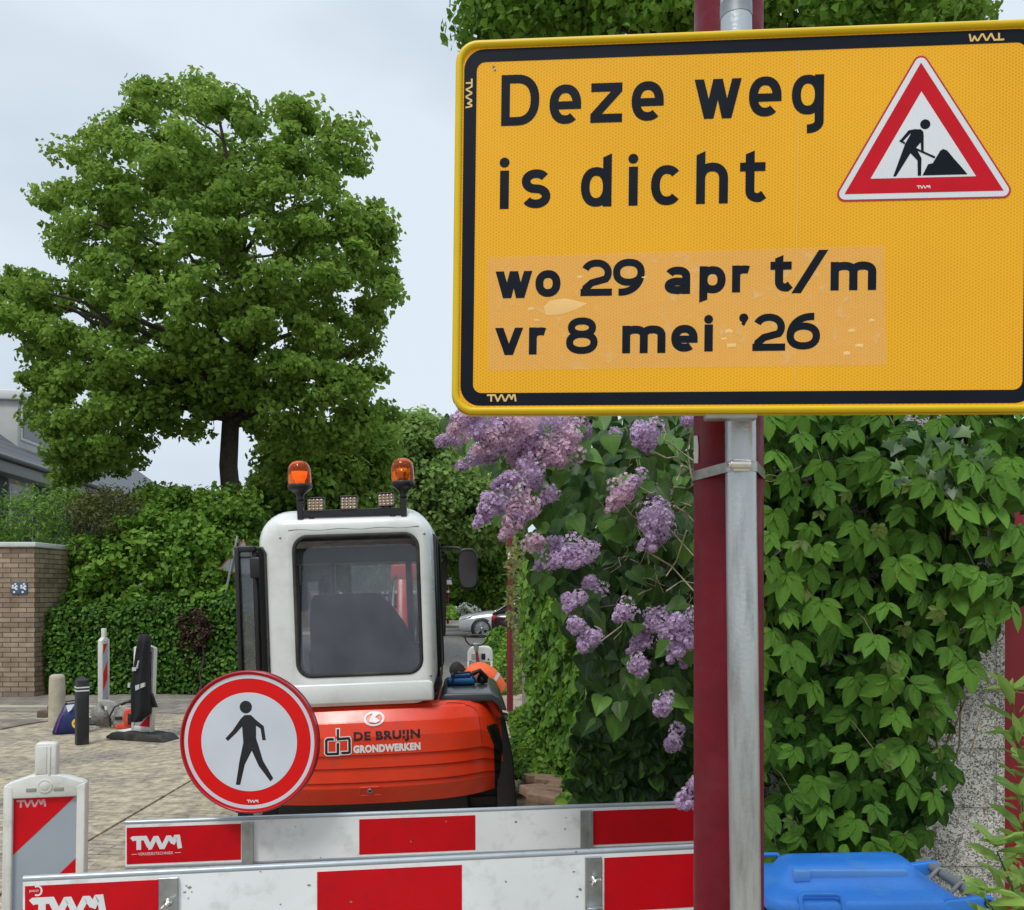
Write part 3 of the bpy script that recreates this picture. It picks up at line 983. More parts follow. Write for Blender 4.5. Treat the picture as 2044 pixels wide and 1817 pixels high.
# a torn white sticker on it
WST = mat('torn_sticker', (.55, .55, .53), .6, var=.15, vscale=60)
mb = MB()
def on_pole(x, y):
    X = (x - CX) / F * D
    # find angle on the cylinder that is seen at x
    best = None
    for k in range(181):
        a = R(180 + k)
        P = Vector((px + (rp + .0006) * math.cos(a), D + (rp + .0006) * math.sin(a), 0))
        sx = CX + P.x / P.y * F
        if best is None or abs(sx - x) < best[0]: best = (abs(sx - x), P)
    P = best[1]
    return Vector((P.x, P.y, H + (HY - y) / F * P.y))
rows = [(870, 1382.3, 1392), (890, 1382.3, 1394), (925, 1382.6, 1393.5)]
vs = []
for y, a, b_ in rows: vs += [on_pole(a, y), on_pole((a + b_) / 2, y), on_pole(b_, y)]
mb.add(vs, [[0, 3, 4, 1], [1, 4, 5, 2], [3, 6, 7, 4], [4, 7, 8, 5]], True)
mb.build('sticker', WST, pole, world=True)

Dg = 1.415
rg = (1502 - 1441) / 2 / F * Dg
gx = (1471.5 - CX) / F * Dg
def gp(x, y):
    z = H + (HY - y) / F * Dg
    return ((x - CX) / F * Dg, Dg, z)
gal = thing('sign_pipe', (gp(1488, 1817)[0], Dg, 0), 'scratched grey galvanised pipe in front of the dark red post, carrying the yellow sign', 'pole')
def galv():
    m = mat('pipe_zinc', (.50, .53, .54), .36, metal=.8, var=.18, vscale=14, rvar=.16, bump=.10, bscale=160, dirt=(.20, .20, .19), damt=.7, dscale=26, streak=True)
    return m
mb = MB()
P0, P1 = Vector(gp(1469, 0)), Vector(gp(1488, 1817))
dz = (P0 - P1) / (P0.z - P1.z)
mb.tube([P1 + dz * (-.05 - P1.z), P1, P0, P0 + dz * .12], rg, 32)
mb.build('pipe', galv(), gal, world=True)
mb = MB()
cpt = P0 + dz * (-.02)
mb.tube([cpt - dz * .012, cpt + dz * .012], rg * 1.03, 28)
mb.build('pipe_joint', M_['steeldull'], gal, world=True)
# hose clamp round both poles
BAND = mat('clamp_band', (.42, .41, .39), .35, metal=.85, var=.25, vscale=50)
cl = thing('hose_clamp', at(1440, 940, Dg), 'stainless steel band clamp with screw housing holding the pipe to the post', 'clamp')
zc = H + (HY - 940) / F * 1.45
gxx = (P1 + dz * (zc - P1.z)).x
hull = []
for k in range(60):
    a = 2 * PI * k / 60
    d_ = Vector((math.cos(a), math.sin(a)))
    A = Vector((px, D)) + d_ * (rp + .0015); B = Vector((gxx, Dg)) + d_ * (rg + .0015)
    hull.append(A if A.dot(d_) > B.dot(d_) else B)
hh = .0085
ring0 = [Vector((p.x, p.y, zc - hh)) for p in hull]; ring1 = [Vector((p.x, p.y, zc + hh)) for p in hull]
ringA = [Vector((p.x * 1, p.y, zc - hh)) for p in hull]
mb = MB(); mb.loft([ring0, ring1], True, False)
cin = Vector((px, D))
mb.build('band', BAND, cl, world=True)
mb = MB()
hx = (1478 - CX) / F * (Dg - rg)
mb.tube([(hx - .017, Dg - rg - .006, zc + .001), (hx + .014, Dg - rg - .006, zc + .001)], .0072, 12)
mb.box(hx - .012, hx + .014, Dg - rg - .004, Dg - rg + .004, zc - .0095, zc + .0105, .001)
mb.tube([(hx - .022, Dg - rg - .006, zc + .001), (hx - .016, Dg - rg - .006, zc + .001)], .0055, 6)
mb.build('screw_housing', M_['chrome'], cl, world=True)
# ------------------------------------------------------------------ barriers
BW = mat('board_white', srgb(238, 242, 243), .5, var=.05, vscale=3, dirt=(.2, .2, .19), damt=.38, dscale=9, rvar=.1)
BR = mat('board_red', srgb(204, 4, 22), .45, spec=.25, var=.07, vscale=5, dirt=(.2, .01, .02), damt=.35, dscale=11)
RAIL = mat('board_rail', srgb(170, 178, 184), .35, metal=.35, var=.08, vscale=9, dirt=(.25, .26, .27), damt=.4, dscale=14)


def barrier(label, A, B, hb, segs, posts, base_cat='barrier', bevel=.004):
    """A, B top corners of the board (world), hb board height; segs: list of (u0,u1) red; posts: list of (u0,u1)"""
    Mx = plane_frame(A, B - A, Vector((0, 0, 1)))
    Ln = (B - A).length
    t = thing('road_barrier', None, label, 'barrier', 'plank barriers across the road', mat=Mx)
    mb = MB(); mb.box(0, Ln, -hb + .004, -.012, -.022, -.0, .002, 1, smooth=False)
    mb.build('board', BW, t)
    mb = MB()
    mb.tube([(0, -.008, -.010), (Ln, -.008, -.010)], .0115, 12)
    mb.build('top_rail', RAIL, t)
    mb = MB()
    mb.tube([(0, -hb, -.010), (Ln, -hb, -.010)], .010, 10)
    mb.build('bottom_rail', RAIL, t)
    for (a, b) in segs:
        mb = MB(); mb.box(a, b, -hb + .016, -.028, -.001, .0012)
        mb.build('red_panel', BR, t)
    for (a, b, kind) in posts:
        mb = MB()
        g = -(A.z) - 0.0
        if kind == 'front':       # flat upright in front of the board
            mb.box(a, b, -hb - .02, -.02, .002, .012, .002, 1, smooth=False)
            mb.box(a + .004, b - .004, g, -hb * .8, .0125, .038, .003)
        else:                      # channel section between the boards
            mb.box(a, b, g, -.022, .002, .010, .001, 1, smooth=False)
            mb.box(a + (b - a) * .72, b, g, -.022, .0105, .03, .001, 1, smooth=False)
        pst = mb.build('post', M_['steel'], t)
        mb = MB(); mb.box(a - .02, b + .02, g, g + .05, -.32, .3, .01)
        mb.build('foot', M_['rubber'], t)
        if kind == 'front':
            c = (a + b) / 2
            W = Matrix.Translation((c, -hb * .42, .012))
            mb = MB()
            mb.lathe([(0, .03), (.006, .03), (.008, .012), (.014, .004), (.014, 0)], 14, M=W)
            for s in (-1, 1):
                mb.add([(s * .005, -.004, .014), (s * .018, -.002, .03), (s * .022, .004, .034), (s * .016, .008, .03), (s * .005, .004, .016)], [[0, 1, 2, 3, 4], [4, 3, 2, 1, 0]], M=W @ Matrix.Rotation(R(35), 4, 'Z'))
                mb.tube([W @ Matrix.Rotation(R(35), 4, 'Z') @ Vector(p) for p in ((s * .004, 0, .014), (s * .019, 0, .03))], [.005, .0045], 8)
            mb.build('wing_nut', M_['chrome'], pst)
    return t, Mx


# front barrier
A, B = at(45, 1752, 2.72), at(1462, 1684.5, 3.08)
Mf = plane_frame(A, B - A, Vector((0, 0, 1)))
U = lambda x: uvp(Mf, x, 1760)[0]
fb, Mf = barrier('nearest red and white plank barrier, with a wing nut beside its left red panel', A, B, .236,
                 [(U(50), U(316.5)), (U(633), U(922)), (U(1206), (B - A).length - .006)], [(U(318), U(357), 'front'), (U(1167), U(1200), 'front')])
kf = .236 / 131
mb = MB(); u, v = uvp(Mf, 63, 1825)
put(mb, twm(122 * kf, 36 * kf, 12.2 * kf), u, v - .012, .002)
mb.build('maker_mark', M_['white'], fb)
mb = MB()
put_text(mb, font_text('VERKEERSTECHNIEK', 100 * kf, 7 * kf), u + .01, v - .035, .002)
mb.build('small_print', M_['white'], fb)
mb = MB()
u, v = uvp(Mf, 75, 1778)
put(mb, [strip(ell(0, 0, 7 * kf, 8 * kf, 120, -120, 16), 3 * kf)], u, v, .002)
vs, fs = font_text('united', 15 * kf, 5 * kf)
mb.add([(u + 2 * kf - a, v + 2 * kf - b, .002) for a, b in vs], fs)
mb.build('maker_mark', M_['white'], fb)
# rear barrier
A, B = at(250, 1640, 3.75), at(1470, 1597, 4.12)
Mr = plane_frame(A, B - A, Vector((0, 0, 1)))
U = lambda x: uvp(Mr, x, 1680)[0]
rb, Mr = barrier('red and white plank barrier just behind the nearest one, under the round no pedestrians sign', A, B, .205,
                 [(U(253), U(481)), (U(717), U(949)), (U(1184), (B - A).length - .006)], [(U(483), U(507), 'back'), (U(1158), U(1181), 'back')])
kr = .205 / 91
mb = MB(); u, v = uvp(Mr, 263, 1697)
put(mb, twm(92 * kr, 27 * kr, 8.8 * kr), u, v, .002)
mb.build('maker_mark', M_['white'], rb)
mb = MB()
put_text(mb, font_text('VERKEERSTECHNIEK', 66 * kr, 5.4 * kr), u + 12 * kr, v - 11 * kr, .002)
mb.box(u, u + 10 * kr, v - 8.8 * kr, v - 8 * kr, .0016, .002); mb.box(u + 81 * kr, u + 92 * kr, v - 8.8 * kr, v - 8 * kr, .0016, .002)
mb.build('small_print', M_['white'], rb)
# dirt chips on the white boards
CH = mat('paint_chips', (.22, .22, .2), .7, var=.4, vscale=90)
for par, Mx, spots in ((fb, Mf, ((372, 1768), (378, 1772), (383, 1780), (369, 1781), (376, 1793), (520, 1740), (617, 1767), (1145, 1740), (1150, 1700), (1010, 1760), (1152, 1790), (1158, 1775), (700, 1800), (560, 1805))),
                       (rb, Mr, ((1030, 1641), (590, 1650), (820, 1680), (1130, 1632), (1128, 1655), (640, 1712), (890, 1640)))):
    mb = MB()
    for i, (x, y) in enumerate(spots):
        rr = random.Random(i * 7 + x)
        u, v = uvp(Mx, x, y)
        s = rr.uniform(.003, .0075)
        mb.add([(u + s * rr.uniform(.5, 1.3) * math.cos(k), v + s * rr.uniform(.3, 1.0) * math.sin(k), .0016) for k in (0, .9, 1.8, 2.7, 3.6, 4.6, 5.5)], [list(range(7))])
    mb.build('paint_chip', CH, par)

# ------------------------------------------------------------------ round no-pedestrians sign
RC = Vector(at(497, 1481, 3.72))
bot = at(500, 1622, 3.72)
rad = .309
RMx = Matrix.Translation(RC) @ Matrix.Rotation(R(0), 4, 'Y') @ Matrix.Rotation(R(90 - 3), 4, 'X')
# slight turn: disc is a little narrower than high
RMx = Matrix.Translation(RC) @ Matrix.Rotation(R(-5), 4, 'Z') @ Matrix.Rotation(R(-2), 4, 'Y') @ Matrix.Rotation(R(90), 4, 'X')
rs = thing('no_pedestrians_sign', None, 'round red and white sign with a black walking figure, above the rear plank barrier', 'sign', mat=RMx)
RSH = mat('round_sign_red', srgb(222, 18, 16), .45, spec=.25, var=.05, vscale=9)
RIM = mat('round_sign_rim', srgb(170, 10, 30), .3, coat=.3)
WS = sheeting('round_sign_white', srgb(205, 211, 219), cell=.006, amt=.15, light=srgb(222, 227, 234))
mb = MB(); mb.lathe([(0, -.004), (rad - .004, -.004), (rad, -.002), (rad + .003, .004), (rad, .009), (rad - .005, .010), (rad - .008, .006), (rad - .008, 0)], 96)
mb.lathe([(rad + .001, -.004), (rad + .002, -.026), (rad - .006, -.028)], 96)
mb.build('rim', RIM, rs)
def disc3(r, z, n=96): return [(r * math.cos(2 * PI * i / n), r * math.sin(2 * PI * i / n), z) for i in range(n)]
def annulus(r0, r1, z, n=96):
    mb = MB(); mb.add(disc3(r0, z, n) + disc3(r1, z, n), [[i, (i + 1) % n, n + (i + 1) % n, n + i][::-1] for i in range(n)]); return mb
MB().poly(disc3(rad - .006, 0)).build('red_ring', RSH, rs)
MB().poly(disc3(rad - .004, -.005)[::-1]).build('back', M_['steeldull'], rs)
annulus(.277, .293, .0006).build('white_ring', WS, rs)
MB().poly(disc3(.2155, .0006)).build('white_field', WS, rs)
# figure, traced from its outline; crop units -> metres
kk = .309 / (800 / 2)
def rp_(x, y): return ((x - 468) * kk * 1.02, (492 - y) * kk)
mb = MB()
cxy = rp_(457, 295); mb.poly([(cxy[0] + x, cxy[1] + y, .0012) for x, y in disc(0, 0, 36 * kk)])
def fig(pts, z):
    P = [rp_(*p) for p in pts]
    ar = sum(P[i][0] * P[(i + 1) % len(P)][1] - P[(i + 1) % len(P)][0] * P[i][1] for i in range(len(P)))
    if ar < 0: P = P[::-1]
    mb.poly([(a, b, z) for a, b in P])
fig([(448, 340), (484, 340), (506, 362), (512, 400), (510, 470), (517, 500), (484, 545), (436, 500), (432, 400), (424, 362)], .0012)
fig([(448, 340), (424, 362), (378, 425), (334, 470), (348, 485), (398, 440), (436, 400)], .00125)
fig([(484, 340), (500, 358), (556, 405), (565, 484), (545, 484), (537, 418), (506, 398)], .00125)
fig([(436, 495), (484, 540), (440, 620), (410, 734), (385, 733), (410, 600)], .0013)
fig([(484, 545), (517, 495), (545, 600), (600, 700), (583, 717), (520, 630)], .0013)
mb.build('walking_figure', M_['black'], rs)
mb = MB(); u, v = rp_(446, 836); put(mb, twm(66 * kk, 17 * kk, 4.4 * kk), u, v, .0014)
mb.build('maker_mark', M_['white'], rs)
mb = MB(); mb.tube([(0.01, .25, -.045), (.01, -.33, -.05)], .02, 14)
mb.box(-.03, .06, -.2, -.16, -.035, -.01, .003)
mb.build('bracket', M_['steel'], rs)

# ------------------------------------------------------------------ beacons
BWH = mat('beacon_plastic', srgb(214, 213, 205), .45, var=.05, vscale=8, dirt=(.35, .33, .27), damt=.5, dscale=18, bump=.1)
BWH2 = sheeting('beacon_grey_sheeting', srgb(158, 166, 174), cell=.006, amt=.15, light=srgb(178, 186, 194))
def mk_beacon(label, group, handle=True, foot=True, hgt=1.0, M=None, wd=.27):
    """panel beacon in local coordinates: x width, y depth, z up"""
    t = thing('beacon', None, label, 'beacon', group, mat=M)
    h2 = wd / 2
    z0 = .09 if foot else .09
    zt = hgt
    mb = MB()
    fw = .030
    prof = [(-h2, z0), (h2, z0), (h2, zt - .035), (h2 - .012, zt - .028), (0, zt), (-h2 + .012, zt - .028), (-h2, zt - .035)]
    inn = (-h2 + fw, h2 - fw, z0 + .05, zt - .08)
    # frame made of four bars
    mb.prism([(-h2, z0), (-h2 + fw, z0), (-h2 + fw, zt - .045), (-h2 + .004, zt - .035), (-h2, zt - .042)], -.028, .028, 'y', .004)
    mb.prism([(h2, z0), (h2 - fw, z0), (h2 - fw, zt - .045), (h2 - .004, zt - .035), (h2, zt - .042)][::-1], -.028, .028, 'y', .004)
    mb.prism([(-h2 + .006, zt - .085), (h2 - .006, zt - .085), (h2 - .006, zt - .034), (.05, zt - .006), (0, zt), (-.05, zt - .006), (-h2 + .006, zt - .034)], -.026, .026, 'y', .004)
    mb.box(-h2 + .006, h2 - .006, -.026, .026, z0, z0 + .055, .005)
    if handle:
        mb.prism([(-.036, zt - .02), (.036, zt - .02), (.036, zt + .105), (.028, zt + .112), (-.03, zt + .112), (-.036, zt + .105)], -.024, .02, 'y', .005)
        mb.box(.010, .016, -.0275, -.02, zt - .005, zt + .1, .001)
        mb.box(-.030, .004, -.0265, -.02, zt + .0, zt + .1, .002)
    frame = mb.build('frame', BWH, t)
    mb = MB()
    mb.lathe([(0, -.0305), (.016, -.0305), (.019, -.028), (.022, -.0305), (.024, -.030), (.024, -.02)], 20, M=Matrix.Translation((0, 0, zt - .043)), axis='y')
    mb.build('latch', BWH, frame)
    mb = MB()
    mb.box(-.062, -.028, -.0285, -.02, zt - .062, zt - .048, .002)
    mb.box(.028, .062, -.0285, -.02, zt - .062, zt - .048, .002)
    mb.build('slot', mat('beacon_slot', srgb(150, 148, 138), .6), frame)
    x0, x1, a0, a1 = inn
    mb = MB(); mb.box(x0 - .004, x1 + .004, -.012, .012, a0 - .01, a1 + .005)
    mb.build('grey_panel', BWH2, t)
    mb = MB()
    wdt = x1 - x0
    stripe = wdt * 1.15
    z = a1
    def clip(pts):  # Sutherland-Hodgman against z range
        for (s, lim) in ((1, a0), (-1, a1)):
            o = []
            for i in range(len(pts)):
                p, q = pts[i], pts[(i + 1) % len(pts)]
                ip, iq = s * (p[1] - lim) >= 0, s * (q[1] - lim) >= 0
                if ip: o.append(p)
                if ip != iq:
                    k = (lim - p[1]) / (q[1] - p[1])
                    o.append((p[0] + (q[0] - p[0]) * k, lim))
            pts = o
            if not pts: return []
        return pts
    z = a1 + .16 * 0
    k = 0
    zz = a1 - wdt
    while zz > a0 - wdt * 2 - .2:
        P = clip([(x0, zz), (x1, zz + wdt), (x1, zz + wdt + .23), (x0, zz + .23)] if k else [(x0, zz), (x1, zz + wdt), (x1, zz + 2), (x0, zz + 2)])
        if len(P) > 2:
            for yy, rv in ((-.0128, False), (.0128, True)):
                Q = [(a, yy, b) for a, b in P]
                mb.poly(Q[::-1] if rv else Q)
        zz -= .46; k += 1
    red = mb.build('red_stripe', BR, t)
    if foot:
        mb = MB()
        for s in (-1, 1):
            mb.prism([(0, 0), (.37, 0), (.38, .02), (.30, .075), (.12, .085), (0, .085)], -.14, .14, 'y', .006, M=Matrix.Rotation(0 if s > 0 else PI, 4, 'Z'))
        ft = mb.build('rubber_foot', M_['rubber'], t)
        mb = MB(); mb.box(-.27, -.16, -.10, .10, .0855, .088)
        mb.build('foot_label', M_['white'], ft)
        mb = MB(); mb.box(-.05, .05, -.02, .02, .06, .1, .01); mb.build('spigot', BWH, t)
    return t


# near beacon, left edge of the picture
Db = 3.1
zt = H + (HY - 1543) / F * Db
bm_ = Matrix.Translation((at(86, 0, Db).x, Db, 0)) @ Matrix.Rotation(R(14), 4, 'Z') @ Matrix.Rotation(R(.8), 4, 'Y')
nb_ = mk_beacon('nearest white framed beacon with red and grey diagonals, at the left edge', 'red and white panel beacons', M=bm_, hgt=zt)
mb = MB()
kb = 1 / (F / Db)
tw = twm(52 * kb, 15 * kb, 4 * kb)
for k, pc in enumerate(tw):
    for f in pc:
        mb.poly([(-.135 + .030 + .010 + a, -.0135 - k * .00005, zt - .08 - .040 + b) for a, b in f])
mb.build('maker_mark', mat('beacon_print', srgb(214, 150, 156), .5), nb_)
for x, lab, rz, hd, ex in ((207, 'upright white framed beacon seen edge on in front of the hedge, without a jacket', 96, True, 1.0), (293, 'white framed beacon with a black work jacket hung over it, leaning on a rubber foot', 52, False, 1.0)):
    if x == 207:
        Dk = 10.9
        M = Matrix.Translation((at(207, 0, Dk).x, Dk, 0)) @ Matrix.Rotation(R(rz), 4, 'Z')
        hk = H + (HY - 1272) / F * Dk
        mk_beacon(lab, 'red and white panel beacons', M=M, hgt=hk, foot=True, wd=.25)
    else:
        Dk = 9.55
        M = Matrix.Translation((at(285, 0, Dk).x, Dk, 0)) @ Matrix.Rotation(R(1.8), 4, 'Y') @ Matrix.Rotation(R(-16), 4, 'Z')
        hk = H + (HY - 1286) / F * Dk
        b2 = mk_beacon(lab, 'red and white panel beacons', M=M, hgt=hk, foot=True, handle=False, wd=.27)
        B2M = M
# ------------------------------------------------------------------ mini excavator
DE = 5.2
EO = Vector((at(737, 0, DE).x, DE, 0))
EM = Matrix.Translation(EO) @ Matrix.Rotation(R(3), 4, 'Z') @ Matrix.Rotation(R(-2), 4, 'Y')
ORG = mat('excavator_orange', srgb(232, 58, 20), .34, var=.07, vscale=4, coat=.25, dirt=(.16, .07, .04), damt=.35, dscale=7, rvar=.08)
CABW = mat('cab_white', srgb(222, 224, 220), .3, var=.03, coat=.3, dirt=(.42, .38, .32), damt=.35, dscale=5, rvar=.1)
ex = thing('mini_excavator', None, 'red and white mini excavator seen from behind with two amber beacons on its cab', 'excavator', mat=EM)


def cwy(x, z):
    """rear surface of the counterweight: local y at x, z"""
    a = abs(x) / .86
    y = .22 * a ** 6 + .10 * a * a
    t = (z - .335) / .615
    y += .10 * max(0, .18 - t) / .18 * .6 + .05 * max(0, t - .70) / .3
    if t > .96: y += .02
    # stepped grooves
    for zz in (.655, .575, .485):
        if z < zz: y += .012
        d = abs(z - zz)
        if z < zz and d < .012: y += .004
    if z > .85: y += (z - .85) * .38
    return y


def cw_top(x):      # upper edge of the counterweight falls away to the sides
    a = abs(x) / .86
    return .95 - .015 * a * a - (.20 * (max(0, a - .80) / .20) ** 2)


xs = [-.86 + 1.56 * i / 54 for i in range(55)] + [.70 + .16 * i / 32 for i in range(1, 33)]
zk = sorted([k / 60 for k in range(61)] + [ .832, .836, .985] + [(zz - .335 + d) / .615 for zz in (.655, .575, .485) for d in (-.012, -.0001, .0006)])
rings = []
for x in xs:
    zt_ = cw_top(x)
    zb_ = .335 + .015 * (abs(x) / .86) ** 3
    r = []
    for k in zk:
        z = zb_ + (zt_ - zb_) * k
        r.append((x, cwy(x, .335 + .615 * k) + (.03 * (k > .985)), z))
    rings.append(r)
body = []
# close: top and bottom run forward
for i, r in enumerate(rings):
    x = xs[i]
    yb = .95
    rings[i] = [(x, yb, r[0][2])] + r + [(x, max(.3, r[-1][1] + .05), r[-1][2] + .004), (x, yb, r[-1][2] + .004)]
mb = MB(); mb.loft(rings, closed=False, smooth=False)
mb.box(-.855, -.845, .45, .95, .40, .80)
mb.box(.845, .855, .45, .95, .40, .80)
lv = MB()
keep = []
for f in mb.f:
    c = sum((mb.v[i] for i in f), Vector()) / 4
    lim = .745 + (.775 - c.z) * .34 if c.z > .65 else .79
    if c.x > lim and c.y < .6 and .35 < c.z < .775 - max(0, c.x - .80) * .3:
        lv.add([mb.v[i] for i in f], [[0, 1, 2, 3]], True)
    else: keep.append(f)
mb.f = keep; mb.sm = [False] * len(keep)
cw = mb.build('counterweight', ORG, ex)
# crease lines of the engine cover
for p in cw.data.polygons: pass
mb = MB()
DK = mat('panel_gap', (.30, .02, .008), .6)


def onc(x, z, o=.0025):
    return (x, cwy(x, .335 + .615 * (z - .335) / max(.1, cw_top(x) - .335)) - o, z)
# curved crease on both sides of the cover
for s in (1,):
    pts = [onc(.50 + .20 * math.sin(R(90 * i / 24)), .935 - .09 * (1 - math.cos(R(90 * i / 24))), .000) for i in range(25)] + [onc(.70 + .015 * i / 12, .845 - .17 * i / 12, .0) for i in range(1, 13)]
    mb.tube(pts, .003, 6)
mb.build('cover_seam', DK, cw)
# black louvred corner
for k in range(8):
    z = .765 - k * .018
    lv.tube([onc(.758 + k * .006, z, .004), onc(.80 + k * .003, z - .035, .004)], .004, 5)
lv.build('louvre', M_['blackplastic'], cw)
# towing eye recess
mb = MB()
P = [onc(*p, .002) for p in ((-.055, .395), (.085, .395), (.07, .45), (-.04, .45))]
Q = [onc(*p, -.015) for p in ((-.035, .405), (.065, .405), (.055, .44), (-.028, .44))]
ORD = mat('excavator_orange_recess', srgb(180, 30, 12), .5)
mb.add(P + Q, [[0, 1, 5, 4], [1, 2, 6, 5], [2, 3, 7, 6], [3, 0, 4, 7], [4, 5, 6, 7]])
for a, b in zip(P, P[1:] + P[:1]): mb.tube([a, b], .004, 6)
hk = mb.build('recess', ORG, cw)
mb = MB(); mb.tube([onc(.015 + .013 * math.cos(t), .425 + .013 * math.sin(t), .006) for t in [2 * PI * i / 12 for i in range(12)]], .005, 6, closed=True)
mb.build('eye_bolt', M_['steeldull'], cw)
# decals
WSTK = mat('white_decal', srgb(232, 226, 222), .4)
BSTK = mat('black_decal', (.02, .008, .008), .4)


def dec(px_, py_):
    """picture position -> local x, z of the counterweight's rear face"""
    I = EM.inverted()
    a = I @ Vector((0, 0, H)); b = I @ at(px_, py_, 1.0)
    s = (a.y - .04) / (a.y - b.y)
    p = a + (b - a) * s
    return p.x, p.z


mapc = lambda q: onc(q[0], q[1], q[2])
def lay(mb, tv, x0, z0, o=.003):
    vs, fs = tv
    P = [(x0 + a, z0 + b) for a, b in vs]
    mb.add([onc(a, b, o) for a, b in P], fs)
def z6(x, y): return dec((680 + x * 220 / 2044) * .9459, (1490 + y * 110 / 1022) * .9459)
a, b = z6(635, 715), z6(1925, 665)
hz = z6(635, 495)[1] - a[1]
mb = MB(); lay(mb, font_text('DE BRUIJN', b[0] - a[0], hz, .04), a[0], a[1]); mb.build('lettering', BSTK, cw)
a, b = z6(630, 905), z6(1935, 850)
hz = z6(630, 750)[1] - a[1]
mb = MB(); lay(mb, font_text('GRONDWERKEN', b[0] - a[0], hz, .06), a[0], a[1]); mb.build('lettering', WSTK, cw)
for (t, m, o) in ((86, WSTK, .0028), (50, BSTK, .0036)):
    mb = MB()
    tk = z6(t, 0)[0] - z6(0, 0)[0]
    for pts in ([(245, 632), (120, 638), (98, 660), (98, 905), (120, 925), (325, 915), (325, 705)],
                [(318, 440), (325, 630), (535, 612), (552, 640), (555, 880), (535, 893), (392, 900)]):
        pp = [z6(*p) for p in pts]
        if t == 86:
            d0 = (Vector(pp[0]) - Vector(pp[1])).normalized() * tk * .2; d1 = (Vector(pp[-1]) - Vector(pp[-2])).normalized() * tk * .2
            pp[0] = tuple(Vector(pp[0]) + d0); pp[-1] = tuple(Vector(pp[-1]) + d1)
        for f in strip(pp, tk): mb.poly([onc(x, z, o) for x, z in f][::-1])
    mb.build('logo', m, cw)
# oval badge
mb = MB()
cx_, cz_ = z6(1020, 245)
ra, rb_ = (z6(1222, 245)[0] - cx_), (z6(1020, 110)[1] - cz_)
for f in strip([(cx_ + ra * .9 * math.cos(t), cz_ + rb_ * .87 * math.sin(t)) for t in [2 * PI * i / 40 for i in range(40)]], ra * .2, True):
    mb.poly([onc(x, z, .006) for x, z in f])
for f in ([(985, 160), (1060, 140), (915, 300), (1000, 320), ], [(1060, 140), (1128, 152), (1035, 215), (930, 300)], [(1035, 215), (1135, 280), (1060, 320), (930, 305)]):
    q = [z6(*p) for p in f]
    if f[0] == (985, 160): q = [z6(985, 150), z6(1062, 135), z6(1040, 215), z6(920, 305)]
    mb.poly([onc(x, z, .0065 + .0003 * (f[0][0] == 1060) + .0006 * (f[0][0] == 1035)) for x, z in q])
mb.build('badge', WSTK, cw)

# side cover on the right with things lying on it
mb = MB()
mb.prism([(.46, .945), (.80, .93), (.862, .80), (.87, .5), (.80, .5), (.46, .9)], .30, 1.35, 'y', .02)
mb.build('side_cover', ORG, ex)
mb = MB()
mb.prism([(.455, .925), (.455, .965), (.49, .985), (.78, .977), (.845, .945), (.885, .86), (.86, .86), (.79, .925)], .20, 1.32, 'y', .012)
mb.build('top_cover', mat('dark_grey_cover', (.035, .04, .042), .32, var=.1, coat=.2, dirt=(.2, .19, .17), damt=.4), ex)
# black rear edge of the right track frame and cover
mb = MB(); mb.prism([(.80, .84), (.87, .80), (.915, .55), (.94, .0), (.80, .0)], .30, 1.6, 'y', .012)
mb.build('side_skirt', M_['blackplastic'], ex)

# undercarriage
for s in (-1, 1):
    trk = []
    x0, x1 = (.60, .90) if s > 0 else (-.90, -.60)
    prof = [(y_ + .42, z_) for y_, z_ in ((.0, .22), (.03, .08), (.14, .0), (1.75, .0), (1.87, .08), (1.9, .22), (1.86, .36), (1.75, .43), (.14, .43), (.03, .36))]
    mb = MB(); mb.prism(prof, x0, x1, 'x', .02)
    for k in range(26):
        y = .52 + k * .066
        mb.box(x0 - .008, x1 + .008, y, y + .03, .425, .445)
        mb.box(x0 - .008, x1 + .008, y, y + .03, -.015, .005)
    for z in (.1, .17, .24, .31): mb.box(x0 - .004, x1 + .004, .408, .43, z, z + .03)
    mb.build('track', M_['rubber'], ex)
mb = MB(); mb.box(-.62, .62, .35, 1.5, .18, .36, .02); mb.lathe([(.42, .34), (.42, .42)], 32, M=Matrix.Translation((0, .9, 0)))
mb.build('undercarriage', M_['blackplastic'], ex)
mb = MB(); mb.box(-.8, .8, .45, 1.7, .40, .5, .03); mb.build('slew_platform', M_['blackplastic'], ex)

# cab shell
def rr(hw, z0, z1, r, y, n=8, cx=0, cut=0):
    pts = rrect(-hw, hw, z0, z1, r, n)
    return [(cx + a, y, b) for a, b in pts]
ca = .0
Y0 = .06
def rx(xl, xr, z0, z1, r, y, n=8):
    return [(a, y, b) for a, b in rrect(xl, xr, z0, z1, r, n)]
WX0, WX1, WZ0, WZ1 = -.402, .360, 1.141, 2.003
shell = [rx(WX0, WX1, WZ0, WZ1, .085, Y0 + .035), rx(WX0 - .003, WX1 + .003, WZ0 - .004, WZ1 + .004, .087, Y0 + .005), rx(WX0 - .011, WX1 + .011, WZ0 - .012, WZ1 + .012, .09, Y0 - .002),
         rx(WX0 - .045, WX1 + .03, 1.06, 2.05, .08, Y0), rx(WX0 - .12, WX1 + .045, .955, 2.07, .09, Y0 + .002), rx(-.575, .423, .95, 2.10, .12, Y0 + .015),
         rx(-.605, .437, .947, 2.135, .16, Y0 + .045), rx(-.628, .444, .946, 2.160, .19, Y0 + .085), rx(-.64, .447, .945, 2.175, .20, Y0 + .14),
         rx(-.642, .448, .945, 2.182, .20, Y0 + .19)]
mb = MB(); mb.loft(shell, True, True)
# lower step of the cab skirt
mb.prism([(-.56, .965), (-.56, 1.075), (-.53, 1.092), (.40, 1.092), (.425, 1.075), (.425, .965)], Y0 - .010, Y0 + .1, 'y', .012)
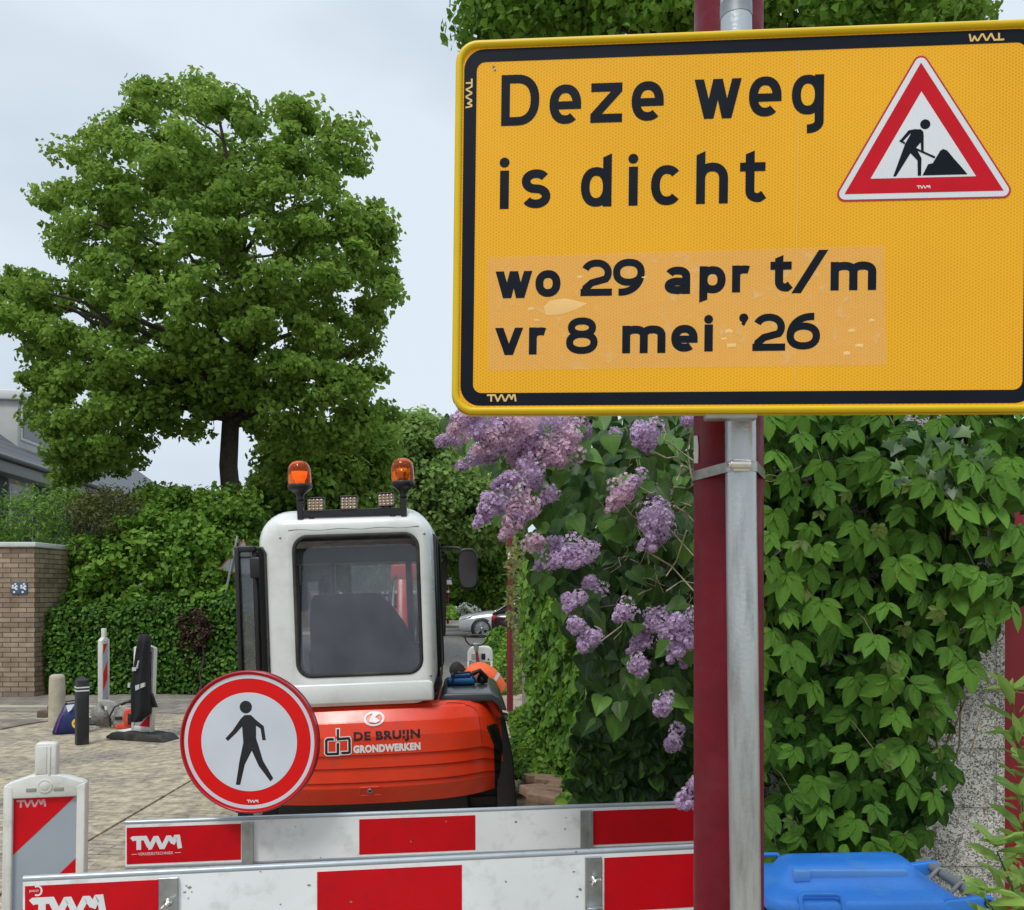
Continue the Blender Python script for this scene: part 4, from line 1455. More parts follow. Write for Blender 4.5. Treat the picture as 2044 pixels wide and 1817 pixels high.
# roof and front part
clampz = lambda r: [(a, b, max(c, 1.985)) for a, b, c in r]
roof = [clampz(rx(-.642, .448, .945, zt_, .20, Y0 + y_)) for y_, zt_ in ((.188, 2.182), (.5, 2.19), (1.15, 2.185))] + [clampz(rx(-.62, .43, .945, 2.15, .17, Y0 + 1.28)), clampz(rx(-.58, .38, .945, 2.1, .12, Y0 + 1.32))]
mb.loft(roof, True, True, capb=True)
shellob = mb.build('cab_shell', CABW, ex)
mb = MB()
mb.box(-.63, .44, Y0 + .16, Y0 + 1.3, .92, .99, .01)
for s in (-.625, .43):
    mb.box(s - .018, s + .018, Y0 + 1.2, Y0 + 1.27, 1.0, 2.06, .01)
mb.box(-.62, .43, Y0 + 1.22, Y0 + 1.27, .99, 1.12, .01)
mb.box(.42, .447, Y0 + .185, Y0 + 1.25, 1.0, 1.10, .005)
mb.build('cab_frame', M_['blackplastic'], ex)
# rear window
CG = glass_mat('tinted_cab_glass', (.84, .85, .88), .04, dust_sheen=.09)
mb = MB(); mb.poly([(a, b + (c - 1.57) * .14 + .05, c) for a, b, c in rx(WX0 + .004, WX1 - .004, WZ0 + .004, WZ1 - .004, .08, Y0 + .012)])
rw = mb.build('rear_window', CG, ex)
mb = MB(); mb.tube(rx(WX0 + .002, WX1 - .002, WZ0 + .002, WZ1 - .002, .085, Y0 + .002), .0125, 10, closed=True)
mb.build('window_seal', M_['rubber'], rw)
# side window
mb = MB(); mb.box(.4425, .4455, Y0 + .24, Y0 + 1.2, 1.12, 1.98)
sw = mb.build('side_window', CG, ex)
mb = MB()
mb.tube([(.447, Y0 + .22, 1.1), (.447, Y0 + .22, 2.0), (.447, Y0 + 1.2, 2.0), (.447, Y0 + 1.2, 1.1)], .016, 8, closed=True)
mb.tube([(.447, Y0 + .7, 1.1), (.447, Y0 + .7, 2.0)], .012, 8)
mb.build('window_seal', M_['blackplastic'], sw)
mb = MB(); mb.box(-.60, .41, Y0 + 1.235, Y0 + 1.24, 1.12, 1.98); mb.build('windscreen', glass_mat('clear_glass', (.7, .72, .72), .03), ex)
# left rear corner opening edge
mb = MB()
mb.tube([(-.642, Y0 + .19, .99), (-.642, Y0 + .19, 1.93), (-.642, Y0 + .24, 1.97), (-.642, Y0 + 1.2, 1.99)], .014, 8)
mb.build('door_frame', M_['blackplastic'], ex)
mb = MB(); mb.tube([(-.43 + .86 * i / 20 * .93, Y0 + .002 + .02 * 0, 2.043 + .004 * math.sin(i)) for i in range(21)], .0035, 6); mb.build('roof_seam', mat('seam_grey', (.12, .12, .12), .7), ex)
for x_, z_ in ((-.48, 2.0), (.40, 2.0), (-.5, 1.12), (.41, 1.12)):
    mb = MB(); mb.lathe([(0, -.006), (.007, -.005), (.009, 0)], 10, M=Matrix.Translation((x_, Y0 + .004, z_)), axis='y'); mb.build('bolt', M_['steeldull'], ex)
# quarter light round the left rear corner, the cab's dark interior painted opaque black
cor = [(-.577, Y0 + .013), (-.607, Y0 + .041), (-.631, Y0 + .083), (-.645, Y0 + .14), (-.647, Y0 + .195)]
mb = MB(); zs = [1.03, 1.06, 1.9, 1.945]
off = [.012, 0, 0, .012]
mb.loft([[(x - .002, y - .003, z + (0.0 if i else (.03 if k == 0 else (-.03 if k == 3 else 0)))) for i, (x, y) in enumerate(cor)] for k, z in enumerate(zs)], closed=False)
qw = mb.build('quarter_window', mat('quarter_interior_dark', (.006, .006, .007), .65, spec=.08), ex)
mb = MB()
mb.tube([(-.577, Y0 + .008, 1.06), (-.577, Y0 + .008, 1.915), (-.60, Y0 + .03, 1.945), (-.645, Y0 + .14, 1.95)], .007, 8)
mb.tube([(-.577, Y0 + .008, 1.06), (-.60, Y0 + .03, 1.035), (-.645, Y0 + .14, 1.03)], .007, 8)
mb.build('window_seal', M_['rubber'], qw)
# black header inside the doorway and sun blind
mb = MB(); mb.box(-.60, .42, Y0 + .95, Y0 + 1.2, 1.87, 1.99, .01)
mb.box(.20, .24, Y0 + 1.1, Y0 + 1.2, 1.0, 1.9, .01); mb.box(-.36, -.33, Y0 + 1.1, Y0 + 1.2, 1.0, 1.9, .01)
mb.build('headliner', M_['blackplastic'], ex)
# seat under a dark cover
SC = mat('seat_cloth', (.018, .018, .02), .9, var=.2, vscale=5, bump=.2, bscale=20)
secs = []
for z, hw_, dp, yo, xo in ((1.0, .28, .24, .62, -.10), (1.08, .30, .22, .6, -.08), (1.16, .33, .18, .52, -.04), (1.24, .345, .15, .47, -.035), (1.34, .335, .13, .47, -.045), (1.46, .305, .11, .45, -.075), (1.56, .265, .10, .45, -.105), (1.615, .235, .08, .45, -.13), (1.64, .21, .05, .45, -.14), (1.645, .15, .02, .45, -.14)):
    ring = []
    for i in range(28):
        a = 2 * PI * i / 28
        wob = 1 + .05 * math.sin(5 * a + z * 3)
        ring.append((xo + hw_ * math.copysign(abs(math.cos(a)) ** .7, math.cos(a)) * wob, yo + dp * math.sin(a) * wob, z))
    secs.append(ring)
mb = MB(); mb.loft(secs, True, True, capb=True); seat = mb.build('seat', SC, ex)
mb = MB(); mb.box(-.36, .24, .65, 1.15, .95, 1.18, .06); mb.build('seat_cushion', SC, ex)
mb = MB()
mb.box(.24, .34, .5, .9, 1.0, 1.3, .03); mb.box(-.44, -.38, .5, .9, 1.0, 1.28, .03)
mb.tube([(.29, .85, 1.3), (.30, .9, 1.46)], .012, 8); mb.tube([(-.41, .85, 1.28), (-.41, .9, 1.45)], .012, 8)
mb.build('armrest', M_['blackplastic'], ex)
# boom, raised in front of the cab
mb = MB()
mb.prism([(1.65, .5), (1.95, .75), (2.35, 1.35), (2.6, 1.86), (2.72, 1.9), (2.75, 1.78), (2.5, 1.15), (2.1, .5), (1.75, .35)], .02, .12, 'x', .01)
mb.box(-.03, .19, 2.55, 2.8, 1.76, 1.90, .01)
mb.box(-.07, .21, 1.5, 1.8, .35, .8, .02)
boom = mb.build('boom', ORG, ex)
mb = MB()
mb.tube([(.0, 1.75, .9), (-.01, 2.5, 1.7)], .012, 10)
mb.tube([(.135, 1.75, .9), (.14, 2.5, 1.7)], .010, 10)
mb.build('hydraulic_ram', M_['chrome'], ex)
mb = MB(); mb.tube([(-.03, 1.7, .7), (-.05, 2.0, 1.25), (-.02, 2.5, 1.75), (.05, 2.62, 1.84)], .014, 8)
mb.tube([(.17, 1.7, .7), (.19, 2.0, 1.3), (.15, 2.5, 1.78)], .014, 8); mb.build('hydraulic_hose', M_['rubber'], ex)
mb = MB()
mb.prism([(2.66, 1.84), (2.78, 1.84), (3.5, .9), (3.4, .8)], .03, .11, 'x', .01); mb.build('dipper_arm', ORG, ex)
mb = MB()
mb.prism([(3.4, .85), (3.5, .85), (3.65, .55), (3.5, .3), (3.2, .25), (3.1, .4), (3.3, .5)], -.15, .30, 'x', .02); mb.build('bucket', M_['rubber'], ex)
# open door, swung back on the left
DM = Matrix.Translation((-.52, Y0 + 1.15, 0)) @ Matrix.Rotation(R(-104), 4, 'Z')
mb = MB()
mb = MB()
def dbar(p, q, w_=.022):
    mb.tube([p, q], w_, 8)
XL, XR, YD = -.832, -.728, .42
mb.box(XL - .022, XL + .008, YD - .02, YD + .03, 1.0, 1.975, .008)
mb.box(XR - .02, XR + .015, YD + .01, YD + .06, 1.0, 1.945, .008)
mb.box(XL - .02, XR + .01, YD - .015, YD + .045, 1.94, 1.98, .008)
mb.box(XL - .02, XR + .01, YD - .015, YD + .045, 1.0, 1.05, .008)
mb.box(XR - .01, -.575, YD - .10, YD + .07, 1.765, 1.90, .01)
mb.box(XL, XR, YD, YD + .03, 1.90, 1.915, .004)
door = mb.build('door', M_['blackplastic'], ex)
mb = MB(); mb.box(XL + .006, XR - .018, YD + .012, YD + .016, 1.04, 1.945); mb.build('door_glass', glass_mat('door_glass_mat', (.5, .54, .5), .06, dust_sheen=.12), door)
mb = MB(); mb.tube([(XR + .05, .5, 1.14), (XR + .052, .5, 1.18), (XR + .06, .49, 1.10)], .012, 8); mb.build('handle', M_['chrome'], door)
# mirrors
mb = MB()
mb.tube([(.44, 1.1, 1.955), (.50, .95, 1.955), (.60, .9, 1.95), (.64, .9, 1.92)], .008, 8)
arm = mb.build('mirror_arm', M_['blackplastic'], ex)
sec = []
for y, k in ((.872, .90), (.868, 1.0), (.88, 1.04), (.91, .9), (.93, .5)):
    sec.append([(.665 + .070 * k * math.copysign(abs(math.cos(a)) ** .6, math.cos(a)), y, 1.795 + .143 * k * math.copysign(abs(math.sin(a)) ** .6, math.sin(a))) for a in [2 * PI * i / 40 for i in range(40)]])
mb = MB(); mb.loft(sec, True, True, capb=True)
mir = mb.build('mirror', M_['blackplastic'], ex)
mg = mat('mirror_glass', (.035, .03, .03), .12, metal=0)
mb = MB(); mb.poly([(p[0], .874, p[2]) for p in sec[0]]); mb.build('mirror_glass', mg, mir)
mb = MB(); mb.tube([(-.53, 1.25, 1.8), (-.62, 1.3, 1.7)], .008, 8)
mb.loft([[(-.58 + .05 * k * math.cos(a), y, 1.62 + .10 * k * math.sin(a)) for a in [2 * PI * i / 24 for i in range(24)]] for y, k in ((1.3, .9), (1.29, 1), (1.33, .8))], True, True, capa=True, capb=True)
mb.build('mirror', M_['blackplastic'], ex)

# light bar on the roof
mb = MB()
ZB = 2.135
BX = -.040
mb.box(BX - .318, BX + .318, Y0 + .02, Y0 + .06, ZB - .012, ZB + .032, .003, 1, smooth=False)
for s in (-1, 1):
    mb.box(BX + s * .318 - .018, BX + s * .318 + .018, Y0 + .016, Y0 + .07, ZB - .022, ZB + .09, .003, 1, smooth=False)
    mb.tube([(BX + s * .25, Y0 + .05, ZB - .03), (BX + s * .25, Y0 + .06, ZB)], .03, 12)
mb.build('light_bar', M_['blackplastic'], ex)
LED = mat('led_lens', (.36, .27, .2), .15, metal=.4)
AMB = bpy.data.materials.new('amber_lens'); AMB.use_nodes = True
p_ = AMB.node_tree.nodes['Principled BSDF']
p_.inputs['Base Color'].default_value = (.85, .16, .01, 1); p_.inputs['Roughness'].default_value = .05
p_.inputs['Transmission Weight'].default_value = .85; p_.inputs['IOR'].default_value = 1.3
for (x, z, tz) in ((-.262, 2.199, 0), (-.058, 2.203, 0), (.172, 2.217, -2)):
    mb = MB()
    M = Matrix.Translation((x, Y0 + .02, z)) @ Matrix.Rotation(R(tz), 4, 'Y') @ Matrix.Rotation(R(-8), 4, 'X') @ Matrix.Scale(1.13, 4)
    mb.box(-.045, .045, 0, .05, -.034, .034, .006, M=M)
    mb.box(-.047, .047, -.004, .02, .034, .043, .002, M=M)
    for k in range(7): mb.box(-.04, .04, .05, .062, -.03 + k * .01, -.026 + k * .01, M=M)
    mb.tube([M @ Vector((-.02, .03, -.03)), (x - .02, Y0 + .05, ZB + .03)], .006, 6)
    mb.tube([M @ Vector((.02, .03, -.03)), (x + .02, Y0 + .05, ZB + .03)], .006, 6)
    wl = mb.build('work_light', M_['blackplastic'], ex)
    mb = MB()
    for i in range(4):
        for j in range(4):
            mb.lathe([(0, -.006), (.007, -.005), (.0098, -.001)], 8, M=M @ Matrix.Translation((-.0315 + i * .021, 0, -.025 + j * .0165)), axis='y')
    mb.box(-.042, .042, -.0008, .004, -.031, .031, M=M)
    mb.build('lens', LED, wl)
for s, lit in ((-1, True), (1, False)):
    M = Matrix.Translation((BX + s * .318, Y0 + .045, 2.185)) @ Matrix.Scale(1.12, 4)
    mb = MB()
    mb.lathe([(.018, 0), (.018, .02), (.022, .022), (.022, .028), (.018, .03), (.018, .04), (.022, .042), (.022, .05), (.02, .052), (.024, .075), (.05, .095), (.066, .105), (.068, .125), (.064, .13), (0, .13)], 28, M=M)
    bc = mb.build('beacon_light', M_['blackplastic'], ex)
    mb = MB()
    pr = [(.062, .130)]
    for k in range(3): pr += [(.0625, .135 + k * .012), (.0635, .141 + k * .012)]
    pr += [(.062, .19), (.060, .215), (.054, .235), (.042, .25), (.024, .258), (0, .261)]
    mb.lathe(pr, 32, M=M)
    mb.build('amber_dome', AMB, bc)
    mb = MB(); mb.lathe([(0, .13), (.02, .13), (.022, .15), (.03, .17), (.034, .2), (.03, .2), (.015, .165), (0, .16)], 16, M=M)
    mb.lathe([(0, .165), (.012, .17), (.014, .19), (.008, .2), (0, .205)], 12, M=M)
    if lit:
        em = bpy.data.materials.new('lit_bulb'); em.use_nodes = True
        q_ = em.node_tree.nodes['Principled BSDF']; q_.inputs['Emission Color'].default_value = (1, .30, .04, 1); q_.inputs['Emission Strength'].default_value = .7
        q_.inputs['Base Color'].default_value = (.8, .4, .1, 1)
        mb.build('bulb', em, bc)
    else:
        mb.build('reflector', M_['chrome'], bc)

# blue case and tools on the side cover (a thing of its own)
BLUE = mat('blue_case', srgb(40, 110, 170), .4, var=.15)
cs = thing('tool_case', EM @ Vector((.60, .75, .987)), 'small blue case with black straps on the dark side cover of the excavator', 'case', rot=(0, R(-2), R(5)))
mb = MB(); mb.box(-.11, .09, -.09, .09, 0, .045, .015); mb.box(-.08, .06, -.06, .06, .04, .075, .015); mb.build('case_body', BLUE, cs)
mb = MB(); mb.tube([(-.07, -.09, .02), (-.06, -.075, .08), (.05, -.075, .085), (.10, -.09, .01)], .008, 6)
mb.tube([(.07, -.05, .07), (.12, -.04, .09), (.17, -.02, .03)], .018, 8); mb.lathe([(0, -.04), (.035, -.03), (.04, 0), (.03, .03), (0, .04)], 14, M=Matrix.Translation((.14, 0, .03)))
mb.build('strap', M_['blackplastic'], cs)
# ------------------------------------------------------------------ leaves
rng = np.random.default_rng(7)


def in_poly(poly, X, Y):
    P = np.array(poly, float); n = len(P)
    ins = np.zeros(len(X), bool)
    j = n - 1
    for i in range(n):
        xi, yi, xj, yj = *P[i], *P[j]
        c = ((yi > Y) != (yj > Y)) & (X < (xj - xi) * (Y - yi) / (yj - yi + 1e-12) + xi)
        ins ^= c
        j = i
    return ins


def edge_dist(poly, X, Y):
    P = np.array(poly, float)
    d = np.full(len(X), 1e9)
    for i in range(len(P)):
        a, b = P[i], P[(i + 1) % len(P)]
        ab = b - a
        t = np.clip(((X - a[0]) * ab[0] + (Y - a[1]) * ab[1]) / (ab @ ab + 1e-9), 0, 1)
        d = np.minimum(d, np.hypot(X - a[0] - t * ab[0], Y - a[1] - t * ab[1]))
    return d


def sample(poly, n):
    """n random picture positions inside the polygon"""
    P = np.array(poly, float)
    lo, hi = P.min(0), P.max(0)
    ox, oy = [], []
    k = 0
    while k < n:
        x = rng.uniform(lo[0], hi[0], n * 2); y = rng.uniform(lo[1], hi[1], n * 2)
        m = in_poly(poly, x, y)
        ox.append(x[m]); oy.append(y[m]); k += m.sum()
    return np.concatenate(ox)[:n], np.concatenate(oy)[:n]


def to_world(x, y, D):
    return np.stack([(x - CX) / F * D, D, H + (HY - y) / F * D], 1)


# leaf outlines: x across, y along the leaf (base at 0, tip at 1), z fold; quads/triangles as (m,k) arrays
def tpl(kind):
    if kind == 'simple':      # two folded quads
        V = [(0, 0, 0), (0, 1, -.12), (.34, .35, .10), (.26, .75, .02), (-.34, .35, .10), (-.26, .75, .02)]
        Fc = [(0, 2, 3, 1), (1, 5, 4, 0)]
    elif kind == 'lobed':     # broad pointed maple-like leaf
        V = [(0, 0, 0), (0, 1, -.15), (.52, .18, .06), (.30, .62, .05), (-.52, .18, .06), (-.30, .62, .05), (0, .45, 0)]
        Fc = [(0, 2, 3, 6), (6, 3, 1, 1), (0, 6, 5, 4), (6, 1, 5, 5)]
        Fc = [(0, 2, 3, 1), (1, 5, 4, 0)]
    elif kind == 'narrow':
        V = [(0, 0, 0), (0, 1, -.10), (.15, .3, .05), (.12, .7, .03), (-.15, .3, .05), (-.12, .7, .03)]
        Fc = [(0, 2, 3, 1), (1, 5, 4, 0)]
    elif kind in ('leaflet', 'heart'):
        if kind == 'heart':
            ys = [-.06, .0, .10, .25, .42, .6, .78, .92, 1.0]
            ws = [.12, .34, .44, .46, .41, .30, .17, .06, 0]
        else:
            ys = [0, .12, .25, .32, .42, .50, .60, .68, .78, .86, 1.0]
            ws = [.0, .12, .20, .195, .235, .22, .225, .19, .16, .095, 0]
        V, Fc = [], []
        for i, (yy, ww) in enumerate(zip(ys, ws)):
            dz = -.28 * yy ** 2
            V += [(0, max(yy, 0), dz - .035), (ww, yy, dz + ww * .22), (-ww, yy, dz + ww * .22)]
        for i in range(len(ys) - 1):
            a = i * 3
            Fc += [(a, a + 1, a + 4, a + 3), (a, a + 3, a + 5, a + 2)]
    return np.array(V, float), np.array(Fc, int)


def leaves(name, C, size, mat_, parent=None, kind='simple', up=.6, outward=None, spread=.7, droop=0.3, tint=None, sizevar=.3,
           dirs=None, normals=None, uv=False, smooth=False, build=True):
    """one mesh of leaves at centres C. dirs: leaf direction (base to tip)"""
    n = len(C)
    V0, F0 = tpl(kind)
    N = rng.normal(0, spread, (n, 3))
    N[:, 2] += up
    if outward is not None: N += outward
    if normals is not None: N = normals + rng.normal(0, spread, (n, 3))
    N /= np.linalg.norm(N, axis=1)[:, None] + 1e-9
    T = rng.normal(0, 1, (n, 3)) if dirs is None else dirs + rng.normal(0, .35, (n, 3))
    T[:, 2] -= droop
    T -= N * (T * N).sum(1)[:, None]
    T /= np.linalg.norm(T, axis=1)[:, None] + 1e-9
    B = np.cross(T, N)
    s = size * rng.uniform(1 - sizevar, 1 + sizevar, n) if np.isscalar(size) else size
    P = (C[:, None, :] + s[:, None, None] * (V0[None, :, 0:1] * B[:, None, :] + (V0[None, :, 1:2] - .3) * T[:, None, :] + V0[None, :, 2:3] * N[:, None, :]))
    k = len(V0)
    Fa = (F0[None] + (np.arange(n) * k)[:, None, None]).reshape(-1, 4)
    tn = rng.random(n) if tint is None else tint
    UV = np.tile(V0[:, :2], (n, 1)) if uv else None
    if not build: return P.reshape(-1, 3), Fa, np.repeat(tn, k), UV
    return np_mesh(name, P.reshape(-1, 3), Fa, mat_, parent, np.repeat(tn, k), UV, smooth)


def clumps(poly, D, depth, n, r, per, squash=.7, edge=None, bright=True):
    """foliage clumps inside a picture outline at distance D: returns leaf centres, outward vectors, tint, clump centres"""
    x, y = sample(poly, n)
    ed = edge_dist(poly, x, y)
    k_ = ed > min(.30 * r / D * F, ed.max() * .5)      # keep the clumps, which have a size of their own, inside the outline
    x, y, ed = x[k_], y[k_], ed[k_]; n = len(x)
    mx_ = ed.max()
    t = np.clip(ed / mx_, 0, 1)
    dd = depth * np.sqrt(np.clip(1 - (1 - t) ** 2, 0, 1))
    u = rng.uniform(-1, 1, n)
    u = np.sign(u) * np.abs(u) ** .6        # more clumps near the surface of the crown
    Dv = D + u * dd
    Cc = to_world(x, y, np.full(n, D))
    # keep outline at distance D; move in depth along the axis of the view ray scaled
    Cc = to_world(x, y, Dv)
    rr_ = r * rng.uniform(.6, 1.25, n)
    cen = Cc.mean(0)
    out_c = Cc - cen; out_c /= np.linalg.norm(out_c, axis=1)[:, None] + 1e-9
    tn_c = rng.uniform(.15, .85, n)
    L = rng.normal(0, 1, (n, per, 3))
    L /= np.linalg.norm(L, axis=2)[:, :, None]
    rad_ = rng.random((n, per)) ** .45
    L = L * rad_[:, :, None] * rr_[:, None, None]
    L[:, :, 2] *= squash
    off = L / (rr_[:, None, None] + 1e-9)
    P = (Cc[:, None, :] + L).reshape(-1, 3)
    O = (off * .9 + out_c[:, None, :] * .35).reshape(-1, 3)
    tn = np.clip(np.repeat(tn_c, per) * .6 + rng.random(n * per) * .4 + off[:, :, 2].ravel() * .12, 0, 1)
    return P, O, tn, Cc


BARK = mat('bark', (.055, .045, .034), .9, var=.35, vscale=14, bump=.8, bscale=25)
def limb(mb, a, b, r0, r1, wob=.12, n=5, seed=0):
    rr_ = random.Random(seed)
    a, b = Vector(a), Vector(b)
    Lr = (b - a).length
    pts, rs = [], []
    for i in range(n + 1):
        t = i / n
        p = a.lerp(b, t)
        if 0 < i < n: p += Vector((rr_.uniform(-1, 1), rr_.uniform(-1, 1), rr_.uniform(-.3, 1))) * wob * Lr * .35
        p.z += math.sin(t * PI) * Lr * .06
        pts.append(p); rs.append(r0 + (r1 - r0) * t)
    mb.tube(pts, rs, 7)
    return pts


def tree(name, label, cat, poly, D, depth, n, r, per, size, lm, trunk, group=None, kind='simple', up=.6, squash=.7, nlimb=24, fork=None, ivy=False):
    """trunk: picture positions of the trunk centre line from ground to fork with widths in picture units"""
    base = to_world(np.array([trunk[0][0]]), np.array([HY + H * F / D]), np.array([D]))[0]
    t = thing(name, (base[0], D, 0), label, cat, group)
    P, O, tn, Cc = clumps(poly, D, depth, n, r, per, squash)
    leaves('crown', P, size, lm, t, kind, up=up, outward=O, tint=tn)
    mb = MB()
    pts = [Vector((base[0], D, -.1))]
    rs = [trunk[0][2] / F * D / 2 * 1.15]
    for (x, y, w_) in trunk:
        pts.append(Vector(to_world(np.array([x]), np.array([y]), np.array([D]))[0])); rs.append(w_ / F * D / 2)
    mb.tube(pts, rs, 12)
    top = pts[-1]
    idx = rng.choice(len(Cc), min(nlimb, len(Cc)), replace=False)
    for q, i in enumerate(idx):
        c = Vector(Cc[i])
        far = math.hypot(c.x - base[0], c.y - D)
        zs_ = max(5.3, min(c.z - far * rng.uniform(.35, .8), top.z - .5))
        if c.z < zs_ - .8: continue
        seg = max(i_ for i_ in range(len(pts) - 1) if pts[i_].z <= zs_)
        f_ = (zs_ - pts[seg].z) / (pts[seg + 1].z - pts[seg].z)
        s = pts[seg].lerp(pts[seg + 1], f_)
        rr0 = rs[seg] + (rs[seg + 1] - rs[seg]) * f_
        mid = limb(mb, s, c, rr0 * .45, .015 * D / 18, seed=q, n=7)
    mb.build('trunk', BARK, t, world=True)
    return t


G_MAPLE = leaf_mat('maple_leaf', (.080, .155, .022), (.28, .46, .080), .6, .42, spec=.1)
G_BRIGHT = leaf_mat('bright_leaf', (.06, .15, .02), (.24, .42, .07), .55, .3, spec=.2)
G_DARK = leaf_mat('dark_leaf', (.036, .10, .012), (.20, .36, .050), .5, .33, spec=.12)
G_HEDGE = leaf_mat('hedge_leaf', (.016, .060, .007), (.12, .26, .032), .5, .22, spec=.18)
G_VIB = leaf_mat('shrub_leaf', (.042, .120, .012), (.22, .40, .052), .5, .28, spec=.15)
G_RED = leaf_mat('barberry_leaf', (.03, .018, .010), (.11, .05, .032), .5, .2)

# the big maple
MAP = [(58, 390), (70, 378), (100, 374), (141, 361), (120, 320), (104, 298), (121, 278), (145, 262), (167, 244), (200, 236), (215, 200), (221, 178),
       (245, 190), (266, 194), (276, 165), (283, 157), (300, 158), (308, 132), (320, 128), (335, 138), (345, 161), (371, 165), (378, 130), (400, 130), (425, 124),
       (454, 140), (445, 178), (487, 165), (505, 185), (541, 190), (560, 200), (579, 169), (605, 175), (637, 186), (655, 200), (674, 219), (670, 240), (699, 232), (741, 253), (735, 290),
       (724, 319), (740, 350), (758, 373), (770, 400), (787, 428), (795, 465), (785, 490), (779, 511), (795, 545), (810, 569), (800, 600), (783, 623), (765, 640), (749, 640),
       (754, 677), (762, 732), (799, 761), (790, 790), (790, 835), (750, 862), (715, 900), (690, 912), (600, 922), (530, 900), (496, 858), (435, 822), (415, 862),
       (380, 878), (335, 866), (300, 900), (275, 955), (245, 995), (205, 962), (150, 968), (110, 975), (84, 962), (76, 920), (74, 878), (58, 845), (54, 815), (62, 797), (40, 780), (30, 755),
       (45, 740), (60, 700), (45, 680), (20, 672), (-15, 665), (-30, 600), (-10, 555), (0, 540), (30, 530), (60, 548), (90, 530), (115, 555), (125, 520), (90, 500), (75, 470), (80, 430), (62, 410)]
tree('maple_tree', 'huge green maple tree filling the upper left against the pale sky', 'tree', MAP, 18.0, 3.4, 900, .38, 110, .104, G_MAPLE,
     [(470, 1210, 46), (468, 1150, 40), (462, 1000, 38), (456, 930, 36), (460, 850, 34), (468, 760, 30), (475, 600, 24), (470, 450, 16), (450, 300, 8), (430, 200, 4)],
     kind='lobed', up=.55, squash=.62, nlimb=70)
# ------------------------------------------------------------------ trees and shrubs beyond
GRP = 'trees and shrubs beyond the street'
def bush(name, label, cat, poly, D, depth, n, r, per, size, lm, kind='simple', group=GRP, up=.5, sticks=8, squash=.8, trunk=None):
    P = np.array(poly, float)
    cx = P[:, 0].mean()
    t = thing(name, ((cx - CX) / F * D, D, 0), label, cat, group)
    Pp, O, tn, Cc = clumps(poly, D, depth, n, r, per, squash)
    Pp[:, 2] = np.maximum(Pp[:, 2], .03)
    leaves('foliage' if trunk is None else 'crown', Pp, size, lm, t, kind, up=up, outward=O, tint=tn)
    mb = MB()
    X = (cx - CX) / F * D
    rr_ = random.Random(int(cx))
    lowest = H + (HY - P[:, 1].max()) / F * D
    if trunk:
        mb.tube([(X, D, -.1), (X + .1, D, max(lowest, 1.0)), (X, D, max(lowest, 1.0) + r * 3)], [trunk, trunk * .8, trunk * .5], 10)
        for q in range(sticks * 2):
            c = Cc[rng.integers(len(Cc))]
            limb(mb, (X, D, max(lowest, 1.0) + rr_.uniform(-.3, .3) * r), c, trunk * .4, .02, seed=q)
        mb.build('trunk', BARK, t, world=True)
    else:
        for q in range(sticks):
            c = Cc[rng.integers(len(Cc))]
            limb(mb, (c[0] * .7 + X * .3, D + rr_.uniform(-.2, .2), max(0, lowest - .4) if lowest > .5 else 0), c, .02, .008, seed=q)
        mb.build('branch', BARK, t, world=True)
    return t


# bushes behind the hedge on the left (Y ~ 14-17)
bush('shrub', 'feathery green shrub at the left edge, above the brick wall', 'shrub', [(-60, 1000), (0, 985), (40, 975), (90, 960), (150, 975), (200, 1000), (190, 1060), (150, 1200), (100, 1230), (-60, 1140)], 15.5, 1.0, 150, .32, 60, .085, G_BRIGHT, kind='narrow')
bush('shrub', 'reddish tinged green shrub below the second house roof', 'shrub', [(150, 985), (210, 962), (262, 985), (290, 1010), (270, 1100), (140, 1110), (130, 1030)], 15.0, .8, 90, .28, 60, .08, leaf_mat('tinged_leaf', (.035, .065, .012), (.15, .15, .035), .45, .25), kind='narrow')
bush('shrub', 'broad leaved bright green shrub rising right behind the clipped hedge', 'shrub', [(100, 1130), (140, 1080), (220, 1040), (300, 1010), (380, 1020), (440, 1050), (480, 1090), (490, 1250), (420, 1275), (120, 1275), (100, 1200)], 14.8, .9, 330, .26, 60, .10, G_VIB)
bush('shrub', 'dark ivy covered shrub around the foot of the maple trunk', 'shrub', [(240, 990), (300, 965), (350, 972), (430, 982), (470, 962), (510, 970), (530, 1010), (520, 1220), (440, 1230), (400, 1060), (300, 1030)], 16.2, .9, 260, .28, 60, .095, G_DARK)
bush('tree', 'tree seen over the white cab, right of the maple trunk', 'tree', [(490, 930), (530, 870), (600, 850), (700, 850), (770, 830), (790, 900), (760, 1000), (800, 1100), (760, 1180), (520, 1180), (470, 1050)], 23, 2.0, 420, .50, 70, .15, G_MAPLE, kind='lobed', trunk=.16)
bush('tree', 'pale green tree between the maple and the lilac blossom', 'tree', [(750, 860), (790, 815), (815, 800), (850, 815), (880, 830), (905, 880), (960, 930), (1020, 960), (1040, 1050), (1000, 1110), (880, 1100), (790, 1090), (760, 960)], 32, 2.5, 430, .60, 75, .17, leaf_mat('hazed_leaf', (.11, .20, .05), (.32, .47, .13), .6, .4, spec=.15), kind='lobed', trunk=.18)  # leaf colour lightened to carry the distance haze
bush('tree', 'dark leaved tree behind the excavator mirror', 'tree', [(880, 1075), (930, 1040), (990, 1050), (1040, 1060), (1060, 1160), (1010, 1215), (960, 1225), (930, 1180), (890, 1150)], 34, 2.0, 240, .55, 60, .16, G_DARK, kind='lobed', trunk=.15)
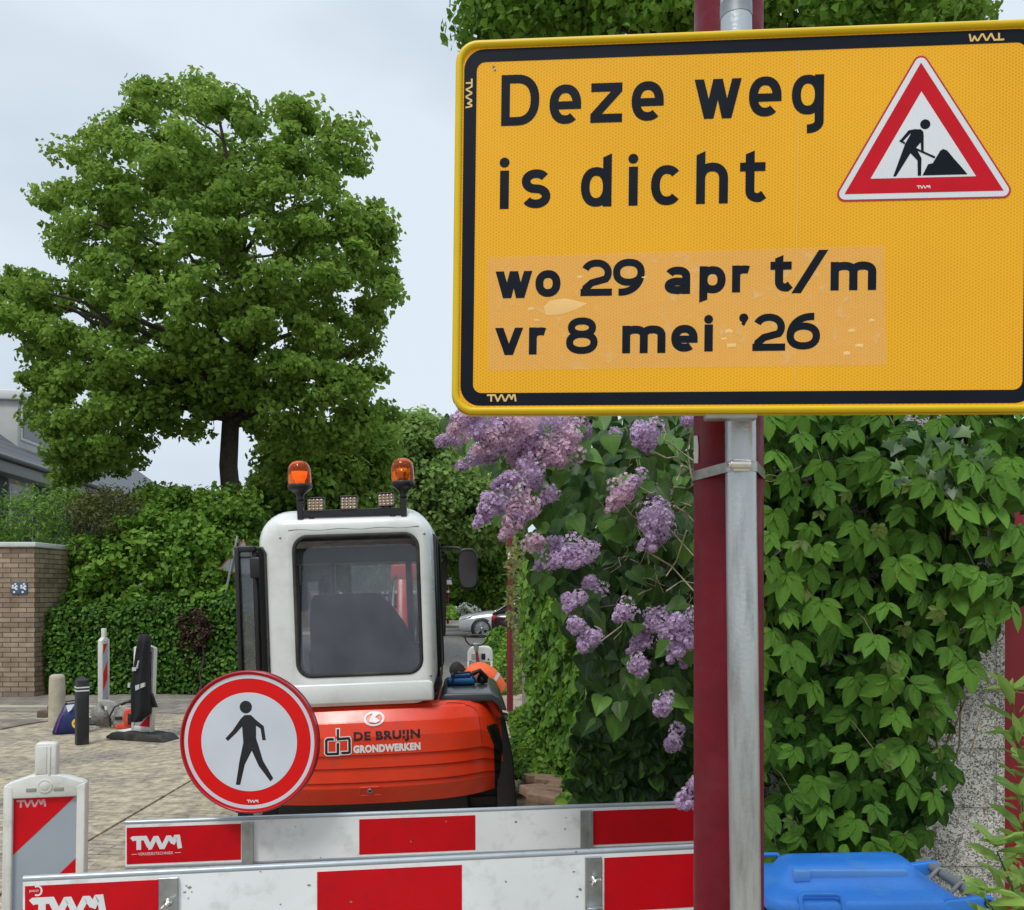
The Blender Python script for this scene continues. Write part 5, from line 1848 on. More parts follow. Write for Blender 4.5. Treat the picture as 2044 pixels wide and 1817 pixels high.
for k, (x0, x1, y0, D_) in enumerate(((-100, 260, 1060, 50), (240, 560, 1050, 48), (540, 860, 1060, 46), (840, 1100, 1070, 52), (1080, 1500, 1020, 47), (1480, 2100, 980, 45))):
    bush('tree_belt', ['dark tree mass far behind the left shrub', 'dark tree mass far behind the maple trunk', 'dark tree mass seen through the cab window', 'dark tree mass far behind the parked cars', 'dark tree mass far behind the lilac', 'dark tree mass far behind the creeper wall'][k], 'trees',
         [(x0, y0), ((x0 + x1) / 2, y0 - 25), (x1, y0), (x1, 1232), (x0, 1232)], D_, 2, 300, .8, 40, .32, G_DARK, kind='lobed', trunk=.2, group='far tree belt', sticks=3)
# crown of the linden above the sign
bush('linden_tree', 'dark green tree whose crown shows above the yellow sign', 'tree', [(915, 20), (925, 85), (990, 110), (1200, 130), (1700, 140), (1960, 100), (1985, 20), (1960, -60), (1900, -200), (1400, -330), (1000, -200), (920, -60)], 9.5, 1.6, 620, .30, 75, .085, G_VIB, kind='lobed', trunk=.14, group='street trees')

# clipped hedge
DH = 13.75
hx0, hx1 = (72 - CX) / F * DH, (535 - CX) / F * DH
hh_ = 1.45
t = thing('hedge', ((hx0 + hx1) / 2, DH + .5, 0), 'clipped dark green hedge behind the bollards and beacons', 'hedge')
n = 23000
side = rng.random(n)
X = rng.uniform(hx0, hx1, n); Z = rng.uniform(.02, 1, n); Yq = DH + rng.uniform(-.12, .2, n)
top = side < .28
Z = np.where(top, 1.0, Z); Yq = np.where(top, DH + rng.uniform(0, 1.0, n), Yq)
bump_ = .08 * np.sin(X * 2.1) + .05 * np.sin(X * 5.3 + 1) + .03 * np.sin(X * 11)
loc_h = hh_ + bump_ - .35 * np.clip((X - (hx0 + 2.0)) / 1.2, 0, 1) * 0
left_round = np.clip((X - hx0) / .5, 0, 1) ** .5
Zw = Z * loc_h * (.86 + .14 * left_round) + np.where(top, rng.normal(0, .045, n), 0)
Yq = Yq + .06 * np.sin(X * 3 + Z * 4)
C = np.stack([X, Yq, np.maximum(Zw, .03)], 1)
outw = np.stack([np.zeros(n), np.where(top, -.2, -.9), np.where(top, .9, .25)], 1)
leaves('foliage', C, .066, G_HEDGE, t, 'simple', up=.3, outward=outw, spread=.5)
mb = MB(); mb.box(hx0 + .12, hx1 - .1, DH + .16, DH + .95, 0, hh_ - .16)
mb.build('core', mat('hedge_core', (.012, .02, .006), .95, var=.5, vscale=6), t, world=True)  # near-black box: the deep shade inside the hedge put into its colour
bush('barberry_shrub', 'dark red barberry shrub growing up through the hedge', 'shrub', [(350, 1225), (370, 1212), (395, 1215), (425, 1250), (420, 1300), (395, 1330), (365, 1320), (345, 1260)], DH - .12, .12, 80, .09, 26, .045, G_RED, group='shrubs by the hedge', sticks=4)

# ------------------------------------------------------------------ right-hand wall and its climbers
def agg_mat():
    m = bpy.data.materials.new('exposed_aggregate'); m.use_nodes = True
    t = m.node_tree; L = t.links.new
    p = t.nodes['Principled BSDF']; p.inputs['Roughness'].default_value = .85
    tc = t.nodes.new('ShaderNodeTexCoord')
    mp = t.nodes.new('ShaderNodeMapping'); mp.inputs['Scale'].default_value = (1, 1, 1.1); L(tc.outputs['Object'], mp.inputs[0])
    n0 = t.nodes.new('ShaderNodeTexNoise'); n0.inputs['Scale'].default_value = 95; n0.inputs['Detail'].default_value = 2; n0.inputs['Distortion'].default_value = 1.5
    L(mp.outputs[0], n0.inputs['Vector'])
    cr = t.nodes.new('ShaderNodeValToRGB')
    cr.color_ramp.elements[0].position = .40; cr.color_ramp.elements[0].color = (.13, .12, .10, 1)
    cr.color_ramp.elements[1].position = .55; cr.color_ramp.elements[1].color = (.66, .64, .58, 1)
    L(n0.outputs[0], cr.inputs[0])
    n1 = t.nodes.new('ShaderNodeTexNoise'); n1.inputs['Scale'].default_value = 5; n1.inputs['Detail'].default_value = 4; L(tc.outputs['Object'], n1.inputs['Vector'])
    r = t.nodes.new('ShaderNodeMapRange'); L(n1.outputs[0], r.inputs[0]); r.inputs[1].default_value = .3; r.inputs[2].default_value = .7; r.inputs[3].default_value = .75; r.inputs[4].default_value = 1.15
    h = t.nodes.new('ShaderNodeHueSaturation'); L(cr.outputs[0], h.inputs['Color']); L(r.outputs[0], h.inputs['Value'])
    # block joints
    br = t.nodes.new('ShaderNodeTexBrick'); br.inputs['Scale'].default_value = 1
    br.inputs['Brick Width'].default_value = .39; br.inputs['Row Height'].default_value = .19; br.inputs['Mortar Size'].default_value = .006
    br.inputs['Mortar Smooth'].default_value = .6
    mp2 = t.nodes.new('ShaderNodeMapping'); mp2.inputs['Rotation'].default_value = (R(-90), 0, 0); L(tc.outputs['Object'], mp2.inputs[0]); L(mp2.outputs[0], br.inputs['Vector'])
    x = t.nodes.new('ShaderNodeMix'); x.data_type = 'RGBA'; x.blend_type = 'MIX'
    mm = t.nodes.new('ShaderNodeMath'); mm.operation = 'MULTIPLY'; mm.inputs[1].default_value = .45; L(br.outputs['Fac'], mm.inputs[0])
    L(mm.outputs[0], x.inputs[0]); L(h.outputs[0], x.inputs[6]); x.inputs[7].default_value = (.2, .19, .17, 1)
    L(x.outputs[2], p.inputs['Base Color'])
    b = t.nodes.new('ShaderNodeBump'); b.inputs['Strength'].default_value = .9; b.inputs['Distance'].default_value = .008; L(n0.outputs[0], b.inputs['Height'])
    b2 = t.nodes.new('ShaderNodeBump'); b2.inputs['Strength'].default_value = .8; b2.inputs['Distance'].default_value = .006; b2.invert = True; L(br.outputs['Fac'], b2.inputs['Height']); L(b.outputs[0], b2.inputs['Normal'])
    L(b2.outputs[0], p.inputs['Normal'])
    return m
AGG = agg_mat()
DW = 2.75
wx0, wx1 = (1560 - CX) / F * DW, (2007 - CX) / F * DW
g = MB(); g.box(wx0 - .19, wx1, DW, DW + .2, 0, 2.34, .004, 1, smooth=False)
tag(g.build('concrete_wall', AGG), 'grey exposed aggregate block wall covered in creeper, ending beside the dark red panel', 'wall')
# dark red panel past the end of the wall
DR = mat('dark_red_door', (.24, .004, .010), .5, var=.08)
dr = thing('red_gate', ((2030 - CX) / F * 2.9, 2.9, 0), 'dark red painted gate at the right edge, past the end of the block wall', 'gate')
mb = MB(); mb.box(-.06, .95, 0, .05, .02, 2.2, .004); mb.build('gate_panel', DR, dr, world=False)
mb = MB(); mb.box(.3, .34, -.04, 0, 1.0, 1.12, .005); mb.build('handle', M_['chrome'], dr)
# Virginia creeper: five leaflets to a leaf
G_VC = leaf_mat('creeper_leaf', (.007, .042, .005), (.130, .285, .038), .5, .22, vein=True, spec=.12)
G_VCY = leaf_mat('young_creeper_leaf', (.07, .14, .02), (.17, .24, .05), .45, .3, vein=True)
CRP = [(1490, 790), (2080, 790), (2090, 1180), (2030, 1180), (1995, 1250), (1970, 1250), (1940, 1340), (1900, 1350), (1880, 1430), (1905, 1500), (1912, 1580), (1870, 1625), (1850, 1670), (1815, 1710), (1490, 1730)]


def palmate(C, size, N0, droop=.9, k5=5):
    """centres of leaflets, directions and normals for palmate leaves"""
    n = len(C)
    N = N0 / np.linalg.norm(N0, axis=1)[:, None]
    down = np.tile([0, 0, -1.0], (n, 1)) + rng.normal(0, .45, (n, 3))
    down -= N * (down * N).sum(1)[:, None]
    down /= np.linalg.norm(down, axis=1)[:, None]
    side = np.cross(N, down)
    cs, ds, ns, ss = [], [], [], []
    for a, sc_ in ((0, 1.0), (46, .92), (-46, .92), (98, .66), (-98, .66)):
        a_ = np.radians(a + rng.normal(0, 7, n))[:, None]
        d = down * np.cos(a_) + side * np.sin(a_)
        s = size * sc_
        d2 = d - N * .18
        cs.append(C + d * (s[:, None] * .34)); ds.append(d2); ns.append(N + d * .28); ss.append(s)
    return np.concatenate(cs), np.concatenate(ds), np.concatenate(ns), np.concatenate(ss)


vc = thing('virginia_creeper', (wx0 + .6, DW - .05, 0), 'green five fingered creeper hanging over the block wall right of the post', 'climbing plant')
allV = []
def add_layer(n, d0, d1, smin, smax, tlo, thi, poly=CRP, tiltz=.45, lst=None):
    x, y = sample(poly, n)
    keep = np.ones(n, bool)
    if lst is not None:   # thin out leaves that sit on top of one another
        pts = []
        keep = np.zeros(n, bool)
        for i in range(n):
            if all((x[i] - a) ** 2 + (y[i] - b) ** 2 > lst ** 2 for a, b in pts):
                pts.append((x[i], y[i])); keep[i] = True
    x, y = x[keep], y[keep]
    n = len(x)
    D = rng.uniform(d0, d1, n)
    C = to_world(x, y, D)
    N = np.tile([-.08, -1.0, tiltz], (n, 1)) + rng.normal(0, .28, (n, 3))
    s = rng.uniform(smin, smax, n)
    c, d, nn, ss = palmate(C, s, N)
    tn = np.tile(rng.uniform(tlo, thi, n), 5)
    nn = nn / np.linalg.norm(nn, axis=1)[:, None]
    T = d - nn * (d * nn).sum(1)[:, None]
    V0, F0 = tpl('leaflet')
    T /= np.linalg.norm(T, axis=1)[:, None]
    B = np.cross(T, nn)
    m = len(c)
    wv = rng.uniform(.9, 1.15, m)
    P = c[:, None, :] + ss[:, None, None] * (V0[None, :, 0:1] * wv[:, None, None] * B[:, None, :] + (V0[None, :, 1:2] - .36) * T[:, None, :] + V0[None, :, 2:3] * nn[:, None, :] * rng.uniform(.5, 1.5, m)[:, None, None])
    return P.reshape(-1, 3), F0, len(V0), m, np.repeat(tn, len(V0)), np.tile(V0[:, :2], (m, 1)), C


def merge(layers, name, mat_, parent):
    V, Fc, T, U = [], [], [], []
    b = 0
    for P, F0, k, m, tn, uv_, _ in layers:
        V.append(P); T.append(tn); U.append(uv_)
        Fc.append((F0[None] + (np.arange(m) * k)[:, None, None]).reshape(-1, 4) + b)
        b += len(P)
    return np_mesh(name, np.concatenate(V), np.concatenate(Fc), mat_, parent, np.concatenate(T), np.concatenate(U), True)


lay_ = [add_layer(330, DW - .10, DW - .03, .065, .10, .0, .12, tiltz=.1),  # deeper layers tinted darker: shade between the leaves put into their colour
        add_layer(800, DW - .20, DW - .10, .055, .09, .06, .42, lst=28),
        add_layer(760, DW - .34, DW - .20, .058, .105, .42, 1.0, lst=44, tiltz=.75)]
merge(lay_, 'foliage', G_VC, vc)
yl = [add_layer(16, DW - .34, DW - .26, .03, .05, .2, 1.0, poly=[(1500, 840), (2000, 860), (1980, 1350), (1900, 1500), (1500, 1700)])]
merge(yl, 'young_foliage', G_VCY, vc)
mb = MB()
STEM = mat('creeper_stem', (.20, .16, .09), .7, var=.3)
for q, l in enumerate(lay_[1:]):
    for i in range(0, len(l[6]), 3):
        a = Vector(l[6][i]); b_ = a + Vector((rng.uniform(-.06, .06), .16, rng.uniform(-.02, .12)))
        mb.tube([a, a.lerp(b_, .5) + Vector((0, 0, .015)), b_], .0014, 4)
for i in range(18):
    x0 = rng.uniform(1500, 1960); y0 = rng.uniform(800, 1200)
    pts = []
    for k in range(7):
        pts.append(at(x0 + rng.uniform(-12, 12) + k * rng.uniform(-4, 4), y0 + k * 85, DW - .04 - .03 * rng.random()))
    mb.tube(pts, .003, 5)
for pts in (((1519, 955), (1535, 948), (1552, 951), (1565, 940), (1580, 944)), ((1519, 958), (1540, 962), (1560, 952), (1600, 930)), ((1521, 1128), (1545, 1110), (1560, 1098)), ((2050, 1385), (1990, 1375), (1965, 1350), (1940, 1330)), ((1935, 1510), (1960, 1420), (1972, 1370), (1985, 1340))):
    mb.tube([at(x, y, DW - .30) for x, y in pts], .0016, 5)
mb.build('stem', STEM, vc, world=True)
# ivy leaves near the top of the creeper
iv = thing('ivy', at(1880, 950, DW - .2), 'small patch of grey green ivy in the creeper just under the sign', 'climbing plant')
C = to_world(*sample([(1760, 860), (1960, 860), (1985, 930), (1930, 985), (1780, 975)], 46), rng.uniform(DW - .36, DW - .24, 46))
ang = [(-90, .2), (-62, .5), (-40, .30), (-5, .55), (35, .34), (90, .78), (145, .34), (185, .55), (220, .30), (242, .5)]
V, Fq, tnn = [], [], []
b = 0
for c in C:
    s = rng.uniform(.035, .055)
    Rm = np.array(Euler((R(70 + rng.normal(0, 14)), R(rng.normal(0, 20)), R(rng.normal(0, 40)))).to_matrix()) @ np.array(Matrix.Rotation(R(180 + rng.normal(0, 35)), 3, 'Z'))
    pts = [[0, 0, .08]] + [[r_ * math.cos(R(a_)), r_ * math.sin(R(a_)), 0] for a_, r_ in ang]
    P = (np.array(pts) * s) @ Rm.T + c
    V.append(P); tnn += [rng.random()] * len(pts)
    k = len(ang)
    for i in range(0, k, 2): Fq.append([b, b + 1 + i, b + 1 + (i + 1) % k, b + 1 + (i + 2) % k])
    b += len(pts)
np_mesh('foliage', np.concatenate(V), np.array(Fq), leaf_mat('ivy_leaf', (.03, .075, .02), (.11, .20, .06), .4, .1), iv, np.array(tnn))

# spiky young shrub in front of the red gate, lower right
SP = thing('young_shrub', ((2035 - CX) / F * 1.75, 1.75, 0), 'light green narrow leaved young shrub at the lower right edge by the bin', 'shrub')
mb = MB(); C, Dd = [], []
for (x0, y0, x1, y1, D_) in ((2060, 1850, 2020, 1390, 2.0), (2000, 1860, 1965, 1795, 1.60), (2030, 1840, 1990, 1700, 1.7), (2040, 1850, 2040, 1600, 1.8), (2070, 1850, 2055, 1730, 1.66), (2080, 1600, 2030, 1480, 1.95)):
    a, b_ = at(x0, y0, D_), at(x1, y1, D_)
    mb.tube([a, a.lerp(b_, .5) + Vector((.01, 0, 0)), b_], [.003, .0025, .0015], 6)
    m = int((b_ - a).length / .017) + 3
    for k in range(m):
        f = k / m
        C.append(a.lerp(b_, f)); an = k * 2.4
        Dd.append(Vector((math.cos(an), math.sin(an), .35 + .9 * f ** 3)))
    for k in range(6):
        C.append(b_); an = k * 1.05
        Dd.append(Vector((math.cos(an) * .6, math.sin(an) * .6, 1)))
mb.build('stem', leaf_mat('green_stem', (.10, .16, .04), (.2, .25, .08)), SP, world=True)
C = np.array([tuple(c) for c in C]); Dd = np.array([tuple(c) for c in Dd])
Nn = np.tile([0, 0, 1.0], (len(C), 1)) - Dd * .4
leaves('foliage', C + Dd * .018, .066, leaf_mat('narrow_leaf', (.12, .23, .04), (.30, .47, .11), .5, .35, vein=False, spec=.2), SP, 'narrow', dirs=Dd, normals=Nn, spread=.25, droop=.1, sizevar=.4)
# ------------------------------------------------------------------ lilac bush
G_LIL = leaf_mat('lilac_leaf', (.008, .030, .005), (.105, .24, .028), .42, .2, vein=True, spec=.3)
LV = leaf_mat('lilac_flower', (.34, .20, .37), (.80, .64, .83), .7, .25, spec=.1)
LP = leaf_mat('lilac_flower_pinkish', (.42, .25, .35), (.86, .66, .76), .7, .25, spec=.1)
LIL = [(880, 850), (905, 800), (1000, 760), (1400, 750), (1450, 900), (1460, 1300), (1460, 1600), (1140, 1600), (1135, 1500), (1160, 1400), (1150, 1300), (1090, 1180), (1050, 1130), (1060, 1060), (1000, 1010), (1020, 960), (960, 930), (900, 900)]
lil = thing('lilac_bush', ((1330 - CX) / F * 4.0, 4.0, 0), 'large lilac bush with mauve blossom left of the dark red post', 'shrub')
n = 900
x, y = sample(LIL, n)
ed = edge_dist(LIL, x, y)
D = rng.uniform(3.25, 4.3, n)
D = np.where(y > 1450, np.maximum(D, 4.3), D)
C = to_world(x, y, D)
tn = np.clip(rng.uniform(0, .7, n) ** 1.3 - (D - 3.25) * .25 + .25 * (y < 1100), 0, 1)  # tint darkens with depth: shade inside the bush put into leaf colour
N = np.tile([-.2, -.9, .5], (n, 1)); N = N + rng.normal(0, .3, (n, 3))
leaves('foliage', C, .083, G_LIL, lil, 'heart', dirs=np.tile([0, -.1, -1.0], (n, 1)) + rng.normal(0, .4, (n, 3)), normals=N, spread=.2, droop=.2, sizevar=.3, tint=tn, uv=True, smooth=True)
n = 1700
x, y = sample([(1010, 880), (1060, 800), (1480, 760), (1480, 1640), (1150, 1640), (1150, 1480), (1180, 1350), (1130, 1200), (1090, 1100), (1090, 1000)], n)
leaves('inner_foliage', to_world(x, y, rng.uniform(4.3, 4.9, n)), .12, G_LIL, lil, 'simple', dirs=np.tile([0, -.1, -1.0], (n, 1)), normals=np.tile([-.2, -.9, .3], (n, 1)), spread=.35, tint=rng.uniform(0, .25, n))  # back layer tinted dark for the bush's shaded interior
# hand placed bright leaf sprays low on the left
pts = [(1090, 985, .08), (1000, 1030, .08), (1150, 1040, .09), (1210, 1050, .08), (1120, 950, .08), (1250, 960, .09), (1290, 970, .07), (1180, 910, .08), (1220, 880, .09), (1350, 890, .07), (1120, 1215, .09), (1090, 1160, .08), (1010, 945, .06), (970, 925, .07), (1060, 960, .07), (1360, 960, .08), (1300, 1010, .08), (1290, 1530, .10), (1270, 1590, .11), (1310, 1560, .10), (1230, 1560, .09), (1385, 1430, .09), (1350, 1400, .08), (1330, 1290, .09), (1370, 1300, .09), (1200, 1400, .09)]
C = np.array([tuple(at(a, b, 3.3 if b < 1450 else 4.3)) for a, b, _ in pts])
leaves('near_foliage', C, np.array([s for _, _, s in pts]), G_LIL, lil, 'heart', dirs=np.tile([0, -.1, -1.0], (len(C), 1)), normals=np.tile([-.1, -.8, .7], (len(C), 1)), spread=.2, droop=.1, tint=rng.uniform(.7, 1, len(C)), uv=True, smooth=True)
# bark: main stems and pale twigs
mb = MB()
for k, (x0, y0, x1, y1, r_) in enumerate(((1330, 2300, 1300, 900, .022), (1380, 2300, 1420, 800, .02), (1300, 2300, 1180, 1100, .018), (1350, 1500, 1000, 900, .012), (1400, 1400, 1100, 850, .012), (1350, 1300, 1060, 1100, .01), (1380, 1700, 1180, 1500, .01))):
    limb(mb, at(x0, min(y0, 1780), 4.7), at(x1, y1, 4.4), r_, r_ * .4, wob=.15, n=7, seed=k)
mb.build('branch', BARK, lil, world=True)
TW = mat('pale_twig', (.36, .31, .20), .7, var=.3, vscale=40)
mb = MB()
for pts_, r_ in (([(1300, 900), (1330, 915), (1352, 912), (1362, 935), (1350, 960)], .004), ([(1435, 860), (1430, 905), (1428, 950), (1440, 985)], .0035), ([(1385, 905), (1415, 950), (1440, 985), (1462, 1020)], .0045),
                 ([(1250, 965), (1275, 972), (1300, 985), (1315, 978)], .003), ([(1345, 1010), (1370, 1025), (1410, 1070), (1440, 1120)], .0045), ([(1360, 930), (1385, 940), (1392, 960), (1375, 975), (1345, 972)], .0045),
                 ([(1290, 1100), (1340, 1130), (1385, 1180)], .0035), ([(1240, 1000), (1262, 1030), (1290, 1045), (1330, 1100)], .003), ([(1330, 880), (1350, 895), (1385, 920)], .003), ([(1370, 1060), (1350, 1120), (1330, 1150)], .003),
                 ([(1380, 860), (1372, 900), (1380, 950), (1400, 1010), (1385, 1080)], .0035), ([(1300, 1040), (1340, 1060), (1385, 1110)], .003), ([(1200, 1280), (1240, 1250), (1260, 1210)], .003), ([(1330, 1180), (1360, 1160), (1390, 1165)], .0028), ([(1320, 1010), (1350, 1000), (1380, 1010)], .0028)):
    P = [at(a, b, 3.2 + .1 * (i % 2)) for i, (a, b) in enumerate(pts_)]
    mb.tube(P, [r_ * (1 - .4 * i / len(P)) for i in range(len(P))], 6)
rr_ = random.Random(4)
for q in range(70):
    x0, y0 = rr_.uniform(1240, 1440), rr_.uniform(850, 1250)
    P = [at(x0, y0, 3.4 + rr_.random() * .4)]
    for k in range(4):
        x0 += rr_.uniform(-22, 12); y0 += rr_.uniform(-18, 26)
        P.append(at(x0, y0, P[-1].y + rr_.uniform(-.04, .04)))
    mb.tube(P, .0016, 4)
mb.build('twig', TW, lil, world=True)


def panicle(x0, y0, x1, y1, wd, D, mt):
    """lilac flower head: from base x0,y0 to tip x1,y1 (picture positions), greatest width wd"""
    a, b = np.array(at(x0, y0, D)), np.array(at(x1, y1, D - .02))
    Lg = np.linalg.norm(b - a); ax = (b - a) / Lg
    R0 = wd / F * D / 2 * 1.32
    # lobes of florets round the axis
    n = int(160 + 62000 * Lg * R0)
    lob = max(9, int(Lg / R0 * 10))
    t = rng.random(lob); t = t ** .85
    rad = R0 * (1 - .84 * t ** 1.2)
    an = rng.uniform(0, 2 * PI, lob)
    u = np.cross(ax, [0, 1, 0]); u /= np.linalg.norm(u); v = np.cross(ax, u)
    lc = a + ax * (t * Lg)[:, None] + (u * np.cos(an)[:, None] + v * np.sin(an)[:, None]) * (rad * .55)[:, None]
    lr = rad * .46 + .0045
    i = rng.integers(0, lob, n)
    d = rng.normal(0, 1, (n, 3)); d /= np.linalg.norm(d, axis=1)[:, None]
    C = lc[i] + d * lr[i][:, None] * rng.uniform(.8, 1.03, n)[:, None]
    # four petals per floret, as two crossed bow shapes
    s = rng.uniform(.0055, .0085, n)
    N = d + rng.normal(0, .25, (n, 3)); N /= np.linalg.norm(N, axis=1)[:, None]
    T = np.cross(N, rng.normal(0, 1, (n, 3))); T /= np.linalg.norm(T, axis=1)[:, None]
    B = np.cross(N, T)
    V, Fc = [], []
    k = 0
    pet = []
    for q in range(4):
        a_ = q * PI / 2
        dir_ = T * math.cos(a_) + B * math.sin(a_); sd = -T * math.sin(a_) + B * math.cos(a_)
        P0 = C; P1 = C + (dir_ * .62 + sd * .42 + N * .15) * s[:, None]; P2 = C + (dir_ * 1.05 + N * .32) * s[:, None]; P3 = C + (dir_ * .62 - sd * .42 + N * .15) * s[:, None]
        pet.append(np.stack([P0, P1, P2, P3], 1))
    V = np.stack(pet, 1).reshape(-1, 3)
    Fc = np.arange(len(V)).reshape(-1, 4)
    tn = np.clip(rng.uniform(.1, .9, n) * .5 + .25 + d[:, 2] * .18 + rng.uniform(-.12, .12, lob)[i], 0, 1)
    o = np_mesh('flower_head', V, Fc, mt, lil, np.repeat(tn, 16))
    return o


HEADS = [(1070, 850, 1025, 872, 66, 1), (1135, 895, 1105, 930, 54, 1), (1005, 858, 950, 872, 58, 0), (1060, 905, 1015, 925, 48, 1), (935, 850, 895, 862, 50, 1), (1085, 830, 1060, 870, 60, 0), (1120, 1085, 1090, 1110, 46, 0), (1045, 1010, 1030, 1050, 44, 0), (1150, 860, 1130, 905, 46, 1),
         (960, 850, 870, 885, 56, 0), (985, 840, 905, 832, 62, 0), (1040, 840, 945, 905, 66, 1), (1010, 880, 912, 935, 46, 0), (1060, 835, 1000, 838, 60, 1), (1080, 870, 1000, 905, 56, 0),
         (1130, 840, 1100, 870, 74, 1), (1120, 880, 1050, 930, 56, 1), (1100, 890, 1090, 930, 46, 1), (1150, 850, 1160, 890, 46, 0), (1075, 925, 980, 975, 42, 0), (1020, 960, 950, 1050, 58, 0), (990, 1010, 1000, 1025, 30, 0),
         (1060, 990, 1000, 1075, 54, 1), (1040, 1000, 1020, 1030, 40, 1), (1060, 960, 1080, 950, 34, 0), (1098, 975, 1086, 1003, 36, 0), (1065, 1075, 1080, 1090, 40, 1), (1110, 1075, 1072, 1140, 44, 0), (1160, 1085, 1130, 1135, 58, 0),
         (1300, 850, 1265, 885, 52, 0), (1290, 870, 1290, 905, 36, 0), (1280, 955, 1262, 975, 36, 0), (1250, 965, 1215, 1022, 50, 1), (1330, 985, 1285, 1010, 48, 0), (1310, 1005, 1300, 1105, 62, 0), (1330, 1050, 1275, 1098, 36, 0),
         (1195, 1165, 1160, 1200, 40, 0), (1150, 1180, 1130, 1220, 40, 0), (1262, 1210, 1225, 1238, 36, 0), (1310, 1215, 1290, 1265, 54, 0), (1335, 1240, 1325, 1275, 44, 0), (1385, 1225, 1340, 1320, 66, 0), (1380, 1290, 1365, 1330, 50, 0),
         (1155, 1240, 1145, 1262, 40, 0), (1185, 1255, 1160, 1300, 44, 0), (1290, 1270, 1255, 1300, 34, 0), (1270, 1315, 1290, 1352, 38, 0), (1335, 1400, 1310, 1425, 40, 0), (1365, 1470, 1330, 1495, 44, 0), (1380, 1590, 1350, 1610, 36, 0),
         (1395, 835, 1360, 842, 40, 0), (1215, 865, 1240, 870, 26, 0), (1100, 1130, 1130, 1110, 40, 0), (1385, 1560, 1400, 1580, 40, 0)]
for k, (x0, y0, x1, y1, wd, pk) in enumerate(HEADS):
    panicle(x0, y0, x1, y1, wd * 1.12, 3.22 - (.12 if x0 < 1080 else 0) + (.15 if k % 3 == 0 else 0), LP if pk else LV)

# ------------------------------------------------------------------ creeper covered wall further on
def wl(x):      # distance of the far wall face seen at picture x
    return np.interp(x, [1000, 1020, 1060, 1110, 1170, 1240], [11.8, 10.6, 8.4, 7.0, 5.8, 5.0])
FW = agg_mat2 = mat('rough_block_wall', (.30, .28, .24), .9, var=.3, vscale=14, bump=.6, bscale=50)
mb = MB()
fa = [((x - CX) / F * wl(x) + .14, wl(x)) for x in (1020, 1060, 1110, 1170, 1222)]
for (ax_, ay), (bx_, by) in zip(fa[:-1], fa[1:]):
    mb.add([(ax_, ay, 0), (bx_, by, 0), (bx_, by, 1.9), (ax_, ay, 1.9), (ax_ + .2, ay, 0), (bx_ + .2, by, 0), (bx_ + .2, by, 1.9), (ax_ + .2, ay, 1.9)],
           [[0, 1, 2, 3], [5, 4, 7, 6], [3, 2, 6, 7], [0, 3, 7, 4], [1, 5, 6, 2]])
tag(mb.build('garden_wall', FW), 'rough grey garden wall under the bright creeper, behind the lilac', 'wall')
PST = mat('weathered_post', (.40, .38, .33), .85, var=.25, vscale=12, bump=.5, bscale=60)
mb = MB(); p = at(1188, 1295, 4.85)
for k in range(9):
    mb.box(p.x - .052, p.x + .10, 4.78, 4.9, p.z - (k + 1) * .148 + .006, p.z - k * .148, .008)
mb.box(p.x - .045, p.x + .09, 4.79, 4.89, 0, p.z, 0)
tag(mb.build('block_pillar', PST), 'pale narrow block pillar at the end of the garden wall, half hidden by lilac', 'pillar')
G_CR2 = leaf_mat('bright_creeper_leaf', (.025, .085, .008), (.17, .34, .035), .5, .3, spec=.2)
FP = [(1046, 1120), (1060, 1120), (1075, 1130), (1110, 1180), (1150, 1260), (1180, 1330), (1190, 1440), (1180, 1560), (1150, 1600), (1120, 1560), (1100, 1500), (1070, 1440), (1056, 1400), (1050, 1330), (1042, 1240), (1040, 1160)]
fc = thing('wall_creeper', (fa[1][0], fa[1][1], 0), 'bright yellow green creeper cascading over the far garden wall left of the lilac', 'climbing plant')
n = 6500
x, y = sample(FP, n)
Dq = wl(x) - rng.uniform(0, .42, n) * (1 + .3 * np.sin(x * .1 + y * .06))
C = to_world(x, y, Dq)
tn = np.clip(.5 + .25 * np.sin(x * .09) * np.sin(y * .05 + 1) + rng.normal(0, .22, n), 0, 1)
leaves('foliage', C, .088, G_CR2, fc, 'simple', dirs=np.tile([-.2, -.2, -.8], (n, 1)) + rng.normal(0, .35, (n, 3)), normals=np.tile([-.6, -.7, .6], (n, 1)), spread=.5, droop=.3, tint=tn, sizevar=.45)
n = 800
xx, yy = sample([(1012, 1080), (1020, 1060), (1060, 1110), (1090, 1180), (1050, 1300), (1040, 1400), (1032, 1390), (1026, 1290), (1010, 1230)], n)
leaves('trailing_foliage', to_world(xx, yy, rng.uniform(10.6, 13.2, n)), .07, leaf_mat('olive_leaf', (.07, .09, .02), (.24, .27, .08), .5, .3, spec=.2), fc, 'simple', normals=np.tile([-.4, -.7, .5], (n, 1)), spread=.5)
mb = MB()
for q in range(26):
    x0, y0 = rng.uniform(1010, 1120), rng.uniform(1110, 1230)
    P = [at(x0 + k * rng.uniform(6, 14) - 10, y0 + 12 * math.sin(k * .7 + q), float(wl(x0)) - .3) for k in range(5)]
    mb.tube(P, .004, 4)
for x0 in (1160, 1168, 1176):
    mb.tube([at(x0, 1430, 5.0), at(x0 - 3, 1500, 5.0), at(x0 - 4, 1580, 5.0)], .008, 5)
mb.build('stem', leaf_mat('pale_stem', (.25, .30, .10), (.35, .4, .15)), fc, world=True)
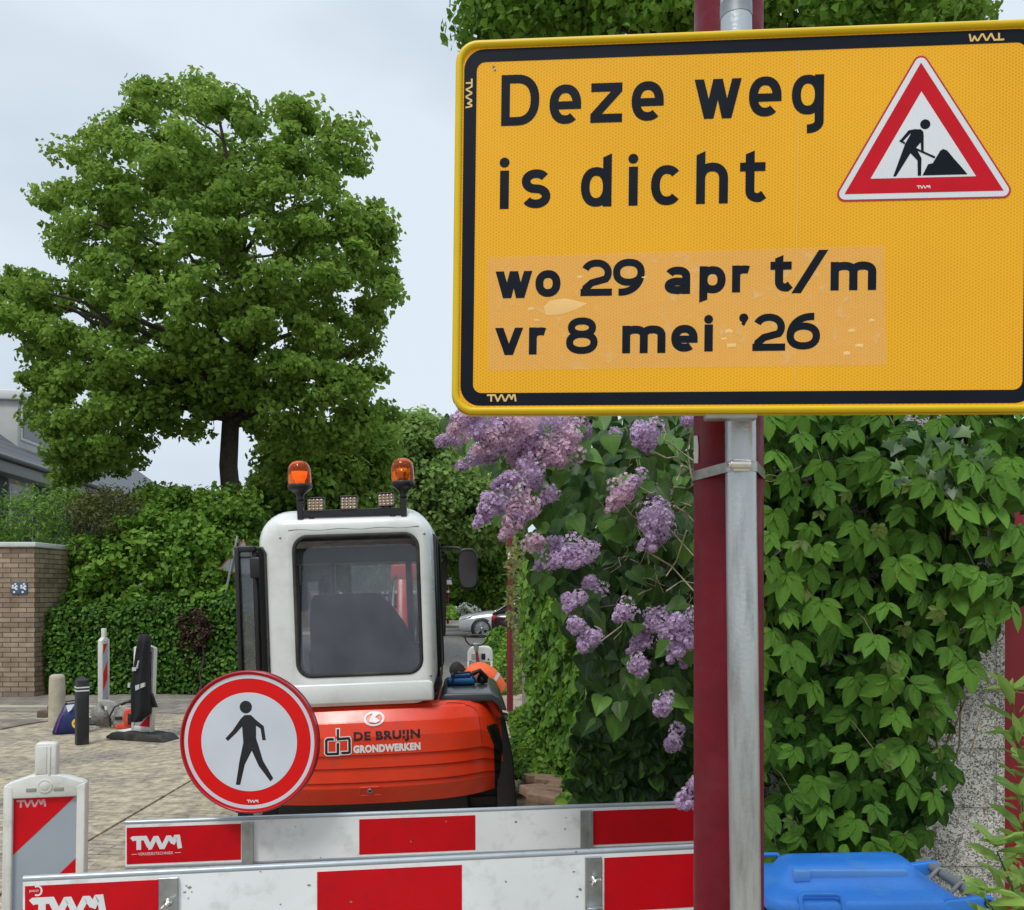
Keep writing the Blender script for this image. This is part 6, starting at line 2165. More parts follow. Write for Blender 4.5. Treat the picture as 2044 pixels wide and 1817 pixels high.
# low ground cover and hedge on the right of the street
def ground_cover(name, label, cat, poly, Da, Db, n, size, lm, group, dn=(-.3, -.5, .8)):
    x, y = sample(poly, n)
    P = np.array(poly, float)
    yb = P[:, 1].max()
    t_ = np.clip((y - P[:, 1].min()) / (yb - P[:, 1].min()), 0, 1)
    D_ = Db + (Da - Db) * t_ + rng.normal(0, .08, n)
    t = thing(name, ((P[:, 0].mean() - CX) / F * (Da + Db) / 2, (Da + Db) / 2, 0), label, cat, group)
    C = to_world(x, y, D_); C[:, 2] = np.maximum(C[:, 2], .02)
    tn = np.clip(.45 + .3 * np.sin(x * .13 + y * .07) + rng.normal(0, .25, n), 0, 1)
    leaves('foliage', C, size, lm, t, 'simple', normals=np.tile(dn, (n, 1)).astype(float), spread=.6, tint=tn)
    return t
ground_cover('low_shrub', 'low dark ground hugging shrub at the foot of the creeper, right of the excavator', 'shrub', [(1015, 1425), (1060, 1400), (1110, 1430), (1150, 1500), (1180, 1600), (1120, 1600), (1080, 1560), (1030, 1550), (1022, 1480)], 5.6, 9.0, 6000, .055, G_DARK, 'low planting on the right')
ground_cover('low_shrub', 'low leafy shrub under the lilac beside the rear barrier', 'shrub', [(1150, 1480), (1220, 1440), (1300, 1500), (1400, 1560), (1440, 1640), (1130, 1640), (1120, 1600)], 4.35, 5.2, 2600, .055, G_VIB, 'low planting on the right')
ground_cover('low_shrub', 'green shrub beside the small white machine, left of the slim red lamp post', 'shrub', [(975, 1262), (1000, 1250), (1030, 1262), (1045, 1330), (1030, 1382), (985, 1378), (968, 1330), (966, 1290)], 13.6, 17, 3600, .075, G_VIB, 'low planting on the right')
ground_cover('low_shrub', 'low verge planting left of the white flowers', 'shrub', [(876, 1205), (900, 1208), (930, 1225), (935, 1233), (876, 1232)], 39, 41, 700, .2, G_VIB, 'verge planting')
ground_cover('low_shrub', 'round clipped shrub behind the silver car', 'shrub', [(930, 1225), (945, 1212), (965, 1208), (995, 1215), (1005, 1238), (930, 1240)], 38, 38.8, 700, .2, G_BRIGHT, 'verge planting')
wf = thing('white_flowering_plant', ((925 - CX) / F * 37, 37, 0), 'plant with white blossom clusters on the verge left of the silver car', 'plant')
x, y = sample([(915, 1215), (925, 1205), (940, 1215), (942, 1236), (918, 1238)], 260)
leaves('foliage', to_world(x, y, 37 + rng.normal(0, .2, 260)), .18, G_BRIGHT, wf, 'narrow')
cc = [(916, 1214), (921, 1218), (928, 1209), (932, 1213), (938, 1215), (924, 1224), (940, 1222), (953, 1213), (957, 1215)]
C = np.concatenate([np.array(tuple(at(a, b, 36.8))) + rng.normal(0, .065, (34, 3)) for a, b in cc])
leaves('flower_head', C, .10, leaf_mat('white_flower', (.9, .9, .88), (.97, .97, .95), .6, .2), wf, 'simple', normals=np.tile([0, -.6, 1.0], (len(C), 1)), spread=.5)
# ------------------------------------------------------------------ brick wall on the left
def brick_mat(name, a, b, mo, wv=.21, hv=.0625, rot=(90, 0, 0)):
    m = bpy.data.materials.new(name); m.use_nodes = True
    t = m.node_tree; L = t.links.new
    p = t.nodes['Principled BSDF']; p.inputs['Roughness'].default_value = .85
    tc = t.nodes.new('ShaderNodeTexCoord')
    mp = t.nodes.new('ShaderNodeMapping'); mp.inputs['Rotation'].default_value = tuple(R(q) for q in rot); L(tc.outputs['Object'], mp.inputs[0])
    br = t.nodes.new('ShaderNodeTexBrick'); L(mp.outputs[0], br.inputs['Vector'])
    br.inputs['Scale'].default_value = 1; br.inputs['Brick Width'].default_value = wv; br.inputs['Row Height'].default_value = hv
    br.inputs['Mortar Size'].default_value = .007; br.inputs['Mortar Smooth'].default_value = .3; br.inputs['Bias'].default_value = -.2
    br.inputs['Color1'].default_value = a; br.inputs['Color2'].default_value = b; br.inputs['Mortar'].default_value = mo
    n = t.nodes.new('ShaderNodeTexNoise'); n.inputs['Scale'].default_value = 4; n.inputs['Detail'].default_value = 7; L(tc.outputs['Object'], n.inputs['Vector'])
    r = t.nodes.new('ShaderNodeMapRange'); L(n.outputs[0], r.inputs[0]); r.inputs[1].default_value = .3; r.inputs[2].default_value = .7; r.inputs[3].default_value = .7; r.inputs[4].default_value = 1.2
    h = t.nodes.new('ShaderNodeHueSaturation'); L(br.outputs['Color'], h.inputs['Color']); L(r.outputs[0], h.inputs['Value']); L(h.outputs[0], p.inputs['Base Color'])
    b_ = t.nodes.new('ShaderNodeBump'); b_.inputs['Strength'].default_value = .8; b_.inputs['Distance'].default_value = .01; b_.invert = True
    L(br.outputs['Fac'], b_.inputs['Height']); L(b_.outputs[0], p.inputs['Normal'])
    return m
BK = brick_mat('brown_brick', srgb(168, 146, 124), srgb(134, 112, 94), srgb(88, 78, 64), hv=.078, wv=.25)
BKs = brick_mat('brown_brick_side', srgb(150, 134, 108), srgb(120, 104, 84), srgb(80, 72, 58), hv=.078, wv=.25)
DB = 13.4
x1 = (69 - CX) / F * DB
zt = H + (HY - 1092) / F * DB
bwl = thing('brick_wall', (x1 - 2, DB, 0), 'brown brick garden wall with a white coping and a small blue plaque, at the left edge', 'wall')
mb = MB(); mb.box(-3, 2, 0, .0, 0, zt); mb = MB()
mb.add([(-6, 0, 0), (2, 0, 0), (2, 0, zt), (-6, 0, zt)], [[0, 1, 2, 3]])
mb.add([(-6, .9, 0), (2, .9, 0), (2, .9, zt), (-6, .9, zt)], [[3, 2, 1, 0]])
mb.build('wall', BK, bwl)
mb = MB(); mb.add([(0, 0, 0), (.9, 0, 0), (.9, 0, zt), (0, 0, zt)], [[0, 1, 2, 3]]); we = mb.build('wall_end', BKs, bwl); we.location = (2, 0, 0); we.rotation_euler = (0, 0, R(87))
mb = MB(); mb.box(-6.05, 2.04, -.05, .95, zt, zt + .075, .008); mb.build('coping', mat('coping_white', srgb(205, 208, 205), .6, var=.1), bwl)
pl = at(38.5, 1174, DB - .01)
mb = MB(); lx, lz = pl.x - (x1 - 2), pl.z
sx = 1 / F * DB
mb.box(lx - 16 * sx, lx + 16 * sx, -.02, 0, lz - 12 * sx, lz + 12 * sx, .004); pq = mb.build('plaque', mat('plaque_blue', srgb(70, 92, 116), .4, var=.1), bwl)
mb = MB()
for ox in (-9, 8):
    for (a, b_, r_) in ((2, 8, 2.2), (-3, 4.5, 2.6), (4, 3.5, 2.8), (-3.5, .5, 2.1), (1, .5, 2.6), (4, -2.2, 2.4), (-.5, -8, 2.5)):
        mb.poly([(lx + (ox + a) * sx + r_ * sx * math.cos(t), -.0205 - .0002 * abs(b_), lz + b_ * sx + r_ * sx * .8 * math.sin(t)) for t in [2 * PI * i / 10 for i in range(10)]])
mb.build('plaque_marks', M_['white'], pq)

# ------------------------------------------------------------------ terraced houses behind the trees
ROOF = bpy.data.materials.new('dark_roof_tiles'); ROOF.use_nodes = True
t_ = ROOF.node_tree; L_ = t_.links.new
p_ = t_.nodes['Principled BSDF']; p_.inputs['Roughness'].default_value = .55
tc_ = t_.nodes.new('ShaderNodeTexCoord')
wv_ = t_.nodes.new('ShaderNodeTexWave'); wv_.wave_type = 'BANDS'; wv_.bands_direction = 'Z'; wv_.wave_profile = 'SAW'; wv_.inputs['Scale'].default_value = 1.35
L_(tc_.outputs['Object'], wv_.inputs['Vector'])
cr_ = t_.nodes.new('ShaderNodeValToRGB'); cr_.color_ramp.elements[0].color = (.10, .105, .115, 1); cr_.color_ramp.elements[1].color = (.045, .048, .055, 1)
cr_.color_ramp.elements[0].position = .75; cr_.color_ramp.elements[1].position = .95
L_(wv_.outputs[0], cr_.inputs[0]); L_(cr_.outputs[0], p_.inputs['Base Color'])
b__ = t_.nodes.new('ShaderNodeBump'); b__.inputs['Strength'].default_value = .8; b__.inputs['Distance'].default_value = .05
L_(wv_.outputs[0], b__.inputs['Height']); L_(b__.outputs[0], p_.inputs['Normal'])
HW = mat('house_render', srgb(196, 196, 192), .8, var=.08, vscale=2)
SOF = mat('house_fascia', srgb(150, 152, 150), .6, var=.08)
NAVY = bpy.data.materials.new('navy_boarding'); NAVY.use_nodes = True
t_ = NAVY.node_tree; L_ = t_.links.new
p_ = t_.nodes['Principled BSDF']; p_.inputs['Roughness'].default_value = .45; p_.inputs['Base Color'].default_value = srgb(30, 48, 74)
tc_ = t_.nodes.new('ShaderNodeTexCoord'); wv_ = t_.nodes.new('ShaderNodeTexWave'); wv_.bands_direction = 'Z'; wv_.wave_profile = 'SAW'; wv_.inputs['Scale'].default_value = 2.0
L_(tc_.outputs['Object'], wv_.inputs['Vector']); b__ = t_.nodes.new('ShaderNodeBump'); b__.inputs['Distance'].default_value = .03; L_(wv_.outputs[0], b__.inputs['Height']); L_(b__.outputs[0], p_.inputs['Normal'])
WFR = mat('window_frame_white', srgb(225, 226, 224), .5)
GLS = mat('window_glass_dark', (.03, .035, .04), .06, spec=.9)
HM0 = Vector((-13.2, 21.9, 0))
ux = Vector((-.108, 1, 0)).normalized()          # along the street
# local axes: x along street away from the viewer, y = away from the street (left), z up
def house(label, s0, ln, gz, dormer, winx, group='terraced houses on the left'):
    O = HM0 + ux * s0
    yx = Vector((-ux.y, ux.x, 0))
    M = Matrix(((ux.x, yx.x, 0, O.x), (ux.y, yx.y, 0, O.y), (0, 0, 1, 0), (0, 0, 0, 1)))
    h = thing('house', None, label, 'house', group, mat=M)
    mb = MB(); mb.box(0, ln - .01, .45, 9, 0, gz - .05); mb.build('wall', HW, h)
    mb = MB()
    sl = .72
    mb.add([(-.1, -.02, gz), (ln + .0, -.02, gz), (ln + .0, 4.7, gz + 4.7 * sl), (-.1, 4.7, gz + 4.7 * sl), (-.1, 9.4, gz), (ln, 9.4, gz),
            (-.1, -.02, gz - .12), (ln, -.02, gz - .12), (ln, 9.4, gz - .12), (-.1, 9.4, gz - .12)],
           [[0, 1, 2, 3], [3, 2, 5, 4], [0, 3, 4], [1, 5, 2], [6, 7, 1, 0], [0, 4, 9, 6], [1, 7, 8, 5], [6, 9, 8, 7]])
    mb.build('roof', ROOF, h)
    mb = MB(); mb.box(0, ln, -.0, .46, gz - .42, gz - .125, .01); mb.build('fascia', SOF, h)
    mb = MB(); mb.tube([(-.1, -.08, gz - .03), (ln, -.08, gz - .03)], .075, 10); mb.build('gutter', mat('gutter_grey', srgb(120, 124, 126), .5), h)
    for (a, b_) in winx:
        mb = MB(); mb.box(a, b_, .40, .46, gz - 2.4, gz - .55, .01)
        wn = mb.build('window', WFR, h)
        m = (a + b_) / 2
        mb = MB(); mb.box(a + .08, m - .04, .385, .399, gz - 2.3, gz - .65); mb.box(m + .04, b_ - .08, .385, .399, gz - 2.3, gz - .65); mb.build('pane', GLS, wn)
    mb = MB()
    pa = winx[0][0]
    mb.box(.05, pa - .1, .40, .449, gz - 3, gz - .45)
    for (a, b_), (c, d) in zip(winx[:-1], winx[1:]): mb.box(b_ + .1, c - .1, .40, .449, gz - 3, gz - .45)
    if winx[-1][1] < ln - .3: mb.box(winx[-1][1] + .1, ln - .1, .40, .449, gz - 3, gz - .45)
    mb.build('cladding', NAVY, h)
    for (dx0, dx1, dy, dz0, dz1) in dormer:
        mb = MB(); mb.box(dx0, dx1, dy, 5.5, dz0, dz1, .01)
        dm = mb.build('dormer', HW, h)
        mb = MB(); mb.box(dx0 - .12, dx1 + .12, dy - .15, 5.6, dz1, dz1 + .28, .02); mb.build('dormer_roof', WFR, dm)
        mb = MB(); mb.box(dx0 + .15, dx1 - .3, dy - .03, dy - .002, dz0 + .55, dz1 - .1, .005); w2 = mb.build('window', WFR, dm)
        mb = MB(); mb.box(dx0 + .25, dx1 - .4, dy - .045, dy - .031, dz0 + .65, dz1 - .2); mb.build('pane', GLS, w2)
    return h
house('terraced house with dark tiled roof and white box dormer at the left edge', -7.0, 14.4, 5.2, [(10.3, 13.6, 1.0, 5.6, 7.3)], [(8.5, 9.9), (12.7, 13.8)])
house('terraced house with dark roof half hidden behind the maple foliage', 7.5, 8.0, 5.2, [], [(2.0, 3.4), (5.4, 6.8)])
house('farthest terraced house of the left row, its dark roof just above the shrubs', 15.6, 8.5, 5.1, [], [(2.0, 3.4), (5.4, 6.8)])
# house at the far end of the street
fh = thing('house', (-6.9, 40, 0), 'brown brick house far down the street, seen through the excavator cab', 'house', 'houses at the end of the street')
BK2 = brick_mat('tan_brick', srgb(150, 128, 104), srgb(132, 112, 90), srgb(110, 100, 88))
mb = MB(); mb.box(-6, 2.9, 0, 8, 0, 4.4); mb.build('wall', BK2, fh)
mb = MB(); mb.prism([(-.3, 4.4), (8.3, 4.4), (4, 6.2)], -6.2, 3.1, 'x'); mb.build('roof', ROOF, fh)
for a in (-.9, -4.4):
    mb = MB(); mb.box(a, a + 2.0, -.04, .02, 2.6, 4.0, .01); wn = mb.build('window', WFR, fh)
    mb = MB(); mb.box(a + .1, a + .72, -.055, -.041, 2.72, 3.9); mb.box(a + .82, a + 1.9, -.055, -.041, 2.72, 3.9); mb.build('pane', GLS, wn)
for a_ in (-1.4, .7): MB().box(a_, a_ + 1.75, -.9, -.02, 1.55, 1.7, .02).build('canopy', WFR, fh)
# ------------------------------------------------------------------ bollards
CON = mat('weathered_concrete', srgb(178, 168, 146), .85, var=.15, vscale=12, bump=.4, bscale=50, dirt=(.16, .14, .10), damt=.6, dscale=6)
Dn = H * F / (1450 - HY)
b = thing('concrete_bollard', ((114 - CX) / F * Dn, Dn, 0), 'round topped pale concrete bollard behind the shopping bag', 'bollard')
hz = H + (HY - 1346) / F * Dn; rd = 14.5 / F * Dn
mb = MB(); mb.lathe([(rd * 1.25, -.05), (rd * 1.12, .02), (rd * 1.06, hz * .5), (rd, hz - .06), (rd * .93, hz - .025), (rd * .7, hz - .004), (0, hz)], 20); mb.build('post', CON, b)
Dn = H * F / (1486 - HY)
BB = mat('black_bollard_paint', (.018, .021, .024), .5, var=.2, vscale=10, bump=.3, bscale=80, dirt=(.12, .11, .09), damt=.35, dscale=9)
b = thing('black_bollard', ((163.5 - CX) / F * Dn, Dn, 0), 'square black bollard with two white bands in front of the shopping bag', 'bollard', rot=(0, 0, R(38)))
hz = H + (HY - 1349) / F * Dn; w2 = .060
mb = MB(); mb.box(-w2, w2, -w2, w2, -.05, hz - .045, .006)
mb.add([(-w2 + .003, -w2 + .003, hz - .045), (w2 - .003, -w2 + .003, hz - .045), (w2 - .003, w2 - .003, hz - .045), (-w2 + .003, w2 - .003, hz - .045), (0, 0, hz)], [[0, 1, 4], [1, 2, 4], [2, 3, 4], [3, 0, 4]])
mb.build('post', BB, b)
for z in (hz - .13, hz - .165):
    mb = MB(); mb.box(-w2 - .0015, w2 + .0015, -w2 - .0015, w2 + .0015, z, z + .014); mb.build('reflective_band', M_['white'], b)

# ------------------------------------------------------------------ shopping bag
NB = mat('bag_blue', srgb(20, 34, 92), .4, var=.25, vscale=14, bump=.5, bscale=18)
Dn = H * F / (1463 - HY)
bg_ = thing('shopping_bag', ((143 - CX) / F * Dn, Dn, 0), 'blue carrier bag with a yellow round logo standing between the two bollards', 'bag', rot=(0, 0, R(24)))
s = 1 / F * Dn
rings = []
for z, xl, xr, dp in ((0, -33, 30, .10), (.03, -34, 32, .12), (.12, -29, 30, .12), (.22, -22, 28, .10), (.30, -15, 25, .06), (.345, -12, 22, .03)):
    xl *= s; xr *= s; cx_ = (xl + xr) / 2; hw = (xr - xl) / 2
    rings.append([(cx_ + hw * math.copysign(abs(math.cos(a)) ** .5, math.cos(a)), dp * math.copysign(abs(math.sin(a)) ** .5, math.sin(a)) + .006 * math.sin(7 * a + z * 30), z) for a in [2 * PI * i / 32 for i in range(32)]])
mb = MB(); mb.loft(rings, True, True, capa=True); body = mb.build('bag_body', NB, bg_)
def bagf(x, z): return (x, -(.125 - .14 * max(0, z - .08) * 1.0) - .006, z)
mb = MB(); YLW = mat('logo_yellow', srgb(244, 206, 20), .45)
cx_, cz_ = 12 * s, .125
mb.poly([bagf(cx_ + .062 * math.cos(t), cz_ + .062 * math.sin(t)) for t in [2 * PI * i / 28 for i in range(28)]][::1]); lg = mb.build('round_logo', YLW, bg_)
mb = MB(); vs, fs = font_text('LIDL', .085, .024, .06)
mb.add([(cx_ - .0425 + a, bagf(0, cz_)[1] - .004, cz_ - .012 + b_ + a * .15) for a, b_ in vs], fs); mb.build('logo_lettering', mat('logo_blue', srgb(20, 50, 140), .5), lg)
mb = MB(); P = [bagf(x * s, z) for x, z in ((-9, .335), (6, .345), (0, .28), (-5, .255))]; P = [(a, b_ - .004, c) for a, b_, c in P]; mb.poly(P); mb.build('white_flash', M_['white'], bg_)
mb = MB(); mb.tube([bagf(x * s, z) for x, z in ((-27, .03), (-25, .08), (-22, .13), (-19, .19), (-15, .25))], .004, 5); mb.build('pink_edge', mat('bag_pink', srgb(190, 40, 110), .5), bg_)
mb = MB(); mb.tube([(-10 * s, -.03, .34), (-9 * s, -.03, .375), (8 * s, -.03, .38), (10 * s, -.03, .34)], .009, 6); mb.build('handle', M_['blackplastic'], bg_)

# ------------------------------------------------------------------ cut-off saw
Ds = H * F / (1453 - HY)
s = 1 / F * Ds
sw_ = thing('cut_off_saw', ((231 - CX) / F * Ds, Ds, 0), 'orange and grey petrol cut off saw with dusty disc on the paving by the jacket', 'saw', rot=(0, 0, R(10)))
DG = mat('dusty_grey', srgb(156, 154, 148), .7, var=.2, vscale=25, bump=.3)
DUST = mat('dusty_disc', srgb(150, 146, 138), .7, metal=.0, var=.3, vscale=30, bump=.2)
SO = mat('saw_orange', srgb(214, 68, 40), .45, var=.15, vscale=12, dirt=(.3, .25, .2), damt=.5, dscale=20)
M = Matrix.Translation((-.115, -.02, .165))
mb = MB(); mb.lathe([(0, -.004), (.03, -.012), (.035, -.004), (.155, -.003), (.155, .003), (.03, .005), (0, .01)], 40, M=M @ Matrix.Rotation(R(8), 4, 'Z'), axis='y')
for k in range(20):
    a = 2 * PI * k / 20
    mb.box(-.008, .008, -.0035, .0035, .150, .168, M=M @ Matrix.Rotation(a, 4, 'Y'))
mb.build('cutting_disc', DUST, sw_)
# guard
mb = MB()
gr0, gr1 = [], []
for k in range(16):
    a = R(-15 + 130 * k / 15)
    gr0.append((.175 * math.cos(a), .175 * math.sin(a))); gr1.append((.10 * math.cos(a), .10 * math.sin(a)))
P = gr0 + [(gr1[-1])] + gr1[::-1][1:]
mb.prism([(a - .115, b_ + .17) for a, b_ in P], -.06, .02, 'y', .006)
mb.prism([(-.14, .32), (-.06, .33), (.03, .12), (.00, .02), (-.03, .12), (-.10, .25)], -.075, -.058, 'y', .004)
mb.build('blade_guard', DG, sw_)
mb = MB(); mb.prism([(.0, .05), (.02, .22), (.12, .26), (.25, .24), (.26, .06), (.2, .03)], -.10, .10, 'y', .015); mb.prism([(-.03, .17), (.05, .23), (.08, .15), (.0, .1)], -.09, .0, 'y', .01); mb.build('engine_block', DG, sw_)
mb = MB(); mb.prism([(.13, .02), (.11, .12), (.13, .225), (.19, .25), (.27, .235), (.30, .10), (.29, .02)], -.125, .11, 'y', .018); mb.prism([(.02, .0), (.03, .05), (.14, .08), (.28, .05), (.28, .0)], -.12, .1, 'y', .01); mb.build('housing', SO, sw_)
mb = MB(); mb.box(.17, .235, -.14, -.12, .05, .19, .008); mb.box(.02, .10, -.115, -.10, .11, .15, .004); mb.build('filter_cover', M_['blackplastic'], sw_)
mb = MB(); mb.tube([(-.03, -.12, .03), (-.035, -.13, .16), (.02, -.12, .27), (.12, -.09, .315), (.2, -.05, .31), (.25, 0, .25)], .010, 8); mb.tube([(.06, .0, .28), (.17, .0, .33), (.29, .0, .28)], .018, 8); mb.build('handle', M_['blackplastic'], sw_)
mb = MB(); mb.box(-.05, -.02, -.082, -.076, .24, .285, .001, M=Matrix.Rotation(R(-12), 4, 'Y')); mb.build('label', M_['white'], sw_)

# ------------------------------------------------------------------ jacket hung over the beacon
JK = mat('jacket_cloth', (.010, .011, .013), .85, var=.25, vscale=8, bump=.5, bscale=14)
REF = mat('reflective_tape', srgb(190, 192, 190), .4)
Dj = 9.42
s = 1 / F * Dj
jo = Vector(((285 - CX) / F * Dj, Dj, 0))
jk = thing('work_jacket', jo, 'black work jacket with grey reflective tape hung over the leaning beacon', 'jacket')
rings = []
for (y, xl, xr, dp) in ((1266, 285, 295, .03), (1270, 280, 300, .07), (1285, 277, 301, .10), (1300, 275, 299, .10), (1330, 272, 298, .11), (1360, 268, 299, .12), (1390, 266, 301, .12), (1412, 265, 303, .11), (1424, 265, 303, .10), (1433, 265, 290, .09), (1440, 265, 284, .06)):
    c = (xl + xr) / 2; hw = (xr - xl) / 2
    rings.append([((c - 285) * s + hw * s * math.copysign(abs(math.cos(a)) ** .75, math.cos(a)) * (1 + .06 * math.sin(4 * a + y * .05)), -.02 + dp * math.sin(a) * (1 + .18 * math.sin(6 * a + y * .02)), H + (HY - y) * s) for a in [2 * PI * i / 36 for i in range(36)]])
mb = MB(); mb.loft(rings, True, True, capa=True, capb=True); mb.prism([((302 - 285) * s, H + (HY - 1385) * s), ((312 - 285) * s, H + (HY - 1413) * s), ((300 - 285) * s, H + (HY - 1412) * s)], .0, .05, 'y', .003)
mb.build('jacket_body', JK, jk)
def jp(x, y, o=.135): return ((x - 285) * s, -.02 - o, H + (HY - y) * s)
for P in (((275, 1330), (284, 1330), (282, 1337), (274, 1338)), ((283, 1330), (286, 1317), (288, 1318), (285, 1333)), ((281, 1366), (299, 1360), (299, 1368), (282, 1376)), ((266, 1361), (271, 1361), (270, 1370), (266, 1370))):
    n0 = .118 if P[0][0] > 270 and P[0][0] < 290 else .10
    mb = MB(); q = [jp(x, y, .125 if P[0][0] == 281 else .118) for x, y in P]; q2 = [(a, b_ + .03, c) for a, b_, c in q]
    mb.add(q + q2, [[0, 3, 2, 1], [0, 1, 5, 4], [1, 2, 6, 5], [2, 3, 7, 6], [3, 0, 4, 7]]); mb.build('reflective_strip', REF, jk)

# ------------------------------------------------------------------ mat, loose timber and stones
mt = at(20, 1440, H * F / (1440 - HY))
Dm = H * F / (1447 - HY)
mb = MB(); mb.prism([(-1.1, -.45), (.12, -.45), (.22, .0), (.38, .28), (-1.1, .30)], .0, .02, 'z', .004, M=Matrix.Translation(((22 - CX) / F * Dm, Dm + .05, 0)))
tag(mb.build('rubber_mat', mat('mat_grey', srgb(120, 112, 100), .85, var=.25, vscale=6, bump=.4, dirt=SAND, damt=.8)), 'flat grey mat lying on the paving left of the concrete bollard', 'mat')
TB = mat('old_timber', (.13, .09, .06), .85, var=.3, vscale=12, bump=.5)
for (x0, y0, x1_, y1_, th, lab, nm, mm_) in ((73, 1430, 104, 1430, .09, 'short dark timber block left of the concrete bollard', 'timber_block', TB), (94, 1414, 106, 1414, .06, 'small timber offcut behind the dark timber block', 'timber_block', TB),
                                        (1035, 1366, 1052, 1366, .10, 'stack of grey kerb stones behind the slim red lamp post', 'stone_block', CON), (1040, 1378, 1053, 1378, .09, 'grey kerb stone lying in front of the stone stack', 'stone_block', CON),
                                        (1022, 1540 - 20, 1045, 1512, .04, 'splintered plank in the low shrub right of the excavator', 'plank', TB)):
    Dq_ = H * F / (y0 + 3 - HY)
    a, b_ = (x0 - CX) / F * Dq_, (x1_ - CX) / F * Dq_
    if nm == 'plank': continue
    mb = MB(); mb.box(a, b_, Dq_, Dq_ + .14, .0, th, .008); tag(mb.build(nm, mm_), lab, 'block', 'loose blocks on the paving')
# sand heap with broken bricks
def sandheap(name, label, cx_, D_, rx_, ry_, hgt, sd):
    rr_ = random.Random(sd)
    n, m = 26, 12
    mb = MB(); V = []
    for i in range(m + 1):
        t = i / m
        for j in range(n):
            a = 2 * PI * j / n
            r_ = t * (1 + .12 * math.sin(3 * a + sd) + .07 * math.sin(7 * a))
            z = hgt * (1 - t * t) ** 1.2 * (1 + .2 * math.sin(4 * a + 5 * t)) + rr_.uniform(-.012, .012) * (t < .95)
            V.append((cx_ + rx_ * r_ * math.cos(a), D_ + ry_ * r_ * math.sin(a), max(z, -.01) if t < 1 else -.02))
    Fc = [[i * n + j, (i + 1) * n + j, (i + 1) * n + (j + 1) % n, i * n + (j + 1) % n] for i in range(m) for j in range(n)]
    mb.add(V, Fc, True)
    return tag(mb.build(name, mat('loose_sand', srgb(150, 134, 112), .95, var=.25, vscale=15, bump=1.0, bscale=30)), kind='structure')
sandheap('ground_sand', None, (1085 - CX) / F * 6.0, 6.0, .62, 1.0, .16, 3)
BRK = mat('loose_brick', srgb(138, 112, 92), .9, var=.25, vscale=20, bump=.5)
bricks = None
pos = [(1075, 1555, 5.95, 15), (1096, 1562, 5.8, -8), (1068, 1578, 5.6, 40), (1098, 1582, 5.55, 5), (1112, 1572, 5.7, 70), (1085, 1592, 5.4, -20)]
bl = ['upper left loose brick on the sand right of the excavator', 'loose brick above right of the sand heap centre', 'lower left loose brick, turned diagonally, on the sand', 'loose brick at the right below the centre of the sand heap', 'rightmost loose brick, standing end on, by the lilac leaves', 'nearest loose brick on the sand just over the rear barrier']
for k, (x, y, D_, rz_) in enumerate(pos):
    p = at(x, y, D_)
    if bricks is None:
        mb = MB(); mb.box(-.1, .1, -.05, .05, -.03, .03, .006); bricks = mb.build('loose_brick', BRK); o = bricks
    else:
        o = bricks.copy(); col.objects.link(o)
    o.location = (p.x, p.y, max(.03, p.z)); o.rotation_euler = (R(6 * (k % 3) - 4), R(5), R(rz_))
    tag(o, bl[k], 'brick', 'loose bricks on the sand heap')

# ------------------------------------------------------------------ slim red lamp post down the street
Dp = H * F / (1420 - HY)
RP = mat('red_lamp_paint', (.16, .008, .014), .4, var=.15, vscale=5, dirt=(.08, .02, .02), damt=.3)
lp = thing('lamp_post', ((1018 - CX) / F * Dp, Dp, 0), 'slim dark red lamp post right of the excavator, entering the lilac blossom', 'lamp post')
mb = MB(); r_ = 6 / F * Dp
mb.lathe([(r_ * 1.08, -.1), (r_ * 1.05, 1.0), (r_ * .95, 1.02), (r_ * .9, 3.1), (r_ * .8, 3.9)], 16); mb.build('post', RP, lp)
mb = MB(); mb.lathe([(.05, 3.9), (.06, 4.0), (.02, 4.02), (.22, 4.12), (.24, 4.16), (.08, 4.3), (0, 4.3)], 20); mb.build('lamp_head', M_['steeldull'], lp)
mb = MB(); zz = H + (HY - 1111) / F * Dp; mb.tube([(-r_ * .28, -r_ * .70, zz - .05), (-r_ * .28, -r_ * .70, zz + .07)], r_ * .42, 8); mb.build('sticker', M_['white'], lp)
# far lamp post with street sign
Df = 44
lp2 = thing('lamp_post', ((894 - CX) / F * Df, Df, 0), 'far red lamp post with conical head and a blue and white street sign', 'lamp post')
zz = lambda y: H + (HY - y) / F * Df
mb = MB(); mb.tube([(0, 0, 0), (0, 0, zz(1146))], [.065, .05], 10); mb.build('post', RP, lp2)
mb = MB(); mb.lathe([(.05, zz(1146)), (.08, zz(1139)), (.30, zz(1133)), (.31, zz(1131.5)), (.05, zz(1129)), (0, zz(1128.5))], 20); mb.build('lamp_head', mat('lamp_hood', srgb(120, 110, 100), .5), lp2)
mb = MB(); mb.box(-.24, .24, -.09, -.07, zz(1167), zz(1154), .004); sg = mb.build('street_sign', M_['white'], lp2)
mb = MB(); mb.box(-.24, .24, -.094, -.0905, zz(1158), zz(1154.5)); mb.build('blue_band', mat('sign_blue', srgb(90, 120, 170), .4), sg)
mb = MB(); mb.tube([(-.0, 0, zz(1183)), (-.0, 0, zz(1179))], .08, 8); mb.build('sticker', M_['white'], lp2)
Dg2 = 36
bp = thing('post', ((973.5 - CX) / F * Dg2, Dg2, 0), 'short red post with white reflector behind the silver car', 'post')
mb = MB(); mb.tube([(0, 0, 0), (0, 0, H + (HY - 1162) / F * Dg2)], [.055, .055], 10); mb.build('post', RP, bp)
mb = MB(); mb.box(-.03, .03, -.065, -.05, H + (HY - 1172) / F * Dg2, H + (HY - 1168) / F * Dg2); mb.build('reflector', M_['white'], bp)

